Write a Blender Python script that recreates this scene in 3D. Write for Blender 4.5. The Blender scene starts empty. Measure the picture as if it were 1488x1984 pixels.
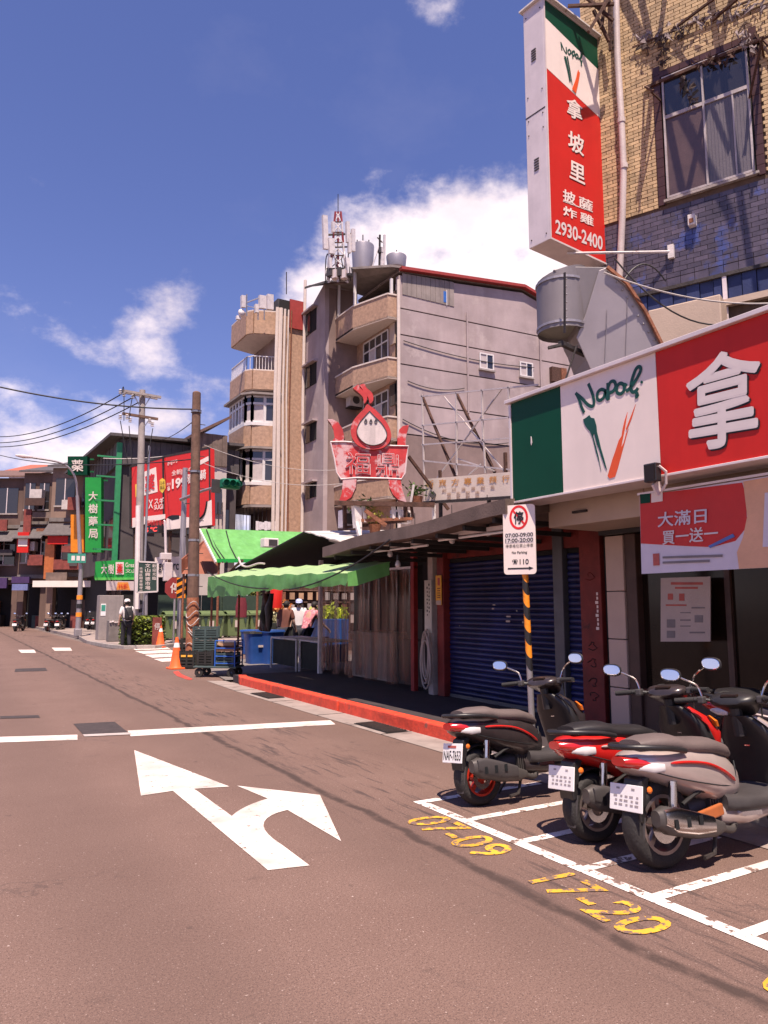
import bpy, bmesh, math, random
from mathutils import Vector as V, Matrix
rnd = random.Random(11)
S = bpy.context.scene
COL = S.collection
R = math.radians
# ------------------------------------------------------------------ camera
EYE = V((0, 0, 1.55)); FPX = 1433.0; YAW = R(30.5); PIT = math.atan(180 / 1433)
cam = bpy.data.cameras.new('camera'); camo = bpy.data.objects.new('camera', cam); COL.objects.link(camo)
camo.location = EYE; camo.rotation_euler = (math.pi / 2 + PIT, 0, -YAW)
cam.sensor_fit = 'VERTICAL'; cam.sensor_height = 36; cam.sensor_width = 27; cam.lens = 36 * FPX / 1984
cam.clip_start = .05; cam.clip_end = 4000
S.camera = camo
# ------------------------------------------------------------------ sun and sky
SUN = V((-.18, -.36, .92)).normalized()
sl = bpy.data.lights.new('sun', 'SUN'); sl.energy = 5.0; sl.angle = R(.5); sl.color = (1, .85, .72)
so = bpy.data.objects.new('sun', sl); COL.objects.link(so); so.rotation_euler = SUN.to_track_quat('Z', 'Y').to_euler(); so.location = (0, 0, 60)
S.view_settings.view_transform = 'Standard'; S.view_settings.look = 'None'; S.view_settings.gamma = 1
S.view_settings.use_curve_mapping = False; S.view_settings.exposure = .85
S.cycles.max_bounces = 6; S.cycles.transparent_max_bounces = 12; S.cycles.use_denoising = True

_F = V((math.sin(YAW) * math.cos(PIT), math.cos(YAW) * math.cos(PIT), math.sin(PIT)))
_R = V((math.cos(YAW), -math.sin(YAW), 0)); _U = _R.cross(_F)
def ray(u, v): return _F + _R * ((u - 744) / FPX) - _U * ((v - 992) / FPX)
def PX(u, v, X): d = ray(u, v); return EYE + d * (X / d.x)
def PY(u, v, Y): d = ray(u, v); return EYE + d * (Y / d.y)
def PZ(u, v, z=0): d = ray(u, v); return EYE + d * ((z - EYE.z) / d.z)
def PD(u, v, D): return EYE + ray(u, v) * D
def PP(u, v, p, n): d = ray(u, v); return EYE + d * ((V(p) - EYE).dot(V(n)) / d.dot(V(n)))
def ZAT(x, y, v):
    h = x * math.sin(YAW) + y * math.cos(YAW); k = (992 - v) / FPX; s, c = math.sin(PIT), math.cos(PIT)
    return EYE.z + h * (s + k * c) / (c - k * s)

def node(nt, t, **kw):
    n = nt.nodes.new(t)
    for k, v in kw.items():
        if k == 'inp':
            for a, b in v.items(): n.inputs[a].default_value = b
        else: setattr(n, k, v)
    return n
W = bpy.data.worlds.new('World'); S.world = W; W.use_nodes = True
nt = W.node_tree; nt.nodes.clear(); L = nt.links.new
sky = node(nt, 'ShaderNodeTexSky', sky_type='NISHITA', sun_disc=False, sun_elevation=math.asin(SUN.z), sun_rotation=math.atan2(SUN.x, SUN.y), air_density=1.25, dust_density=.3, ozone_density=2.6)
tc = node(nt, 'ShaderNodeTexCoord'); dirv = tc.outputs['Generated']
# cumulus: blobs of vapour where the clouds stand, broken up by noise
def mth(op, a, b=None, clamp=False):
    n = node(nt, 'ShaderNodeMath', operation=op, use_clamp=clamp)
    for i, x in enumerate((a, b)):
        if x is None: continue
        if isinstance(x, (int, float)): n.inputs[i].default_value = x
        else: L(x, n.inputs[i])
    return n.outputs[0]
acc = None
for (u, v, r, q) in [(760, 490, .13, 1.35), (880, 455, .12, 1.35), (985, 440, .11, 1.35), (940, 530, .15, 1.35), (1080, 520, .14, 1.3), (640, 550, .07, 1.1), (330, 600, .045, .55), (270, 628, .045, .5), (190, 695, .055, .55), (290, 695, .06, .55), (30, 850, .08, .7), (190, 830, .09, .75), (320, 805, .075, .65), (-150, 860, .1, .7), (880, 8, .035, .5), (1500, 430, .2, 1), (-500, 780, .16, .9), (110, 890, .12, 1), (1900, 600, .3, 1)]:
    d = ray(u, v).normalized()
    s = node(nt, 'ShaderNodeVectorMath', operation='SUBTRACT'); L(dirv, s.inputs[0]); s.inputs[1].default_value = d
    m = node(nt, 'ShaderNodeVectorMath', operation='MULTIPLY'); L(s.outputs[0], m.inputs[0]); m.inputs[1].default_value = (1, 1, 1.55)
    l = node(nt, 'ShaderNodeVectorMath', operation='LENGTH'); L(m.outputs[0], l.inputs[0])
    b = mth('MULTIPLY', mth('SUBTRACT', 1.0, mth('DIVIDE', l.outputs['Value'], r)), q)
    acc = b if acc is None else mth('MAXIMUM', acc, b)
sz_ = node(nt, 'ShaderNodeSeparateXYZ'); L(dirv, sz_.inputs[0]); acc = mth('MAXIMUM', acc, mth('SUBTRACT', .62, mth('MULTIPLY', sz_.outputs[2], 2.6)))  # low cloud band added all round the horizon to whiten mirror reflections
mp = node(nt, 'ShaderNodeMapping'); mp.inputs['Scale'].default_value = (1, 1, 1.5); L(dirv, mp.inputs[0])
nz = node(nt, 'ShaderNodeTexNoise', inp={'Scale': 11.0, 'Detail': 9.0, 'Roughness': .6}); L(mp.outputs[0], nz.inputs['Vector'])
nz2 = node(nt, 'ShaderNodeTexNoise', inp={'Scale': 3.2, 'Detail': 7.0, 'Roughness': .62}); L(mp.outputs[0], nz2.inputs['Vector'])
dens = mth('ADD', mth('MULTIPLY', mth('MAXIMUM', acc, -.45), 1.0), mth('MULTIPLY', mth('SUBTRACT', nz.outputs[0], .5), 2.6))
mask = mth('MULTIPLY', dens, 1.9, True)
mr = node(nt, 'ShaderNodeMapRange', interpolation_type='SMOOTHSTEP'); L(dens, mr.inputs[0]); mr.inputs[1].default_value = -.05; mr.inputs[2].default_value = .95
thin = mth('MULTIPLY', mth('SUBTRACT', nz2.outputs[0], .56), 1.2, True)
mask = mth('MAXIMUM', mth('MULTIPLY', mr.outputs[0], .97), mth('MULTIPLY', thin, .12))
cr = node(nt, 'ShaderNodeValToRGB'); L(nz2.outputs[0], cr.inputs[0])
cr.color_ramp.elements[0].position = .35; cr.color_ramp.elements[0].color = (10.5, 9.0, 9.6, 1)
cr.color_ramp.elements[1].position = .6; cr.color_ramp.elements[1].color = (14.5, 12.4, 12.6, 1)
tint = node(nt, 'ShaderNodeMixRGB', blend_type='MULTIPLY', inp={0: 1.0, 2: (1.08, .95, 1.44, 1)}); L(sky.outputs[0], tint.inputs[1])
mx = node(nt, 'ShaderNodeMixRGB'); L(mask, mx.inputs[0]); L(tint.outputs[0], mx.inputs[1]); L(cr.outputs[0], mx.inputs[2])
bg = node(nt, 'ShaderNodeBackground', inp={'Strength': .053}); L(mx.outputs[0], bg.inputs[0])
wo = node(nt, 'ShaderNodeOutputWorld'); L(bg.outputs[0], wo.inputs[0])

# ------------------------------------------------------------------ materials
MT = {}
def M(name, col, rough=.65, metal=0, var=.16, sc=5, bump=.15, bsc=40, streak=0, scol=None, rand=0, spec=.4, patch=None, coat=0):
    """procedural surface: base colour broken by noise, optional vertical dirt streaks and patches of another colour"""
    if name in MT: return MT[name]
    m = bpy.data.materials.new(name); m.use_nodes = True; nt = m.node_tree; L = nt.links.new
    bs = nt.nodes['Principled BSDF']; bs.inputs['Roughness'].default_value = rough; bs.inputs['Metallic'].default_value = metal
    bs.inputs['Specular IOR Level'].default_value = spec
    if coat: bs.inputs['Coat Weight'].default_value = coat; bs.inputs['Coat Roughness'].default_value = .08
    g = node(nt, 'ShaderNodeNewGeometry')
    n1 = node(nt, 'ShaderNodeTexNoise', inp={'Scale': sc, 'Detail': 6.0, 'Roughness': .62}); L(g.outputs['Position'], n1.inputs['Vector'])
    rp = node(nt, 'ShaderNodeValToRGB'); L(n1.outputs[0], rp.inputs[0])
    rp.color_ramp.elements[0].position = .3; rp.color_ramp.elements[1].position = .7
    rp.color_ramp.elements[0].color = (*[c * (1 - var) for c in col], 1); rp.color_ramp.elements[1].color = (*[min(1, c * (1 + var)) for c in col], 1)
    out = rp.outputs[0]
    if patch:
        pcol, psc, pthr = patch
        n3 = node(nt, 'ShaderNodeTexNoise', inp={'Scale': psc, 'Detail': 8.0, 'Roughness': .65}); L(g.outputs['Position'], n3.inputs['Vector'])
        mr = node(nt, 'ShaderNodeMapRange'); L(n3.outputs[0], mr.inputs[0]); mr.inputs[1].default_value = pthr; mr.inputs[2].default_value = pthr + .09
        mx = node(nt, 'ShaderNodeMixRGB'); L(mr.outputs[0], mx.inputs[0]); L(out, mx.inputs[1]); mx.inputs[2].default_value = (*pcol, 1); out = mx.outputs[0]
    if streak:
        mp = node(nt, 'ShaderNodeMapping'); mp.inputs['Scale'].default_value = (1, 1, .09); L(g.outputs['Position'], mp.inputs[0])
        n2 = node(nt, 'ShaderNodeTexNoise', inp={'Scale': sc * 1.6, 'Detail': 5.0, 'Roughness': .6}); L(mp.outputs[0], n2.inputs['Vector'])
        mr = node(nt, 'ShaderNodeMapRange'); L(n2.outputs[0], mr.inputs[0]); mr.inputs[1].default_value = .45; mr.inputs[2].default_value = .75; mr.inputs[4].default_value = streak
        mx = node(nt, 'ShaderNodeMixRGB'); L(mr.outputs[0], mx.inputs[0]); L(out, mx.inputs[1]); mx.inputs[2].default_value = (*(scol or [c * .35 for c in col]), 1); out = mx.outputs[0]
    if rand:
        oi = node(nt, 'ShaderNodeObjectInfo'); a = node(nt, 'ShaderNodeMath', operation='ADD'); L(oi.outputs['Random'], a.inputs[0]); L(g.outputs['Random Per Island'], a.inputs[1])
        fr = node(nt, 'ShaderNodeMath', operation='FRACT'); L(a.outputs[0], fr.inputs[0])
        mr = node(nt, 'ShaderNodeMapRange'); L(fr.outputs[0], mr.inputs[0]); mr.inputs[3].default_value = 1 - rand; mr.inputs[4].default_value = 1 + rand * .6
        hs = node(nt, 'ShaderNodeHueSaturation'); L(mr.outputs[0], hs.inputs['Value']); L(out, hs.inputs['Color']); out = hs.outputs[0]
    L(out, bs.inputs['Base Color'])
    if bump:
        nb = node(nt, 'ShaderNodeTexNoise', inp={'Scale': bsc, 'Detail': 4.0}); L(g.outputs['Position'], nb.inputs['Vector'])
        bm = node(nt, 'ShaderNodeBump', inp={'Strength': bump, 'Distance': .02}); L(nb.outputs[0], bm.inputs['Height']); L(bm.outputs[0], bs.inputs['Normal'])
    MT[name] = m
    return m
def glow(name, col, s):
    m = bpy.data.materials.new(name); m.use_nodes = True; b = m.node_tree.nodes['Principled BSDF']
    b.inputs['Base Color'].default_value = (*col, 1); b.inputs['Emission Color'].default_value = (*col, 1); b.inputs['Emission Strength'].default_value = s
    MT[name] = m; return m
def asphalt():
    m = bpy.data.materials.new('asphalt'); m.use_nodes = True; nt = m.node_tree; L = nt.links.new; bs = nt.nodes['Principled BSDF']
    bs.inputs['Roughness'].default_value = .82; bs.inputs['Specular IOR Level'].default_value = .3
    g = node(nt, 'ShaderNodeNewGeometry'); P = g.outputs['Position']
    def nz(sc, det=4, ro=.6, vec=P):
        n = node(nt, 'ShaderNodeTexNoise', inp={'Scale': sc, 'Detail': det, 'Roughness': ro}); L(vec, n.inputs['Vector']); return n.outputs[0]
    def mr(x, a, b, c=0, d=1):
        n = node(nt, 'ShaderNodeMapRange'); L(x, n.inputs[0])
        for i, k in enumerate((a, b, c, d)): n.inputs[i + 1].default_value = k
        return n.outputs[0]
    def mt(op, a, b):
        n = node(nt, 'ShaderNodeMath', operation=op)
        for i, k in enumerate((a, b)):
            if isinstance(k, (int, float)): n.inputs[i].default_value = k
            else: L(k, n.inputs[i])
        return n.outputs[0]
    def mix(f, a, b):
        n = node(nt, 'ShaderNodeMixRGB'); L(f, n.inputs[0])
        for i, k in ((1, a), (2, b)):
            if isinstance(k, tuple): n.inputs[i].default_value = (*k, 1)
            else: L(k, n.inputs[i])
        return n.outputs[0]
    c = mix(mr(nz(.8, 8, .68), .3, .7), (.17, .104, .083), (.235, .15, .122))
    c = mix(mr(nz(160, 3), .40, .62), mix(mr(nz(70, 2), .4, .6), (.085, .05, .042), (.15, .092, .075)), c)
    c = mix(mr(nz(95, 2), .64, .72), c, (.38, .28, .24)); c = mix(mr(nz(38, 2), .70, .74), c, (.42, .32, .28))
    sx = node(nt, 'ShaderNodeSeparateXYZ'); L(P, sx.inputs[0])
    # tar seam and worn wheel track along the lane
    wob = mt('MULTIPLY', mt('SUBTRACT', nz(1.3, 5), .5), .22)
    dx = mt('ABSOLUTE', mt('SUBTRACT', mt('ADD', sx.outputs[0], wob), 2.83), 0)
    c = mix(mt('MULTIPLY', mr(dx, .02, .055, 1, 0), mr(nz(7, 4), .3, .5, .35, .9)), c, (.035, .023, .02))
    dx2 = mt('ABSOLUTE', mt('SUBTRACT', sx.outputs[0], 3.3), 0)
    mp = node(nt, 'ShaderNodeMapping'); mp.inputs['Scale'].default_value = (6, .5, 1); L(P, mp.inputs[0])
    scr = mr(nz(2.2, 5, .7, mp.outputs[0]), .53, .63, 0, .75)
    c = mix(mt('MULTIPLY', scr, mr(dx2, .3, .8, 1, 0)), c, (.05, .035, .033))
    v = node(nt, 'ShaderNodeTexVoronoi', feature='DISTANCE_TO_EDGE', inp={'Scale': .55}); mpv = node(nt, 'ShaderNodeVectorMath', operation='ADD')
    nd = node(nt, 'ShaderNodeTexNoise', inp={'Scale': 2.5, 'Detail': 5.0}); L(P, nd.inputs['Vector']); L(P, mpv.inputs[0]); L(nd.outputs['Color'], mpv.inputs[1]); L(mpv.outputs[0], v.inputs['Vector'])
    c = mix(mt('MULTIPLY', mr(v.outputs[0], .002, .009, 1, 0), mr(nz(.6), .5, .62, 0, .4)), c, (.05, .036, .034))
    c = mix(mr(nz(5, 3), .68, .74, 0, .6), c, (.06, .04, .034))
    tr = node(nt, 'ShaderNodeTexWave', wave_type='BANDS', bands_direction='X', inp={'Scale': .18, 'Distortion': 1.2, 'Detail': 3.0, 'Detail Scale': .6}); L(P, tr.inputs['Vector'])
    c = mix(mr(tr.outputs[0], .3, .9, 0, .28), c, (.095, .06, .05))
    oil = mr(nz(1.7, 6, .7), .62, .72, 0, .5); c = mix(oil, c, (.05, .034, .03))
    L(c, bs.inputs['Base Color'])
    b = node(nt, 'ShaderNodeBump', inp={'Strength': .55, 'Distance': .008}); L(nz(130, 3), b.inputs['Height']); L(b.outputs[0], bs.inputs['Normal'])
    MT['asphalt'] = m; return m
asphalt()
def paint(name, col, thr=.36, asp=(.16, .10, .082), sc=14):
    """road paint, worn through to the asphalt in chips"""
    m = bpy.data.materials.new(name); m.use_nodes = True; nt = m.node_tree; L = nt.links.new; bs = nt.nodes['Principled BSDF']; bs.inputs['Roughness'].default_value = .7
    g = node(nt, 'ShaderNodeNewGeometry')
    n = node(nt, 'ShaderNodeTexNoise', inp={'Scale': sc, 'Detail': 8.0, 'Roughness': .7}); L(g.outputs['Position'], n.inputs['Vector'])
    mr = node(nt, 'ShaderNodeMapRange'); L(n.outputs[0], mr.inputs[0]); mr.inputs[1].default_value = thr; mr.inputs[2].default_value = thr + .03
    n2 = node(nt, 'ShaderNodeTexNoise', inp={'Scale': 3.0, 'Detail': 6.0}); L(g.outputs['Position'], n2.inputs['Vector'])
    rp = node(nt, 'ShaderNodeValToRGB'); L(n2.outputs[0], rp.inputs[0]); rp.color_ramp.elements[0].color = (*[c * .58 for c in col], 1); rp.color_ramp.elements[1].color = (*col, 1)
    rp.color_ramp.elements[0].position = .3; rp.color_ramp.elements[1].position = .6
    mx = node(nt, 'ShaderNodeMixRGB'); L(mr.outputs[0], mx.inputs[0]); mx.inputs[1].default_value = (*asp, 1); L(rp.outputs[0], mx.inputs[2]); L(mx.outputs[0], bs.inputs['Base Color'])
    MT[name] = m; return m
def glass(name, col=(.03, .035, .04), rough=.06):
    return M(name, col, rough, 0, .1, 2, 0, spec=.9)
def sheet(name, col, alpha, rough=.25):
    """thin see-through plastic"""
    m = bpy.data.materials.new(name); m.use_nodes = True; nt = m.node_tree; L = nt.links.new; bs = nt.nodes['Principled BSDF']
    bs.inputs['Roughness'].default_value = rough
    g = node(nt, 'ShaderNodeNewGeometry'); mp = node(nt, 'ShaderNodeMapping'); mp.inputs['Scale'].default_value = (1, 1, .07); L(g.outputs['Position'], mp.inputs[0])
    n = node(nt, 'ShaderNodeTexNoise', inp={'Scale': 12.0, 'Detail': 6.0, 'Roughness': .7}); L(mp.outputs[0], n.inputs['Vector'])
    mr = node(nt, 'ShaderNodeMapRange'); L(n.outputs[0], mr.inputs[0]); mr.inputs[1].default_value = .3; mr.inputs[2].default_value = .7; mr.inputs[3].default_value = alpha * .55; mr.inputs[4].default_value = min(1, alpha * 1.5)
    rp = node(nt, 'ShaderNodeValToRGB'); L(n.outputs[0], rp.inputs[0]); e = rp.color_ramp.elements; e[0].position = .3; e[0].color = (*[c * .5 for c in col], 1); e[1].position = .72; e[1].color = (.55, .41, .34, 1)  # pale end of the ramp paints highlight streaks on the plastic
    k = e.new(.6); k.color = (*[c * 1.15 for c in col], 1); L(rp.outputs[0], bs.inputs['Base Color'])
    L(mr.outputs[0], bs.inputs['Alpha']); MT[name] = m; return m

# ------------------------------------------------------------------ mesh helpers
class MB:
    def __init__(s): s.v = []; s.f = []; s.m = []
    def add(s, vs, fs, mi=0):
        o = len(s.v); s.v += [tuple(x) for x in vs]; s.f += [tuple(i + o for i in f) for f in fs]; s.m += [mi] * len(fs); return s
    def box(s, c, d, rz=0, mi=0, M4=None):
        x, y, z = d[0] / 2, d[1] / 2, d[2] / 2
        vs = [V(p) for p in ((-x, -y, -z), (x, -y, -z), (x, y, -z), (-x, y, -z), (-x, -y, z), (x, -y, z), (x, y, z), (-x, y, z))]
        if M4: vs = [M4 @ p for p in vs]
        elif rz: vs = [Matrix.Rotation(rz, 3, 'Z') @ p for p in vs]
        return s.add([p + V(c) for p in vs], [(0, 3, 2, 1), (4, 5, 6, 7), (0, 1, 5, 4), (1, 2, 6, 5), (2, 3, 7, 6), (3, 0, 4, 7)], mi)
    def bb(s, a, b, mi=0): return s.box([(a[i] + b[i]) / 2 for i in range(3)], [abs(b[i] - a[i]) for i in range(3)], 0, mi)
    def bar(s, a, b, w, h, mi=0, up=(0, 0, 1)):
        a, b = V(a), V(b); d = b - a; l = d.length; d.normalize(); up = V(up)
        if abs(d.dot(up)) > .98: up = V((1, 0, 0))
        sd = d.cross(up).normalized(); u2 = sd.cross(d)
        M4 = Matrix((sd, d, u2)).transposed()
        return s.box((a + b) / 2, (w, l, h), 0, mi, M4)
    def tube(s, pts, r, n=8, mi=0, cap=True):
        pts = [V(p) for p in pts]; rr = r if isinstance(r, (list, tuple)) else [r] * len(pts); rings = []; pu = None
        for i, p in enumerate(pts):
            d = (pts[min(i + 1, len(pts) - 1)] - pts[max(i - 1, 0)]).normalized()
            if pu is None: pu = V((0, 0, 1)) if abs(d.z) < .9 else V((1, 0, 0))
            sd = d.cross(pu).normalized(); pu = sd.cross(d)
            rings.append([p + (sd * math.cos(2 * math.pi * k / n) + pu * math.sin(2 * math.pi * k / n)) * rr[i] for k in range(n)])
        vs = [q for rg in rings for q in rg]; fs = []
        for i in range(len(pts) - 1):
            for k in range(n): fs.append((i * n + k, (i + 1) * n + k, (i + 1) * n + (k + 1) % n, i * n + (k + 1) % n))
        if cap: fs.append(tuple(range(n))); fs.append(tuple((len(pts) - 1) * n + k for k in reversed(range(n))))
        return s.add(vs, fs, mi)
    def cyl(s, a, b, r, r2=None, n=12, mi=0): return s.tube([a, b], [r, r if r2 is None else r2], n, mi)
    def lathe(s, prof, c=(0, 0, 0), ax='z', n=20, mi=0, arc=1.0):
        vs = []; k = len(prof)
        for i in range(n):
            a = 2 * math.pi * i / n; ca, sa = math.cos(a), math.sin(a)
            for r, h in prof:
                p = (r * ca, r * sa, h) if ax == 'z' else ((r * ca, h, r * sa) if ax == 'y' else (h, r * ca, r * sa))
                vs.append(V(p) + V(c))
        fs = []
        for i in range(n):
            j = (i + 1) % n
            for q in range(k - 1):
                f = (i * k + q, j * k + q, j * k + q + 1, i * k + q + 1); fs.append(f if ax != 'y' else f[::-1])
        return s.add(vs, fs, mi)
    def prism(s, poly, z0, z1, mi=0):
        n = len(poly); vs = [(p[0], p[1], z0) for p in poly] + [(p[0], p[1], z1) for p in poly]
        return s.add(vs, [tuple(reversed(range(n))), tuple(range(n, 2 * n))] + [(i, (i + 1) % n, n + (i + 1) % n, n + i) for i in range(n)], mi)
    def slab(s, pts, off, mi=0):
        """flat polygon of 3D points thickened by vector off"""
        n = len(pts); pts = [V(p) for p in pts]; vs = pts + [p + V(off) for p in pts]
        return s.add(vs, [tuple(reversed(range(n))), tuple(range(n, 2 * n))] + [(i, (i + 1) % n, n + (i + 1) % n, n + i) for i in range(n)], mi)
    def loft(s, secs, n=16, mi=0, e=2.6, capped=True):
        """secs: (centre, half-side, half-up, side vector, up vector); superellipse rings"""
        vs = []
        for c, a, b, sd, up in secs:
            for k in range(n):
                t = 2 * math.pi * k / n; ct, st = math.cos(t), math.sin(t)
                vs.append(V(c) + V(sd) * (a * math.copysign(abs(ct) ** (2 / e), ct)) + V(up) * (b * math.copysign(abs(st) ** (2 / e), st)))
        fs = []
        for i in range(len(secs) - 1):
            for k in range(n): fs.append((i * n + k, i * n + (k + 1) % n, (i + 1) * n + (k + 1) % n, (i + 1) * n + k))
        if capped: fs.append(tuple(reversed(range(n)))); fs.append(tuple((len(secs) - 1) * n + k for k in range(n)))
        return s.add(vs, fs, mi)
    def ball(s, c, r, n=10, mi=0):
        r = r if isinstance(r, (tuple, list)) else (r, r, r); vs = []; fs = []; m = n // 2 + 1
        for i in range(m + 1):
            t = math.pi * i / m
            for k in range(n): a = 2 * math.pi * k / n; vs.append((c[0] + r[0] * math.sin(t) * math.cos(a), c[1] + r[1] * math.sin(t) * math.sin(a), c[2] + r[2] * math.cos(t)))
        for i in range(m):
            for k in range(n): fs.append((i * n + k, (i + 1) * n + k, (i + 1) * n + (k + 1) % n, i * n + (k + 1) % n))
        return s.add(vs, fs, mi)
    def mesh(s, name, mats, smooth=None):
        me = bpy.data.meshes.new(name); me.from_pydata(s.v, [], s.f)
        mats = mats if isinstance(mats, (list, tuple)) else [mats]
        for m in mats: me.materials.append(MT[m] if isinstance(m, str) else m)
        if any(s.m): me.polygons.foreach_set('material_index', s.m)
        bm = bmesh.new(); bm.from_mesh(me); bmesh.ops.recalc_face_normals(bm, faces=bm.faces); bm.to_mesh(me); bm.free()
        if smooth is not None:
            me.polygons.foreach_set('use_smooth', [True] * len(me.polygons)); me.set_sharp_from_angle(angle=R(smooth))
        return me
    def build(s, name, mats, parent=None, smooth=None, bevel=0, loc=None, **kw):
        return place(s.mesh(name, mats, smooth), name, parent, bevel, loc, **kw)
def place(me, name, parent=None, bevel=0, loc=None, **kw):
    o = bpy.data.objects.new(name, me); COL.objects.link(o)
    if loc is not None: o.location = loc
    if parent: o.parent = parent
    if bevel:
        b = o.modifiers.new('bevel', 'BEVEL'); b.width = bevel; b.segments = 2; b.limit_method = 'ANGLE'; b.angle_limit = R(40)
    for k, v in kw.items(): o[k] = v
    return o
def empty(name, loc=(0, 0, 0), rz=0, **kw):
    o = bpy.data.objects.new(name, None); COL.objects.link(o); o.location = loc; o.rotation_euler = (0, 0, rz); o.empty_display_size = .1
    for k, v in kw.items(): o[k] = v
    return o
def thing(name, label, cat, loc=(0, 0, 0), rz=0, group=None):
    o = empty(name, loc, rz, label=label, category=cat)
    if group: o['group'] = group
    return o
def tag(o, label, cat, group=None):
    o['label'] = label; o['category'] = cat
    if group: o['group'] = group
    return o
def copy_tree(o, parent=None):
    c = o.copy(); COL.objects.link(c); c.parent = parent
    for ch in list(o.children): copy_tree(ch, c)
    return c
def frame(o, x, y):
    x = V(x).normalized(); y = V(y); y = (y - x * y.dot(x)).normalized(); n = x.cross(y)
    return Matrix(((x.x, y.x, n.x, o[0]), (x.y, y.y, n.y, o[1]), (x.z, y.z, n.z, o[2]), (0, 0, 0, 1)))
_tc = {}
def glyphs(body, bold):
    k = (body, bold)
    if k not in _tc:
        cjk = any(ord(ch) > 0x2e00 for ch in body)
        c = bpy.data.curves.new('t', 'FONT'); c.body = body; c.size = 1; c.offset = 0 if cjk else bold; c.resolution_u = 4; c.fill_mode = 'FRONT'
        o = bpy.data.objects.new('t', c); COL.objects.link(o); dg = bpy.context.evaluated_depsgraph_get()
        me = bpy.data.meshes.new_from_object(o.evaluated_get(dg)); vs = [v.co.copy() for v in me.vertices]; fs = [tuple(p.vertices) for p in me.polygons]
        bpy.data.objects.remove(o); bpy.data.curves.remove(c); bpy.data.meshes.remove(me); n = len(vs)
        if cjk and bold > 0:
            base, bf = list(vs), list(fs); vs, fs = [], []
            for j in range(9):
                a = j * math.pi / 4; d = V((math.cos(a), math.sin(a), 0)) * (bold * .75 if j else 0); vs += [p + d + V((0, 0, j * .0003)) for p in base]; fs += [tuple(i + j * n for i in f) for f in bf]
        x0 = min(p.x for p in vs); x1 = max(p.x for p in vs); y0 = min(p.y for p in vs); y1 = max(p.y for p in vs)
        _tc[k] = ([((p.x - x0) / (x1 - x0), (p.y - y0) / (y1 - y0), p.z) for p in vs], fs)
    return _tc[k]
def text(body, o, xd, yd, w, h, mat, parent, bold=0, name='lettering', lift=.004, q=None):
    """flat lettering fitted into the box w x h whose lower left corner is o; q: four 3D corners instead"""
    p2, fs = glyphs(body, bold)
    if q:
        a, b, c, d = [V(k) for k in q]; n = (b - a).cross(d - a).normalized()
        vs = [(a * (1 - x) + b * x) * (1 - y) + (d * (1 - x) + c * x) * y + n * (lift + z) for x, y, z in p2]
    else:
        fr = frame(o, xd, yd); vs = [fr @ V((x * w, y * h, lift + z)) for x, y, z in p2]
    b = MB(); b.add(vs, fs); me = bpy.data.meshes.new(name); me.from_pydata(b.v, [], b.f); me.materials.append(MT[mat])
    return place(me, name, parent)
def stroke(pts, w, fr, mat, parent, name='brush_stroke', lift=.004, th=.002):
    """a ribbon of varying width drawn in the plane of frame fr"""
    pts = [V((p[0], p[1], 0)) for p in pts]; n = len(pts); vs = []; ww = w if isinstance(w, (list, tuple)) else [w] * n
    for i, p in enumerate(pts):
        d = (pts[min(i + 1, n - 1)] - pts[max(i - 1, 0)]).normalized(); s = V((-d.y, d.x, 0)) * ww[i] / 2
        vs += [p + s, p - s]
    b = MB(); b.add([fr @ (p + V((0, 0, lift))) for p in vs], [(2 * i, 2 * i + 1, 2 * i + 3, 2 * i + 2) for i in range(n - 1)])
    me = bpy.data.meshes.new(name); me.from_pydata(b.v, [], b.f); me.materials.append(MT[mat]); return place(me, name, parent)
def spline(pts, k=6):
    out = []; n = len(pts)
    for i in range(n - 1):
        p0, p1, p2, p3 = [V(pts[max(0, min(n - 1, j))]) for j in (i - 1, i, i + 1, i + 2)]
        for j in range(k):
            t = j / k; out.append(.5 * ((2 * p1) + (p2 - p0) * t + (2 * p0 - 5 * p1 + 4 * p2 - p3) * t * t + (3 * p1 - p0 - 3 * p2 + p3) * t ** 3))
    out.append(V(pts[-1])); return out
def sag(a, b, d, n=14):
    a, b = V(a), V(b); return [a.lerp(b, i / n) - V((0, 0, 4 * d * (i / n) * (1 - i / n))) for i in range(n + 1)]
def wire(a, b, d, label, r=.012, mat='cable', cat='cable', group='overhead cables'):
    return tag(MB().tube(sag(a, b, d), r, 5).build('overhead_cable', mat), label, cat, group)

# palette
M('white_paint', (.76, .66, .63), .5, var=.08); M('sign_white', (.80, .67, .61), .4, var=.05, bump=0, sc=2, streak=.1); M('sign_red', (.55, .02, .015), .5, spec=.25, var=.07, bump=0, sc=2, streak=.18)
M('sign_green', (.0, .05, .024), .5, spec=.2, var=.08, bump=0, sc=2, streak=.2); M('bright_green', (.02, .33, .06), .4, var=.08, bump=0); M('ink', (.012, .014, .016), .5, var=.1, bump=0); M('ink_green', (.004, .06, .045), .45, var=.1, bump=0)
M('brush_orange', (.72, .09, .02), .45, var=.1, bump=0); M('letter_grey', (.66, .57, .55), .4, var=.04, bump=0); M('cable', (.02, .018, .02), .7, bump=0); M('cable_pale', (.45, .4, .38), .6, bump=0)
M('concrete', (.33, .28, .26), .85, var=.2, sc=2.5, bump=.3, streak=.3); M('concrete_dark', (.17, .145, .135), .85, var=.25, sc=3, bump=.3); M('kerb_red', (.62, .06, .028), .6, var=.25, sc=9, bump=.3, patch=((.22, .08, .06), 8, .61)); M('kerb_plain', (.3, .26, .24), .85, var=.2, sc=4, bump=.3)
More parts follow.
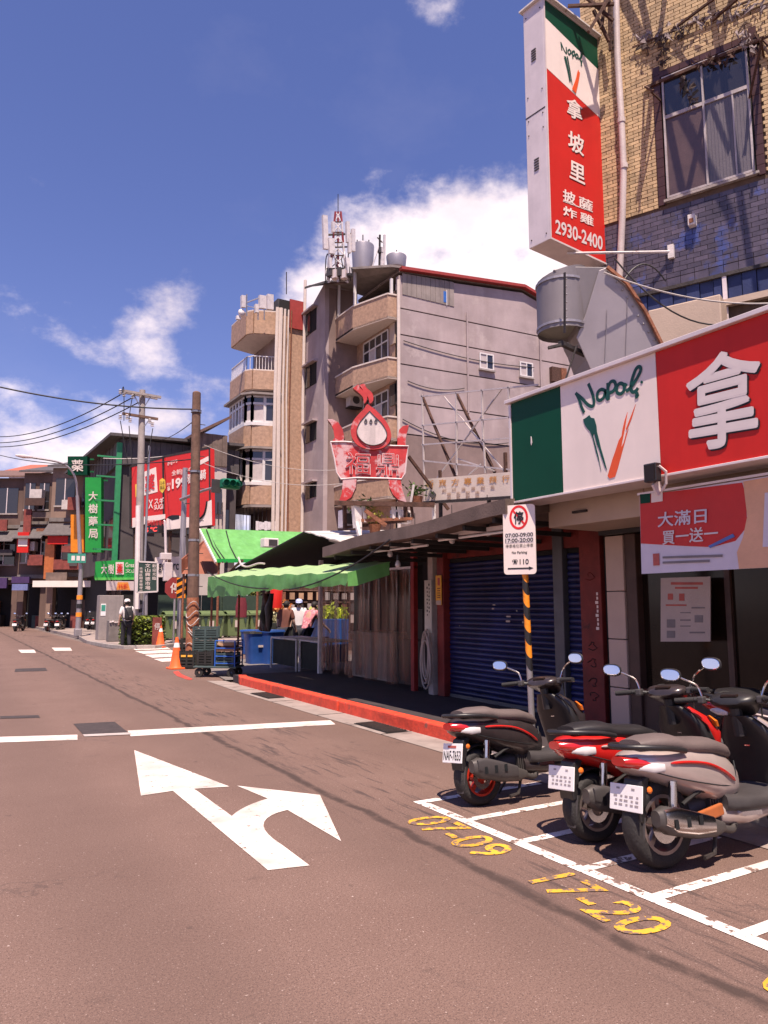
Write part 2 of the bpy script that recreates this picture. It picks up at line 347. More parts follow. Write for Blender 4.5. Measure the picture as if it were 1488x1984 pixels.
M('paving', (.045, .034, .036), .75, var=.25, sc=3, bump=.2); M('gutter', (.27, .215, .195), .85, var=.2, sc=3, bump=.3, patch=((.16, .125, .115), 2.2, .58)); M('iron', (.06, .05, .048), .6, .6, var=.3, sc=12, bump=.3); M('steel', (.4, .38, .38), .4, .8, var=.15); M('pale_metal', (.72, .61, .59), .42, .25, var=.08, sc=3, bump=.03, streak=.12)
M('galv', (.36, .325, .335), .42, .55, var=.1, sc=2, bump=.04, streak=.2); M('rust', (.2, .075, .04), .85, var=.45, sc=14, bump=.4); M('rust_dark', (.075, .035, .025), .9, var=.5, sc=10, bump=.4); M('rusty_white', (.62, .56, .54), .6, var=.15, sc=8, patch=((.24, .09, .05), 9, .6))
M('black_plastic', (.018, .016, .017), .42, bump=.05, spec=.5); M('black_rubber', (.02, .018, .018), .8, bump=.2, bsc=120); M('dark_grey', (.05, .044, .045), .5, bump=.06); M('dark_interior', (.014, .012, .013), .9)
M('orange_cone', (.85, .13, .03), .5, var=.12, bump=.05); M('reflective', (.8, .76, .74), .4, var=.06); M('hazard_orange', (.85, .27, .02), .45, var=.08)
paint('paint_white', (.72, .61, .55), .365); paint('paint_worn', (.82, .72, .67), .43, sc=10); paint('paint_yellow', (.72, .38, .03), .462, sc=16); paint('paint_red', (.55, .06, .04), .38)
# ================================================================== ground, road, pavement
MB().add([(-900, -900, -.03), (1500, -900, -.03), (1500, 1500, -.03), (-900, 1500, -.03)], [(0, 1, 2, 3)]).build('ground', M('ground_grey', (.15, .115, .105), .9, var=.2, sc=.5), kind='structure')
road = MB().add([(-9, -6, 0), (5.05, -6, 0), (5.05, 260, 0), (-9, 260, 0)], [(0, 1, 2, 3)]).add([(5.05, 15.2, 0), (40, 15.2, 0), (40, 27.9, 0), (5.05, 27.9, 0)], [(0, 1, 2, 3)]).build('road', 'asphalt', kind='structure')
def mark(name, pts, mat, z=.004):
    vs = [(p.x, p.y, z) for p in pts]; b = MB(); b.add(vs, [tuple(range(len(vs)))])
    return b.build(name, mat, road)
G = lambda *a: [PZ(u, v) for u, v in a]
mark('stop_line', G((-60, 1430), (150, 1424), (150, 1434), (-60, 1441)), 'paint_white')
mark('stop_line', G((247, 1416), (640, 1396), (650, 1404), (253, 1427)), 'paint_white')
def arc3(a, c, b, n=7):
    a, b, c = V((*a, 0)), V((*b, 0)), V((*c, 0)); return [tuple((a * (1 - t) ** 2 + c * 2 * t * (1 - t) + b * t * t)[:2]) for t in [i / n for i in range(n + 1)]]
arrow = [(260, 1454), (273, 1542.5), (335, 1533), (519, 1687), (600, 1678)] + arc3((545, 1637), (470, 1590), (557, 1570), 9) + [(661, 1631), (620, 1541), (459, 1523), (519, 1548)] + arc3((519, 1548), (470, 1562), (449, 1582), 6)[1:] + [(376, 1529), (444.5, 1524.6)]
mark('turn_arrow', G(*arrow), 'paint_white')
for i, (a, b) in enumerate([((816, 1552), (926, 1541))]): pass
xl = 3.34; ys = [5.1, 4.52, 3.94, 3.36, 2.86, 2.34, 1.8]
mark('parking_line', [V((xl - .045, 5.14, 0)), V((xl + .045, 5.14, 0)), V((xl + .045, .6, 0)), V((xl - .045, .6, 0))], 'paint_worn')
for y in ys: mark('bay_divider', [V((xl + .046, y + .04, 0)), V((4.58, y + .04, 0)), V((4.58, y - .04, 0)), V((xl + .046, y - .04, 0))], 'paint_worn')
def road_text(body, a, b, c, d, off=V((0, 0, 0))): return text(body, None, None, None, 0, 0, 'paint_yellow', road, .012, 'painted_hours', .005, q=[PZ(*p) + off for p in (a, b, c, d)])
n1 = [(778, 1590), (932, 1666), (1003, 1648), (858, 1579)]
road_text('07-09', *n1); road_text('17-20', (1020, 1709), (1222, 1819), (1320, 1797), (1108, 1691))
road_text('07-09', *n1, off=PZ(1450, 1906) - PZ(778, 1590))
for (u0, u1, v0, v1) in [(248, 318, 1254, 1260), (262, 330, 1262, 1267), (280, 338, 1269, 1274.5), (298, 345, 1277, 1282.5)]:
    mark('crossing_stripe', G((u0, v0), (u1, v0 - 3), (u1 + 12, v1 - 2.5), (u0 + 16, v1)), 'paint_white')
for (u0, u1, v) in [(35, 66, 1262), (100, 136, 1258), (-40, -5, 1267)]: mark('crossing_stripe', G((u0, v - 3), (u1, v - 3), (u1 + 4, v + 3), (u0 + 6, v + 3)), 'paint_white')
mark('red_edge_line', G((335, 1302), (345, 1300), (353, 1307), (374, 1316), (366, 1318), (343, 1310)), 'paint_red')
mark('patched_manhole', G((142, 1403), (222, 1399), (248, 1420), (162, 1425)), M('tar_patch', (.05, .037, .036), .8, var=.3, sc=9, bump=.3), .006)
mark('manhole_rim', G((160, 1424), (252, 1420), (254, 1424), (164, 1428)), M('pale_rim', (.4, .34, .32), .7), .007)
mark('tar_patch', G((0, 1388), (74, 1386), (78, 1391), (0, 1393)), 'tar_patch', .005)
mark('tar_patch', G((30, 1296), (88, 1294), (92, 1300), (28, 1302)), 'tar_patch', .005)
# gutter strip with drain grates
gut = MB().add([(4.62, -6, .006), (5.05, -6, .006), (5.05, 15.0, .006), (4.72, 15.2, .006), (4.62, 13.0, .006)], [(0, 1, 2, 3, 4)]).build('gutter_pavement', 'gutter', kind='structure')
for y in [6.1, 7.9, 9.7, 11.4, 13.2]: MB().bb((4.62, y, .006), (5.05, y + .012, .010)).build('joint', 'iron', gut)
for y in (12.2, 8.35):
    g = thing('drain_grate', 'rusty iron drain grate in the gutter %s' % ('nearer the hand cart' if y > 10 else 'nearer the parked scooters'), 'drain grate', (4.86, y, .008), group='drain grates in the gutter')
    MB().bb((-.15, -.42, 0), (.15, .42, .006)).build('grate_plate', 'dark_interior', g)
    for k in range(12): MB().bb((-.14, -.4 + k * .068, .006), (.14, -.365 + k * .068, .016)).build('grate_bar', 'iron', g)
sw = MB().bb((5.22, -6, -.02), (40, 15.0, .12)).build('pavement', 'paving', kind='structure')
MB().add([(5.06, 15.0, .02), (12, 15.0, .02), (12, 20.6, .02), (6.3, 20.6, .02), (5.6, 18.6, .02), (5.3, 16.5, .02)], [(0, 1, 2, 3, 4, 5)]).build('market_pavement', 'concrete_dark', kind='structure')
kr = empty('kerb', kind='structure')
for i, (y0, y1) in enumerate([(-4, 1.4), (1.42, 4.2), (4.22, 6.98), (7.0, 9.88), (9.93, 12.5), (12.52, 14.1)]):
    MB().bb((5.05, y0, -.02), (5.22, y1, .16)).build('kerb_stone', 'kerb_red' if i > 2 else 'kerb_plain', kr, bevel=.018)
MB().add([(5.05, 14.12, -.02), (5.22, 14.12, -.02), (5.5, 15.0, -.02), (5.36, 15.12, -.02), (5.05, 14.12, .16), (5.22, 14.12, .16), (5.5, 15.0, .125), (5.36, 15.12, .11)], [(0, 3, 2, 1), (4, 5, 6, 7), (0, 1, 5, 4), (1, 2, 6, 5), (2, 3, 7, 6), (3, 0, 4, 7)]).build('kerb_stone', 'kerb_red', kr, bevel=.02)
# corner pavement on the far side of the side street
isl = [PZ(u, v) for u, v in [(152, 1237), (168, 1247), (205, 1254), (240, 1258), (300, 1257), (352, 1252)]]
pts = [(p.x, p.y) for p in isl]
MB().prism([(5.2, 140)] + pts[::1] + [(30, pts[-1][1]), (30, 140)], -.02, .1).build('corner_pavement', M('corner_paving', (.28, .22, .2), .8, var=.2, sc=2), kind='structure')
MB().prism([(p[0] - .0, p[1] - .02) for p in pts] + [(p[0] + .05, p[1] + .16) for p in reversed(pts)], -.02, .125).build('corner_kerb', 'kerb_plain', bevel=.02, kind='structure')
M('mint_paint', (.3, .36, .3), .7)

# ================================================================== pizza shop (ground floor) and its signs
A = thing('pizza_shop', 'dark glazed pizza shop front under the long red and white fascia sign', 'shop', (6.6, 6.15, 0))
ox = V((6.6, 6.15, 0))
def lp(b): b.v = [tuple(V(p) - ox) for p in b.v]; return b
def ab(name, a, b, mat, par=None, bevel=0): return lp(MB().bb(a, b)).build(name, mat, par or A, bevel=bevel)
M('cream_tile', (.5, .36, .29), .4, var=.06, sc=3, bump=.02); M('door_brown', (.07, .035, .025), .5, var=.2); M('beige_panel', (.47, .35, .27), .6, var=.06, sc=2, streak=.15); M('shop_glass', (.016, .009, .006), .12, spec=.25, var=.3, sc=3, bump=0); M('paper', (.46, .37, .33), .7, var=.06)
for z0, z1 in [(.12, .62), (.63, 1.16), (1.17, 1.7), (1.71, 2.34)]: ab('tile', (6.6, 5.86, z0), (7.0, 6.12, z1), 'cream_tile', bevel=.006)
ab('header_beam', (6.5, -3, 2.35), (7.0, 6.12, 2.6), 'black_plastic'); ab('door_jamb', (6.62, 5.7, .12), (6.8, 5.85, 2.35), 'door_brown', bevel=.01)
ab('shop_window', (6.72, 3.3, .62), (6.74, 5.7, 2.35), 'shop_glass'); ab('shop_window', (6.72, -2.0, .12), (6.74, 3.2, 2.35), 'shop_glass')
ab('window_mullion', (6.68, 3.2, .12), (6.8, 3.3, 2.35), 'door_brown'); ab('window_mullion', (6.68, 4.6, .62), (6.79, 4.66, 2.35), 'door_brown')
ab('sill_wall', (6.66, 3.3, .12), (6.9, 5.7, .6), 'door_brown'); ab('sill', (6.6, 3.28, .6), (6.92, 5.7, .635), 'rust')
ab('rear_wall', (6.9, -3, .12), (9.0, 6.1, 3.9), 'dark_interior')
for k, (y0, y1) in enumerate([(4.82, 6.14), (3.2, 4.815), (-3, 3.195)]): ab('fascia_panel', (5.75, y0, 2.4), (6.5, y1, 2.78), 'beige_panel', bevel=.006)
ab('fascia_bracket', (5.72, 5.55, 2.52), (5.755, 5.75, 2.545), 'iron'); ab('ledge', (5.6, -3, 2.78), (6.6, 6.1, 3.72), 'dark_interior')
ab('roof_flashing', (5.6, -3, 3.72), (7.4, 6.12, 3.78), 'concrete')
# notices on the glass
nb = tag(MB().slab([PX(1280, 1120, 6.55), PX(1280, 1243, 6.55), PX(1376, 1243, 6.55), PX(1376, 1117, 6.55)], (.012, 0, 0)).build('menu_notice', 'paper'), 'pale menu notice hanging in the dark shop window below the red banner', 'notice')
M('print_red', (.42, .09, .07), .6, bump=0); M('print_grey', (.2, .17, .17), .6, bump=0); M('print_blue', (.1, .16, .4), .6, bump=0)
for (u0, v0, u1, v1, m) in [(1300, 1128, 1362, 1133, 'print_red'), (1308, 1137, 1352, 1141, 'print_red'), (1294, 1150, 1304, 1162, 'print_red'), (1316, 1150, 1326, 1164, 'print_red'), (1290, 1171, 1330, 1174, 'print_red'), (1340, 1176, 1366, 1179, 'print_grey'), (1292, 1200, 1308, 1216, 'print_grey'), (1346, 1192, 1362, 1206, 'print_grey'), (1292, 1222, 1308, 1236, 'print_grey'), (1318, 1186, 1338, 1188, 'print_grey'), (1318, 1200, 1338, 1203, 'print_grey'), (1318, 1212, 1338, 1214, 'print_grey'), (1336, 1224, 1366, 1227, 'print_grey')]:
    MB().slab([PX(u0, v0, 6.548), PX(u0, v1, 6.548), PX(u1, v1, 6.548), PX(u1, v0, 6.548)], (-.002, 0, 0)).build('print_line', m, nb)
bn = thing('promotion_banner', 'red and white promotion banner hung under the long fascia sign', 'banner')
XB = 5.42
def bq(pts, mat, name, x=XB, d=-.006): return MB().slab([PX(u, v, x) for u, v in pts], (d, 0, 0)).build(name, mat, bn)
M('banner_white', (.62, .55, .6), .5, var=.05); M('banner_peach', (.7, .38, .22), .5, var=.08); M('banner_red', (.55, .025, .02), .5, var=.06)
bq([(1240, 962), (1244, 1112), (1600, 1094), (1600, 905)], 'banner_white', 'banner_sheet')
bq([(1240, 960), (1242, 1053), (1275, 1055), (1330, 1058), (1380, 1060), (1425, 1048), (1448, 1020), (1445, 960), (1438, 935)], 'banner_red', 'printed_field', XB - .007, -.002)
bq([(1440, 933), (1448, 1000), (1440, 1040), (1428, 1070), (1432, 1102), (1600, 1094), (1600, 905)], 'banner_peach', 'printed_field', XB - .0075, -.002)
bq([(1240, 958), (1241, 976), (1260, 974), (1260, 956)], 'sign_green', 'printed_flag', XB - .012, -.002)
bq([(1262, 956), (1262, 974), (1284, 971), (1284, 953)], 'sign_white', 'printed_flag', XB - .012, -.002)
bq([(1482, 955), (1478, 1060), (1600, 1050), (1600, 940)], 'banner_white', 'printed_panel', XB - .012, -.002)
MB().bar(PX(1236, 958, XB), PX(1600, 900, XB), .02, .02).build('banner_rail', 'pale_metal', bn)
text('大滿日', None, 0, 0, 0, 0, 'banner_white', bn, .02, q=[PX(1275, 1022, XB - .012), PX(1370, 1013, XB - .012), PX(1370, 984, XB - .012), PX(1275, 993, XB - .012)])
text('買一送一', None, 0, 0, 0, 0, 'letter_grey', bn, .02, q=[PX(1284, 1056, XB - .012), PX(1392, 1047, XB - .012), PX(1392, 1018, XB - .012), PX(1284, 1028, XB - .012)])
bq([(1372, 1058), (1376, 1062), (1424, 1040), (1420, 1034)], 'print_blue', 'print_stroke', XB - .0142, -.002)
for v, u1 in ((1078, 1400), (1088, 1375)): bq([(1284, v), (1284, v + 4), (u1, v + 1), (u1, v - 4)], 'print_grey', 'print_line', XB - .012, -.002)
bq([(1265, 1073), (1266, 1096), (1278, 1095), (1277, 1072)], 'print_red', 'printed_cup', XB - .012, -.002)

# long fascia sign
XS = 5.25
ns = thing('fascia_sign', 'long green, white and red fascia sign with a handwritten shop name', 'sign', (XS, 6.17, 2.67))
def sq(pts, mat, name, x=XS, d=(.004, 0, 0)):
    b = MB().slab([PX(u, v, x) for u, v in pts], d); b.v = [tuple(V(p) - V((XS, 6.17, 2.67))) for p in b.v]; return b.build(name, mat, ns)
def sbox(a, b, mat, name, bev=0): q = MB().bb(a, b); q.v = [tuple(V(p) - V((XS, 6.17, 2.67))) for p in q.v]; return q.build(name, mat, ns, bevel=bev)
Y0, Y1, Y2, Y3 = 6.165, 5.385, 4.205, -2.5; ZB, ZT = 2.665, 3.775
sbox((XS + .03, Y3, ZB), (XS + .34, Y0 - .005, ZT), 'pale_metal', 'sign_box')
sbox((XS, Y1 + .003, ZB), (XS + .028, Y0 - .02, ZT - .02), 'sign_green', 'sign_panel'); sbox((XS, Y2 + .003, ZB), (XS + .028, Y1 - .003, ZT - .02), 'sign_white', 'sign_panel'); sbox((XS, Y3, ZB), (XS + .028, Y2 - .003, ZT - .02), 'sign_red', 'sign_panel')
sbox((XS - .045, Y3, ZT - .018), (XS + .36, Y0 + .05, ZT + .025), 'pale_metal', 'top_rail', .006); sbox((XS - .014, Y3, ZB - .025), (XS + .36, Y0 + .01, ZB - .002), 'pale_metal', 'bottom_rail', .004)
sbox((XS - .012, Y0 - .018, ZB), (XS + .36, Y0 + .012, ZT - .02), 'pale_metal', 'end_rail', .004)
C8 = lambda x, y: (960 + .3548 * x, 560 + .3548 * y)
def s8(pts, mat, name, wpx, x=XS - .004):
    pp = [PX(*C8(*p[:2]), x) for p in spline([(a, b, 0) for a, b in pts], 5)]; vs = []
    for i, p in enumerate(pp):
        d = (pp[min(i + 1, len(pp) - 1)] - pp[max(i - 1, 0)]).normalized(); s = V((1, 0, 0)).cross(d).normalized() * wpx / 2; vs += [p + s, p - s]
    b = MB(); b.add([tuple(V(q) - V((XS, 6.17, 2.67))) for q in vs], [(2 * i, 2 * i + 1, 2 * i + 3, 2 * i + 2) for i in range(len(pp) - 1)]); return b.build(name, mat, ns)
wn = .034
for k, st in enumerate([[(484, 676), (470, 645), (455, 600), (438, 566)], [(438, 570), (470, 596), (505, 632), (530, 640), (538, 615), (528, 570), (506, 516)],
           [(600, 556), (578, 548), (558, 565), (556, 598), (570, 608), (590, 592), (602, 556), (606, 590), (616, 604)], [(612, 512), (614, 560), (618, 606)], [(613, 540), (628, 508), (648, 505), (656, 530), (642, 558), (618, 568)],
           [(700, 522), (680, 515), (662, 535), (664, 565), (684, 572), (702, 552), (702, 522), (716, 530)], [(712, 560), (742, 532), (775, 482), (793, 440), (784, 424), (766, 438), (746, 492), (738, 540), (748, 562), (766, 556), (778, 540)], [(778, 540), (768, 562), (776, 582), (762, 590)]]):
    s8(st, 'ink_green', 'script_stroke', wn, XS - .004 - .0003 * k)
sq([C8(*p) for p in [(791, 505), (797, 500), (804, 504), (804, 512), (798, 517), (791, 513)]], 'ink_green', 'script_dot', XS - .004)
sq([C8(*p) for p in [(478, 712), (495, 702), (512, 688), (520, 702), (538, 706), (550, 745), (553, 780), (566, 830), (575, 870), (590, 920), (608, 988), (598, 975), (580, 925), (562, 868), (553, 850), (541, 800), (536, 790), (532, 800), (548, 860), (562, 915), (576, 995), (566, 950), (548, 890), (530, 815), (515, 778), (500, 762), (486, 740)]], 'ink_green', 'brush_stroke', XS - .004)
sq([C8(*p) for p in [(612, 1020), (622, 1035), (652, 1025), (668, 975), (692, 885), (722, 775), (726, 762), (712, 790), (700, 838), (685, 868), (690, 838), (705, 765), (720, 672), (704, 720), (694, 762), (688, 802), (672, 828), (654, 885), (638, 930), (622, 985)]], 'brush_orange', 'brush_stroke', XS - .004)
sq([C8(*p) for p in [(765, 628), (744, 680), (712, 762), (716, 772), (745, 700)]], 'brush_orange', 'brush_stroke', XS - .004)
sq([C8(*p) for p in [(192, 805), (196, 808), (199, 840), (195, 855), (192, 840)]], 'letter_grey', 'scratch', XS - .004)
def t8(body, q, mat, lift, bold, off=(0, 0), par=None, x=XS):
    return text(body, None, 0, 0, 0, 0, mat, None, bold, 'lettering', lift, q=[PX(*C8(a + off[0], b + off[1]), x) for a, b in q])
def into(o, par, at):
    o.parent = par
    for v in o.data.vertices: v.co -= V(at)
    return o
Q1 = [(1050, 893), (1452, 842), (1452, 268), (1042, 408)]
into(t8('拿', Q1, 'ink', .004, .026, (8, 8)), ns, (XS, 6.17, 2.67)); into(t8('拿', Q1, 'letter_grey', .009, .026), ns, (XS, 6.17, 2.67))
fl = thing('floodlight', 'small black floodlight fixed to the lower edge of the long fascia sign', 'lamp', PX(1264, 916, 5.17))
MB().box((0, 0, 0), (.07, .13, .16)).build('lamp_housing', 'black_plastic', fl, bevel=.008); MB().box((-.038, 0, 0), (.006, .105, .13)).build('lamp_glass', 'shop_glass', fl); MB().tube([(0, -.07, .05), (.05, -.1, 0), (.07, -.08, -.1), (.08, -.02, -.16)], .012, 6).build('lamp_bracket', 'pale_metal', fl)
MB().bar((.03, 0, -.08), (.09, 0, -.17), .02, .1).build('mounting_arm', 'pale_metal', fl)
# floor-mounted grey post between the shutters comes with the red shop

# ================================================================== old tiled building behind the pizza shop
OB = V((9.1, 8.55, 0)); oa = V((.39, -.92, 0)).normalized(); on = V((-.92, -.39, 0)).normalized(); RZ = math.atan2(oa.y, oa.x)
ob = thing('tiled_building', 'old building clad in yellow and blue tiles behind the vertical sign', 'building', OB, RZ)
# local frame of this building: x along the wall to the right, y into the wall, z up
def ol(u, v, d=0): p = PP(u, v, OB + on * d, on) - OB; return V((p.dot(oa), -p.dot(on), p.z))
M('yellow_brick', (.5, .345, .19), .6, var=.14, sc=9, bump=.12, rand=.28, streak=.5, scol=(.2, .12, .07), patch=((.3, .2, .12), 1.4, .62)); M('blue_tile', (.085, .066, .09), .35, var=.3, sc=4, bump=.08, rand=.3, patch=((.055, .075, .24), 1.9, .54), spec=.6, streak=.3, scol=(.03, .025, .03)); M('mortar', (.11, .07, .05), .9, var=.3); M('brown_tile', (.06, .025, .022), .35, var=.2, bump=.05)
M('dark_wall', (.05, .045, .05), .8, var=.3)  # one near-black tone for cores, reveals, backing and roof parts
MB().bb((0, .012, 0), (9, .4, 14)).build('wall', 'mortar', ob); MB().bb((0, .42, 0), (9, 8, 14)).build('rear_block', 'dark_wall', ob)
wl, wr = ol(1283, 160).x, ol(1448, 100).x; wt = (ol(1287, 150).z + ol(1442, 90).z) / 2; wb = (ol(1297, 385).z + ol(1455, 337).z) / 2
zy = ol(1300, 390).z - .05; zl = ol(1350, 545).z
BW, BH = .186, .062
bm_ = MB().bb((0, -.008, 0), (BW - .012, .012, BH - .01)).mesh('brick', 'yellow_brick'); cand = []; clip = []
r = 0; z = zy
while z < 13.2:
    x = -(r % 2) * BW / 2
    while x < 3.6:
        x0, x1 = max(x, 0.0), x + BW
        if not (x1 > wl - .15 and x0 < wr + .15 and z + BH > wb - .1 and z < wt + .14): cand.append((x, z))
        elif x0 < wl - .17: clip.append((x0, wl - .152, z))
        elif x1 > wr + .19: clip.append((wr + .152, x1 - .012, z))
        x += BW
    z += BH; r += 1
vis = sorted([c for c in cand if c[0] >= 0], key=lambda c: abs(c[0] - 1.1) * 1.2 + abs(c[1] - 9.6))
for c in vis[:300]: place(bm_, 'brick', ob, loc=(c[0], rnd.uniform(-.003, .003), c[1]))
sb = MB()
for c in vis[300:]: sb.bb((c[0], -.008, c[1]), (c[0] + BW - .012, .012, c[1] + BH - .01))
for c in cand:
    if c[0] < 0: sb.bb((0, -.008, c[1]), (c[0] + BW - .012, .012, c[1] + BH - .01))
for x0, x1, z in clip: sb.bb((x0, -.008, z), (x1, .012, z + BH - .01))
o = sb.build('brickwork', 'yellow_brick', ob); o['kind'] = 'stuff'
TW, TH = .21, .078; tm = MB().bb((0, -.008, 0), (TW - .008, .012, TH - .007)).mesh('tile', 'blue_tile'); tm2 = MB().bb((0, -.008, 0), (TW - .008, .012, TH * 1.9)).mesh('tile', 'blue_tile')
z = zl + .16; k = 0
for x in range(17): place(tm2, 'tile', ob, loc=(x * TW, 0, zl))
while z < zy - TH * .8 and k < 24:
    for i in range(17):
        if i * TW < 3.5: place(tm, 'tile', ob, loc=(i * TW + (k % 2) * TW / 2, rnd.uniform(-.003, .002), z))
    z += TH; k += 1
# window with brown tile surround
M('frame_dull', (.42, .36, .35), .5, .2, var=.2, streak=.4)
win = MB().bb((wl - .02, -.01, wb - .02), (wr + .02, .06, wt + .02)).build('window', 'dark_interior', ob)
wm = wl + (wr - wl) * .47; zt = wt - (wt - wb) * .34
for a, b in [((wl, wt - .03), (wr, wt)), ((wl, wb), (wr, wb + .035)), ((wl, zt - .03), (wr, zt + .03))]: MB().bb((a[0], -.045, a[1]), (b[0], -.005, b[1])).build('window_frame', 'frame_dull', win)
for x in (wl, wm, wr - .03): MB().bb((x, -.05, wb), (x + .03, -.012, wt)).build('window_frame', 'frame_dull', win)
M('pane_brown', (.085, .05, .045), .3, var=.15, spec=.7); M('pane_ribbed', (.13, .11, .12), .35, var=.1, spec=.6)
MB().bb((wl + .03, -.02, wb + .035), (wm, -.012, zt - .03)).build('pane', 'pane_brown', win); b = MB(); n = 26
for i in range(n):
    x = wm + .03 + (wr - .03 - wm - .03) * i / n; w = (wr - wm - .06) / n
    b.bb((x, -.02 - .006 * (i % 2), wb + .035), (x + w, -.012, zt - .03))
b.build('pane', 'pane_ribbed', win)
glass('pane_dark', (.025, .022, .025)); MB().bb((wl + .03, -.02, zt + .03), (wm, -.012, wt - .03)).build('pane', 'pane_dark', win); MB().bb((wm + .03, -.02, zt + .03), (wr - .03, -.012, wt - .03)).build('pane', 'pane_dark', win)
MB().bb((wm + (wr - wm) * .62, -.04, wb + .03), (wm + (wr - wm) * .62 + .025, -.022, zt - .03)).build('window_frame', 'frame_dull', win)
z = wb - .08
while z < wt + .1:
    for x in (wl - .14, wr + .03): MB().bb((x, -.03, z), (x + .11, .0, z + .155)).build('surround_tile', 'brown_tile', ob)
    z += .162
x = wl - .03
while x < wr + .02: MB().bb((x, -.03, wt + .03), (x + .15, .0, wt + .13)).build('surround_tile', 'brown_tile', ob); x += .158
MB().bb((wl - .05, -.07, wb - .06), (wr + .06, -.0, wb - .02)).build('window_sill', 'concrete', ob)
# remains of a torn awning and its rusty irons
ra = thing('awning_irons', 'rusty irons and torn rags of a lost awning above the tiled wall window', 'awning', OB, RZ)
def rb(p, q, w=.03, m='rust_dark'): MB().bar(ol(*p), ol(*q), w, w).build('iron', m, ra)
rb((1252, 170, .04), (1470, 78, .04), .05); rb((1250, 168, .03), (1266, 176, .55), .03); rb((1280, 195, .03), (1262, 178, .5), .025); rb((1474, 72, .02), (1500, 100, .6), .03); rb((1452, 190, .05), (1478, 70, .5), .03); rb((1474, 76, .5), (1480, 110, .04), .03)
rb((1440, 90, .05), (1500, 66, .5), .03); rb((1462, 64, .06), (1500, 120, .05), .03)
M('rag', (.24, .19, .19), .95, var=.5, sc=20, bump=.5); M('rag_dark', (.06, .04, .035), .95, var=.5, sc=20, bump=.5)
def rag(path, w, m='rag'):
    for (u, v) in path:
        b = MB()
        for k in range(7):
            uu, vv = u + rnd.uniform(-w, w), v + rnd.uniform(-w * .6, w * .6); a = rnd.uniform(0, 6); l = rnd.uniform(.04, .13)
            p = ol(uu, vv, rnd.uniform(.03, .12)); q = V((math.cos(a) * l, rnd.uniform(-.03, .03), math.sin(a) * l - .04))
            b.add([p, p + q, p + q + V((rnd.uniform(-.05, .05), .02, rnd.uniform(-.09, 0))), p + V((rnd.uniform(-.04, .04), -.02, -rnd.uniform(.02, .1)))], [(0, 1, 2, 3)]); 
        b.build('rag', m, ra)
rag([(1240, 72), (1262, 66), (1285, 62), (1305, 52), (1325, 44), (1345, 38), (1365, 32), (1390, 30), (1415, 22), (1440, 14), (1465, 10), (1485, 2)], 16)
rag([(1284, 80), (1290, 95), (1282, 112), (1250, 85), (1320, 60), (1280, 68)], 9, 'rag_dark'); rag([(1440, 62), (1452, 78), (1460, 90), (1446, 72)], 12); rag([(1322, 150), (1330, 170), (1336, 188), (1325, 160)], 6, 'rag_dark'); rag([(1370, 108), (1390, 112), (1410, 104), (1352, 118)], 12, 'rust_dark')
rb((1225, 92, .06), (1500, -18, .06), .025); rb((1300, 60, .05), (1420, -30, .5), .035); rb((1380, 40, .3), (1460, -30, .7), .04)
for x0, y0, x1, y1, d in [(1370, -60, 1560, -10, 1.2), (1230, -70, 1420, -90, 1.2), (1150, -120, 1520, -210, 1.3), (1290, -20, 1300, -160, 1.2), (1420, -20, 1400, -160, 1.2)]: rb((x0, y0, .02), (x1, y1, d), .07)
for (u0, v0, u1, v1, d) in [(1140, 62, 1182, -8, .9), (1165, 55, 1176, -20, .5), (1150, 20, 1180, 80, .6), (1100, 12, 1190, 8, .8), (1180, -10, 1182, 98, .3), (1130, -10, 1188, 40, .7)]: rb((u0, v0, d), (u1, v1, d * .6), .045)
# pipe, lamp box, navy sheets and ledge below the tiles
pz = [ol(1197, -20), ol(1200, 110), ol(1208, 240), ol(1212, 330), ol(1210, 420), ol(1204, 545)]
pp = tag(MB().tube([p + V((0, -.1, 0)) for p in pz], .055, 12).build('drain_pipe', M('pipe_pale', (.52, .43, .41), .5, var=.1, streak=.25), smooth=40), 'pale drain pipe running down the tiled wall beside the vertical sign', 'pipe'); pp.location = OB; pp.rotation_euler = (0, 0, RZ)
for u, v in ((1208, 240), (1213, 328)): MB().cyl(ol(u, v) + V((0, -.1, -.04)), ol(u, v) + V((0, -.1, .04)), .066).build('pipe_collar', 'pipe_pale', pp)
lb = thing('wall_lamp_box', 'small rusty box fixed on the blue tiles under the window', 'box', OB + oa * ol(1343, 431).x + on * .06 + V((0, 0, ol(1343, 431).z)), RZ)
MB().box((0, 0, 0), (.11, .12, .18)).build('casing', 'rusty_white', lb, bevel=.01); MB().box((0, -.065, -.02), (.06, .01, .07)).build('cover', 'rust', lb)
M('navy_sheet', (.02, .03, .1), .5, var=.25, sc=3, streak=.3)
b0, b1 = ol(1225, 592), ol(1488, 512)
for i in range(16): MB().bb((.15 + i * .2, -.03 - .02 * (i % 2), ol(1350, 600).z), (.34 + i * .2, -.005, zl - .06)).build('cladding_sheet', 'navy_sheet', ob)
MB().bb((0, -.09, zl - .06), (4, .0, zl - .005)).build('tile_ledge', 'iron', ob)
MB().bb((ol(1402, 560).x, -.08, ol(1402, 590).z - .3), (ol(1402, 560).x + .06, -.04, zl - .06)).build('post', 'pale_metal', ob)
MB().bb((ol(1275, 640).x, -.5, ol(1340, 640).z - .4), (ol(1412, 620).x, -.01, ol(1340, 606).z)).build('concrete_ledge', 'beige_panel', ob, bevel=.02)
MB().bb((ol(1240, 640).x, -.12, ol(1340, 612).z), (3.5, -.02, ol(1340, 600).z)).build('rail', 'beige_panel', ob)

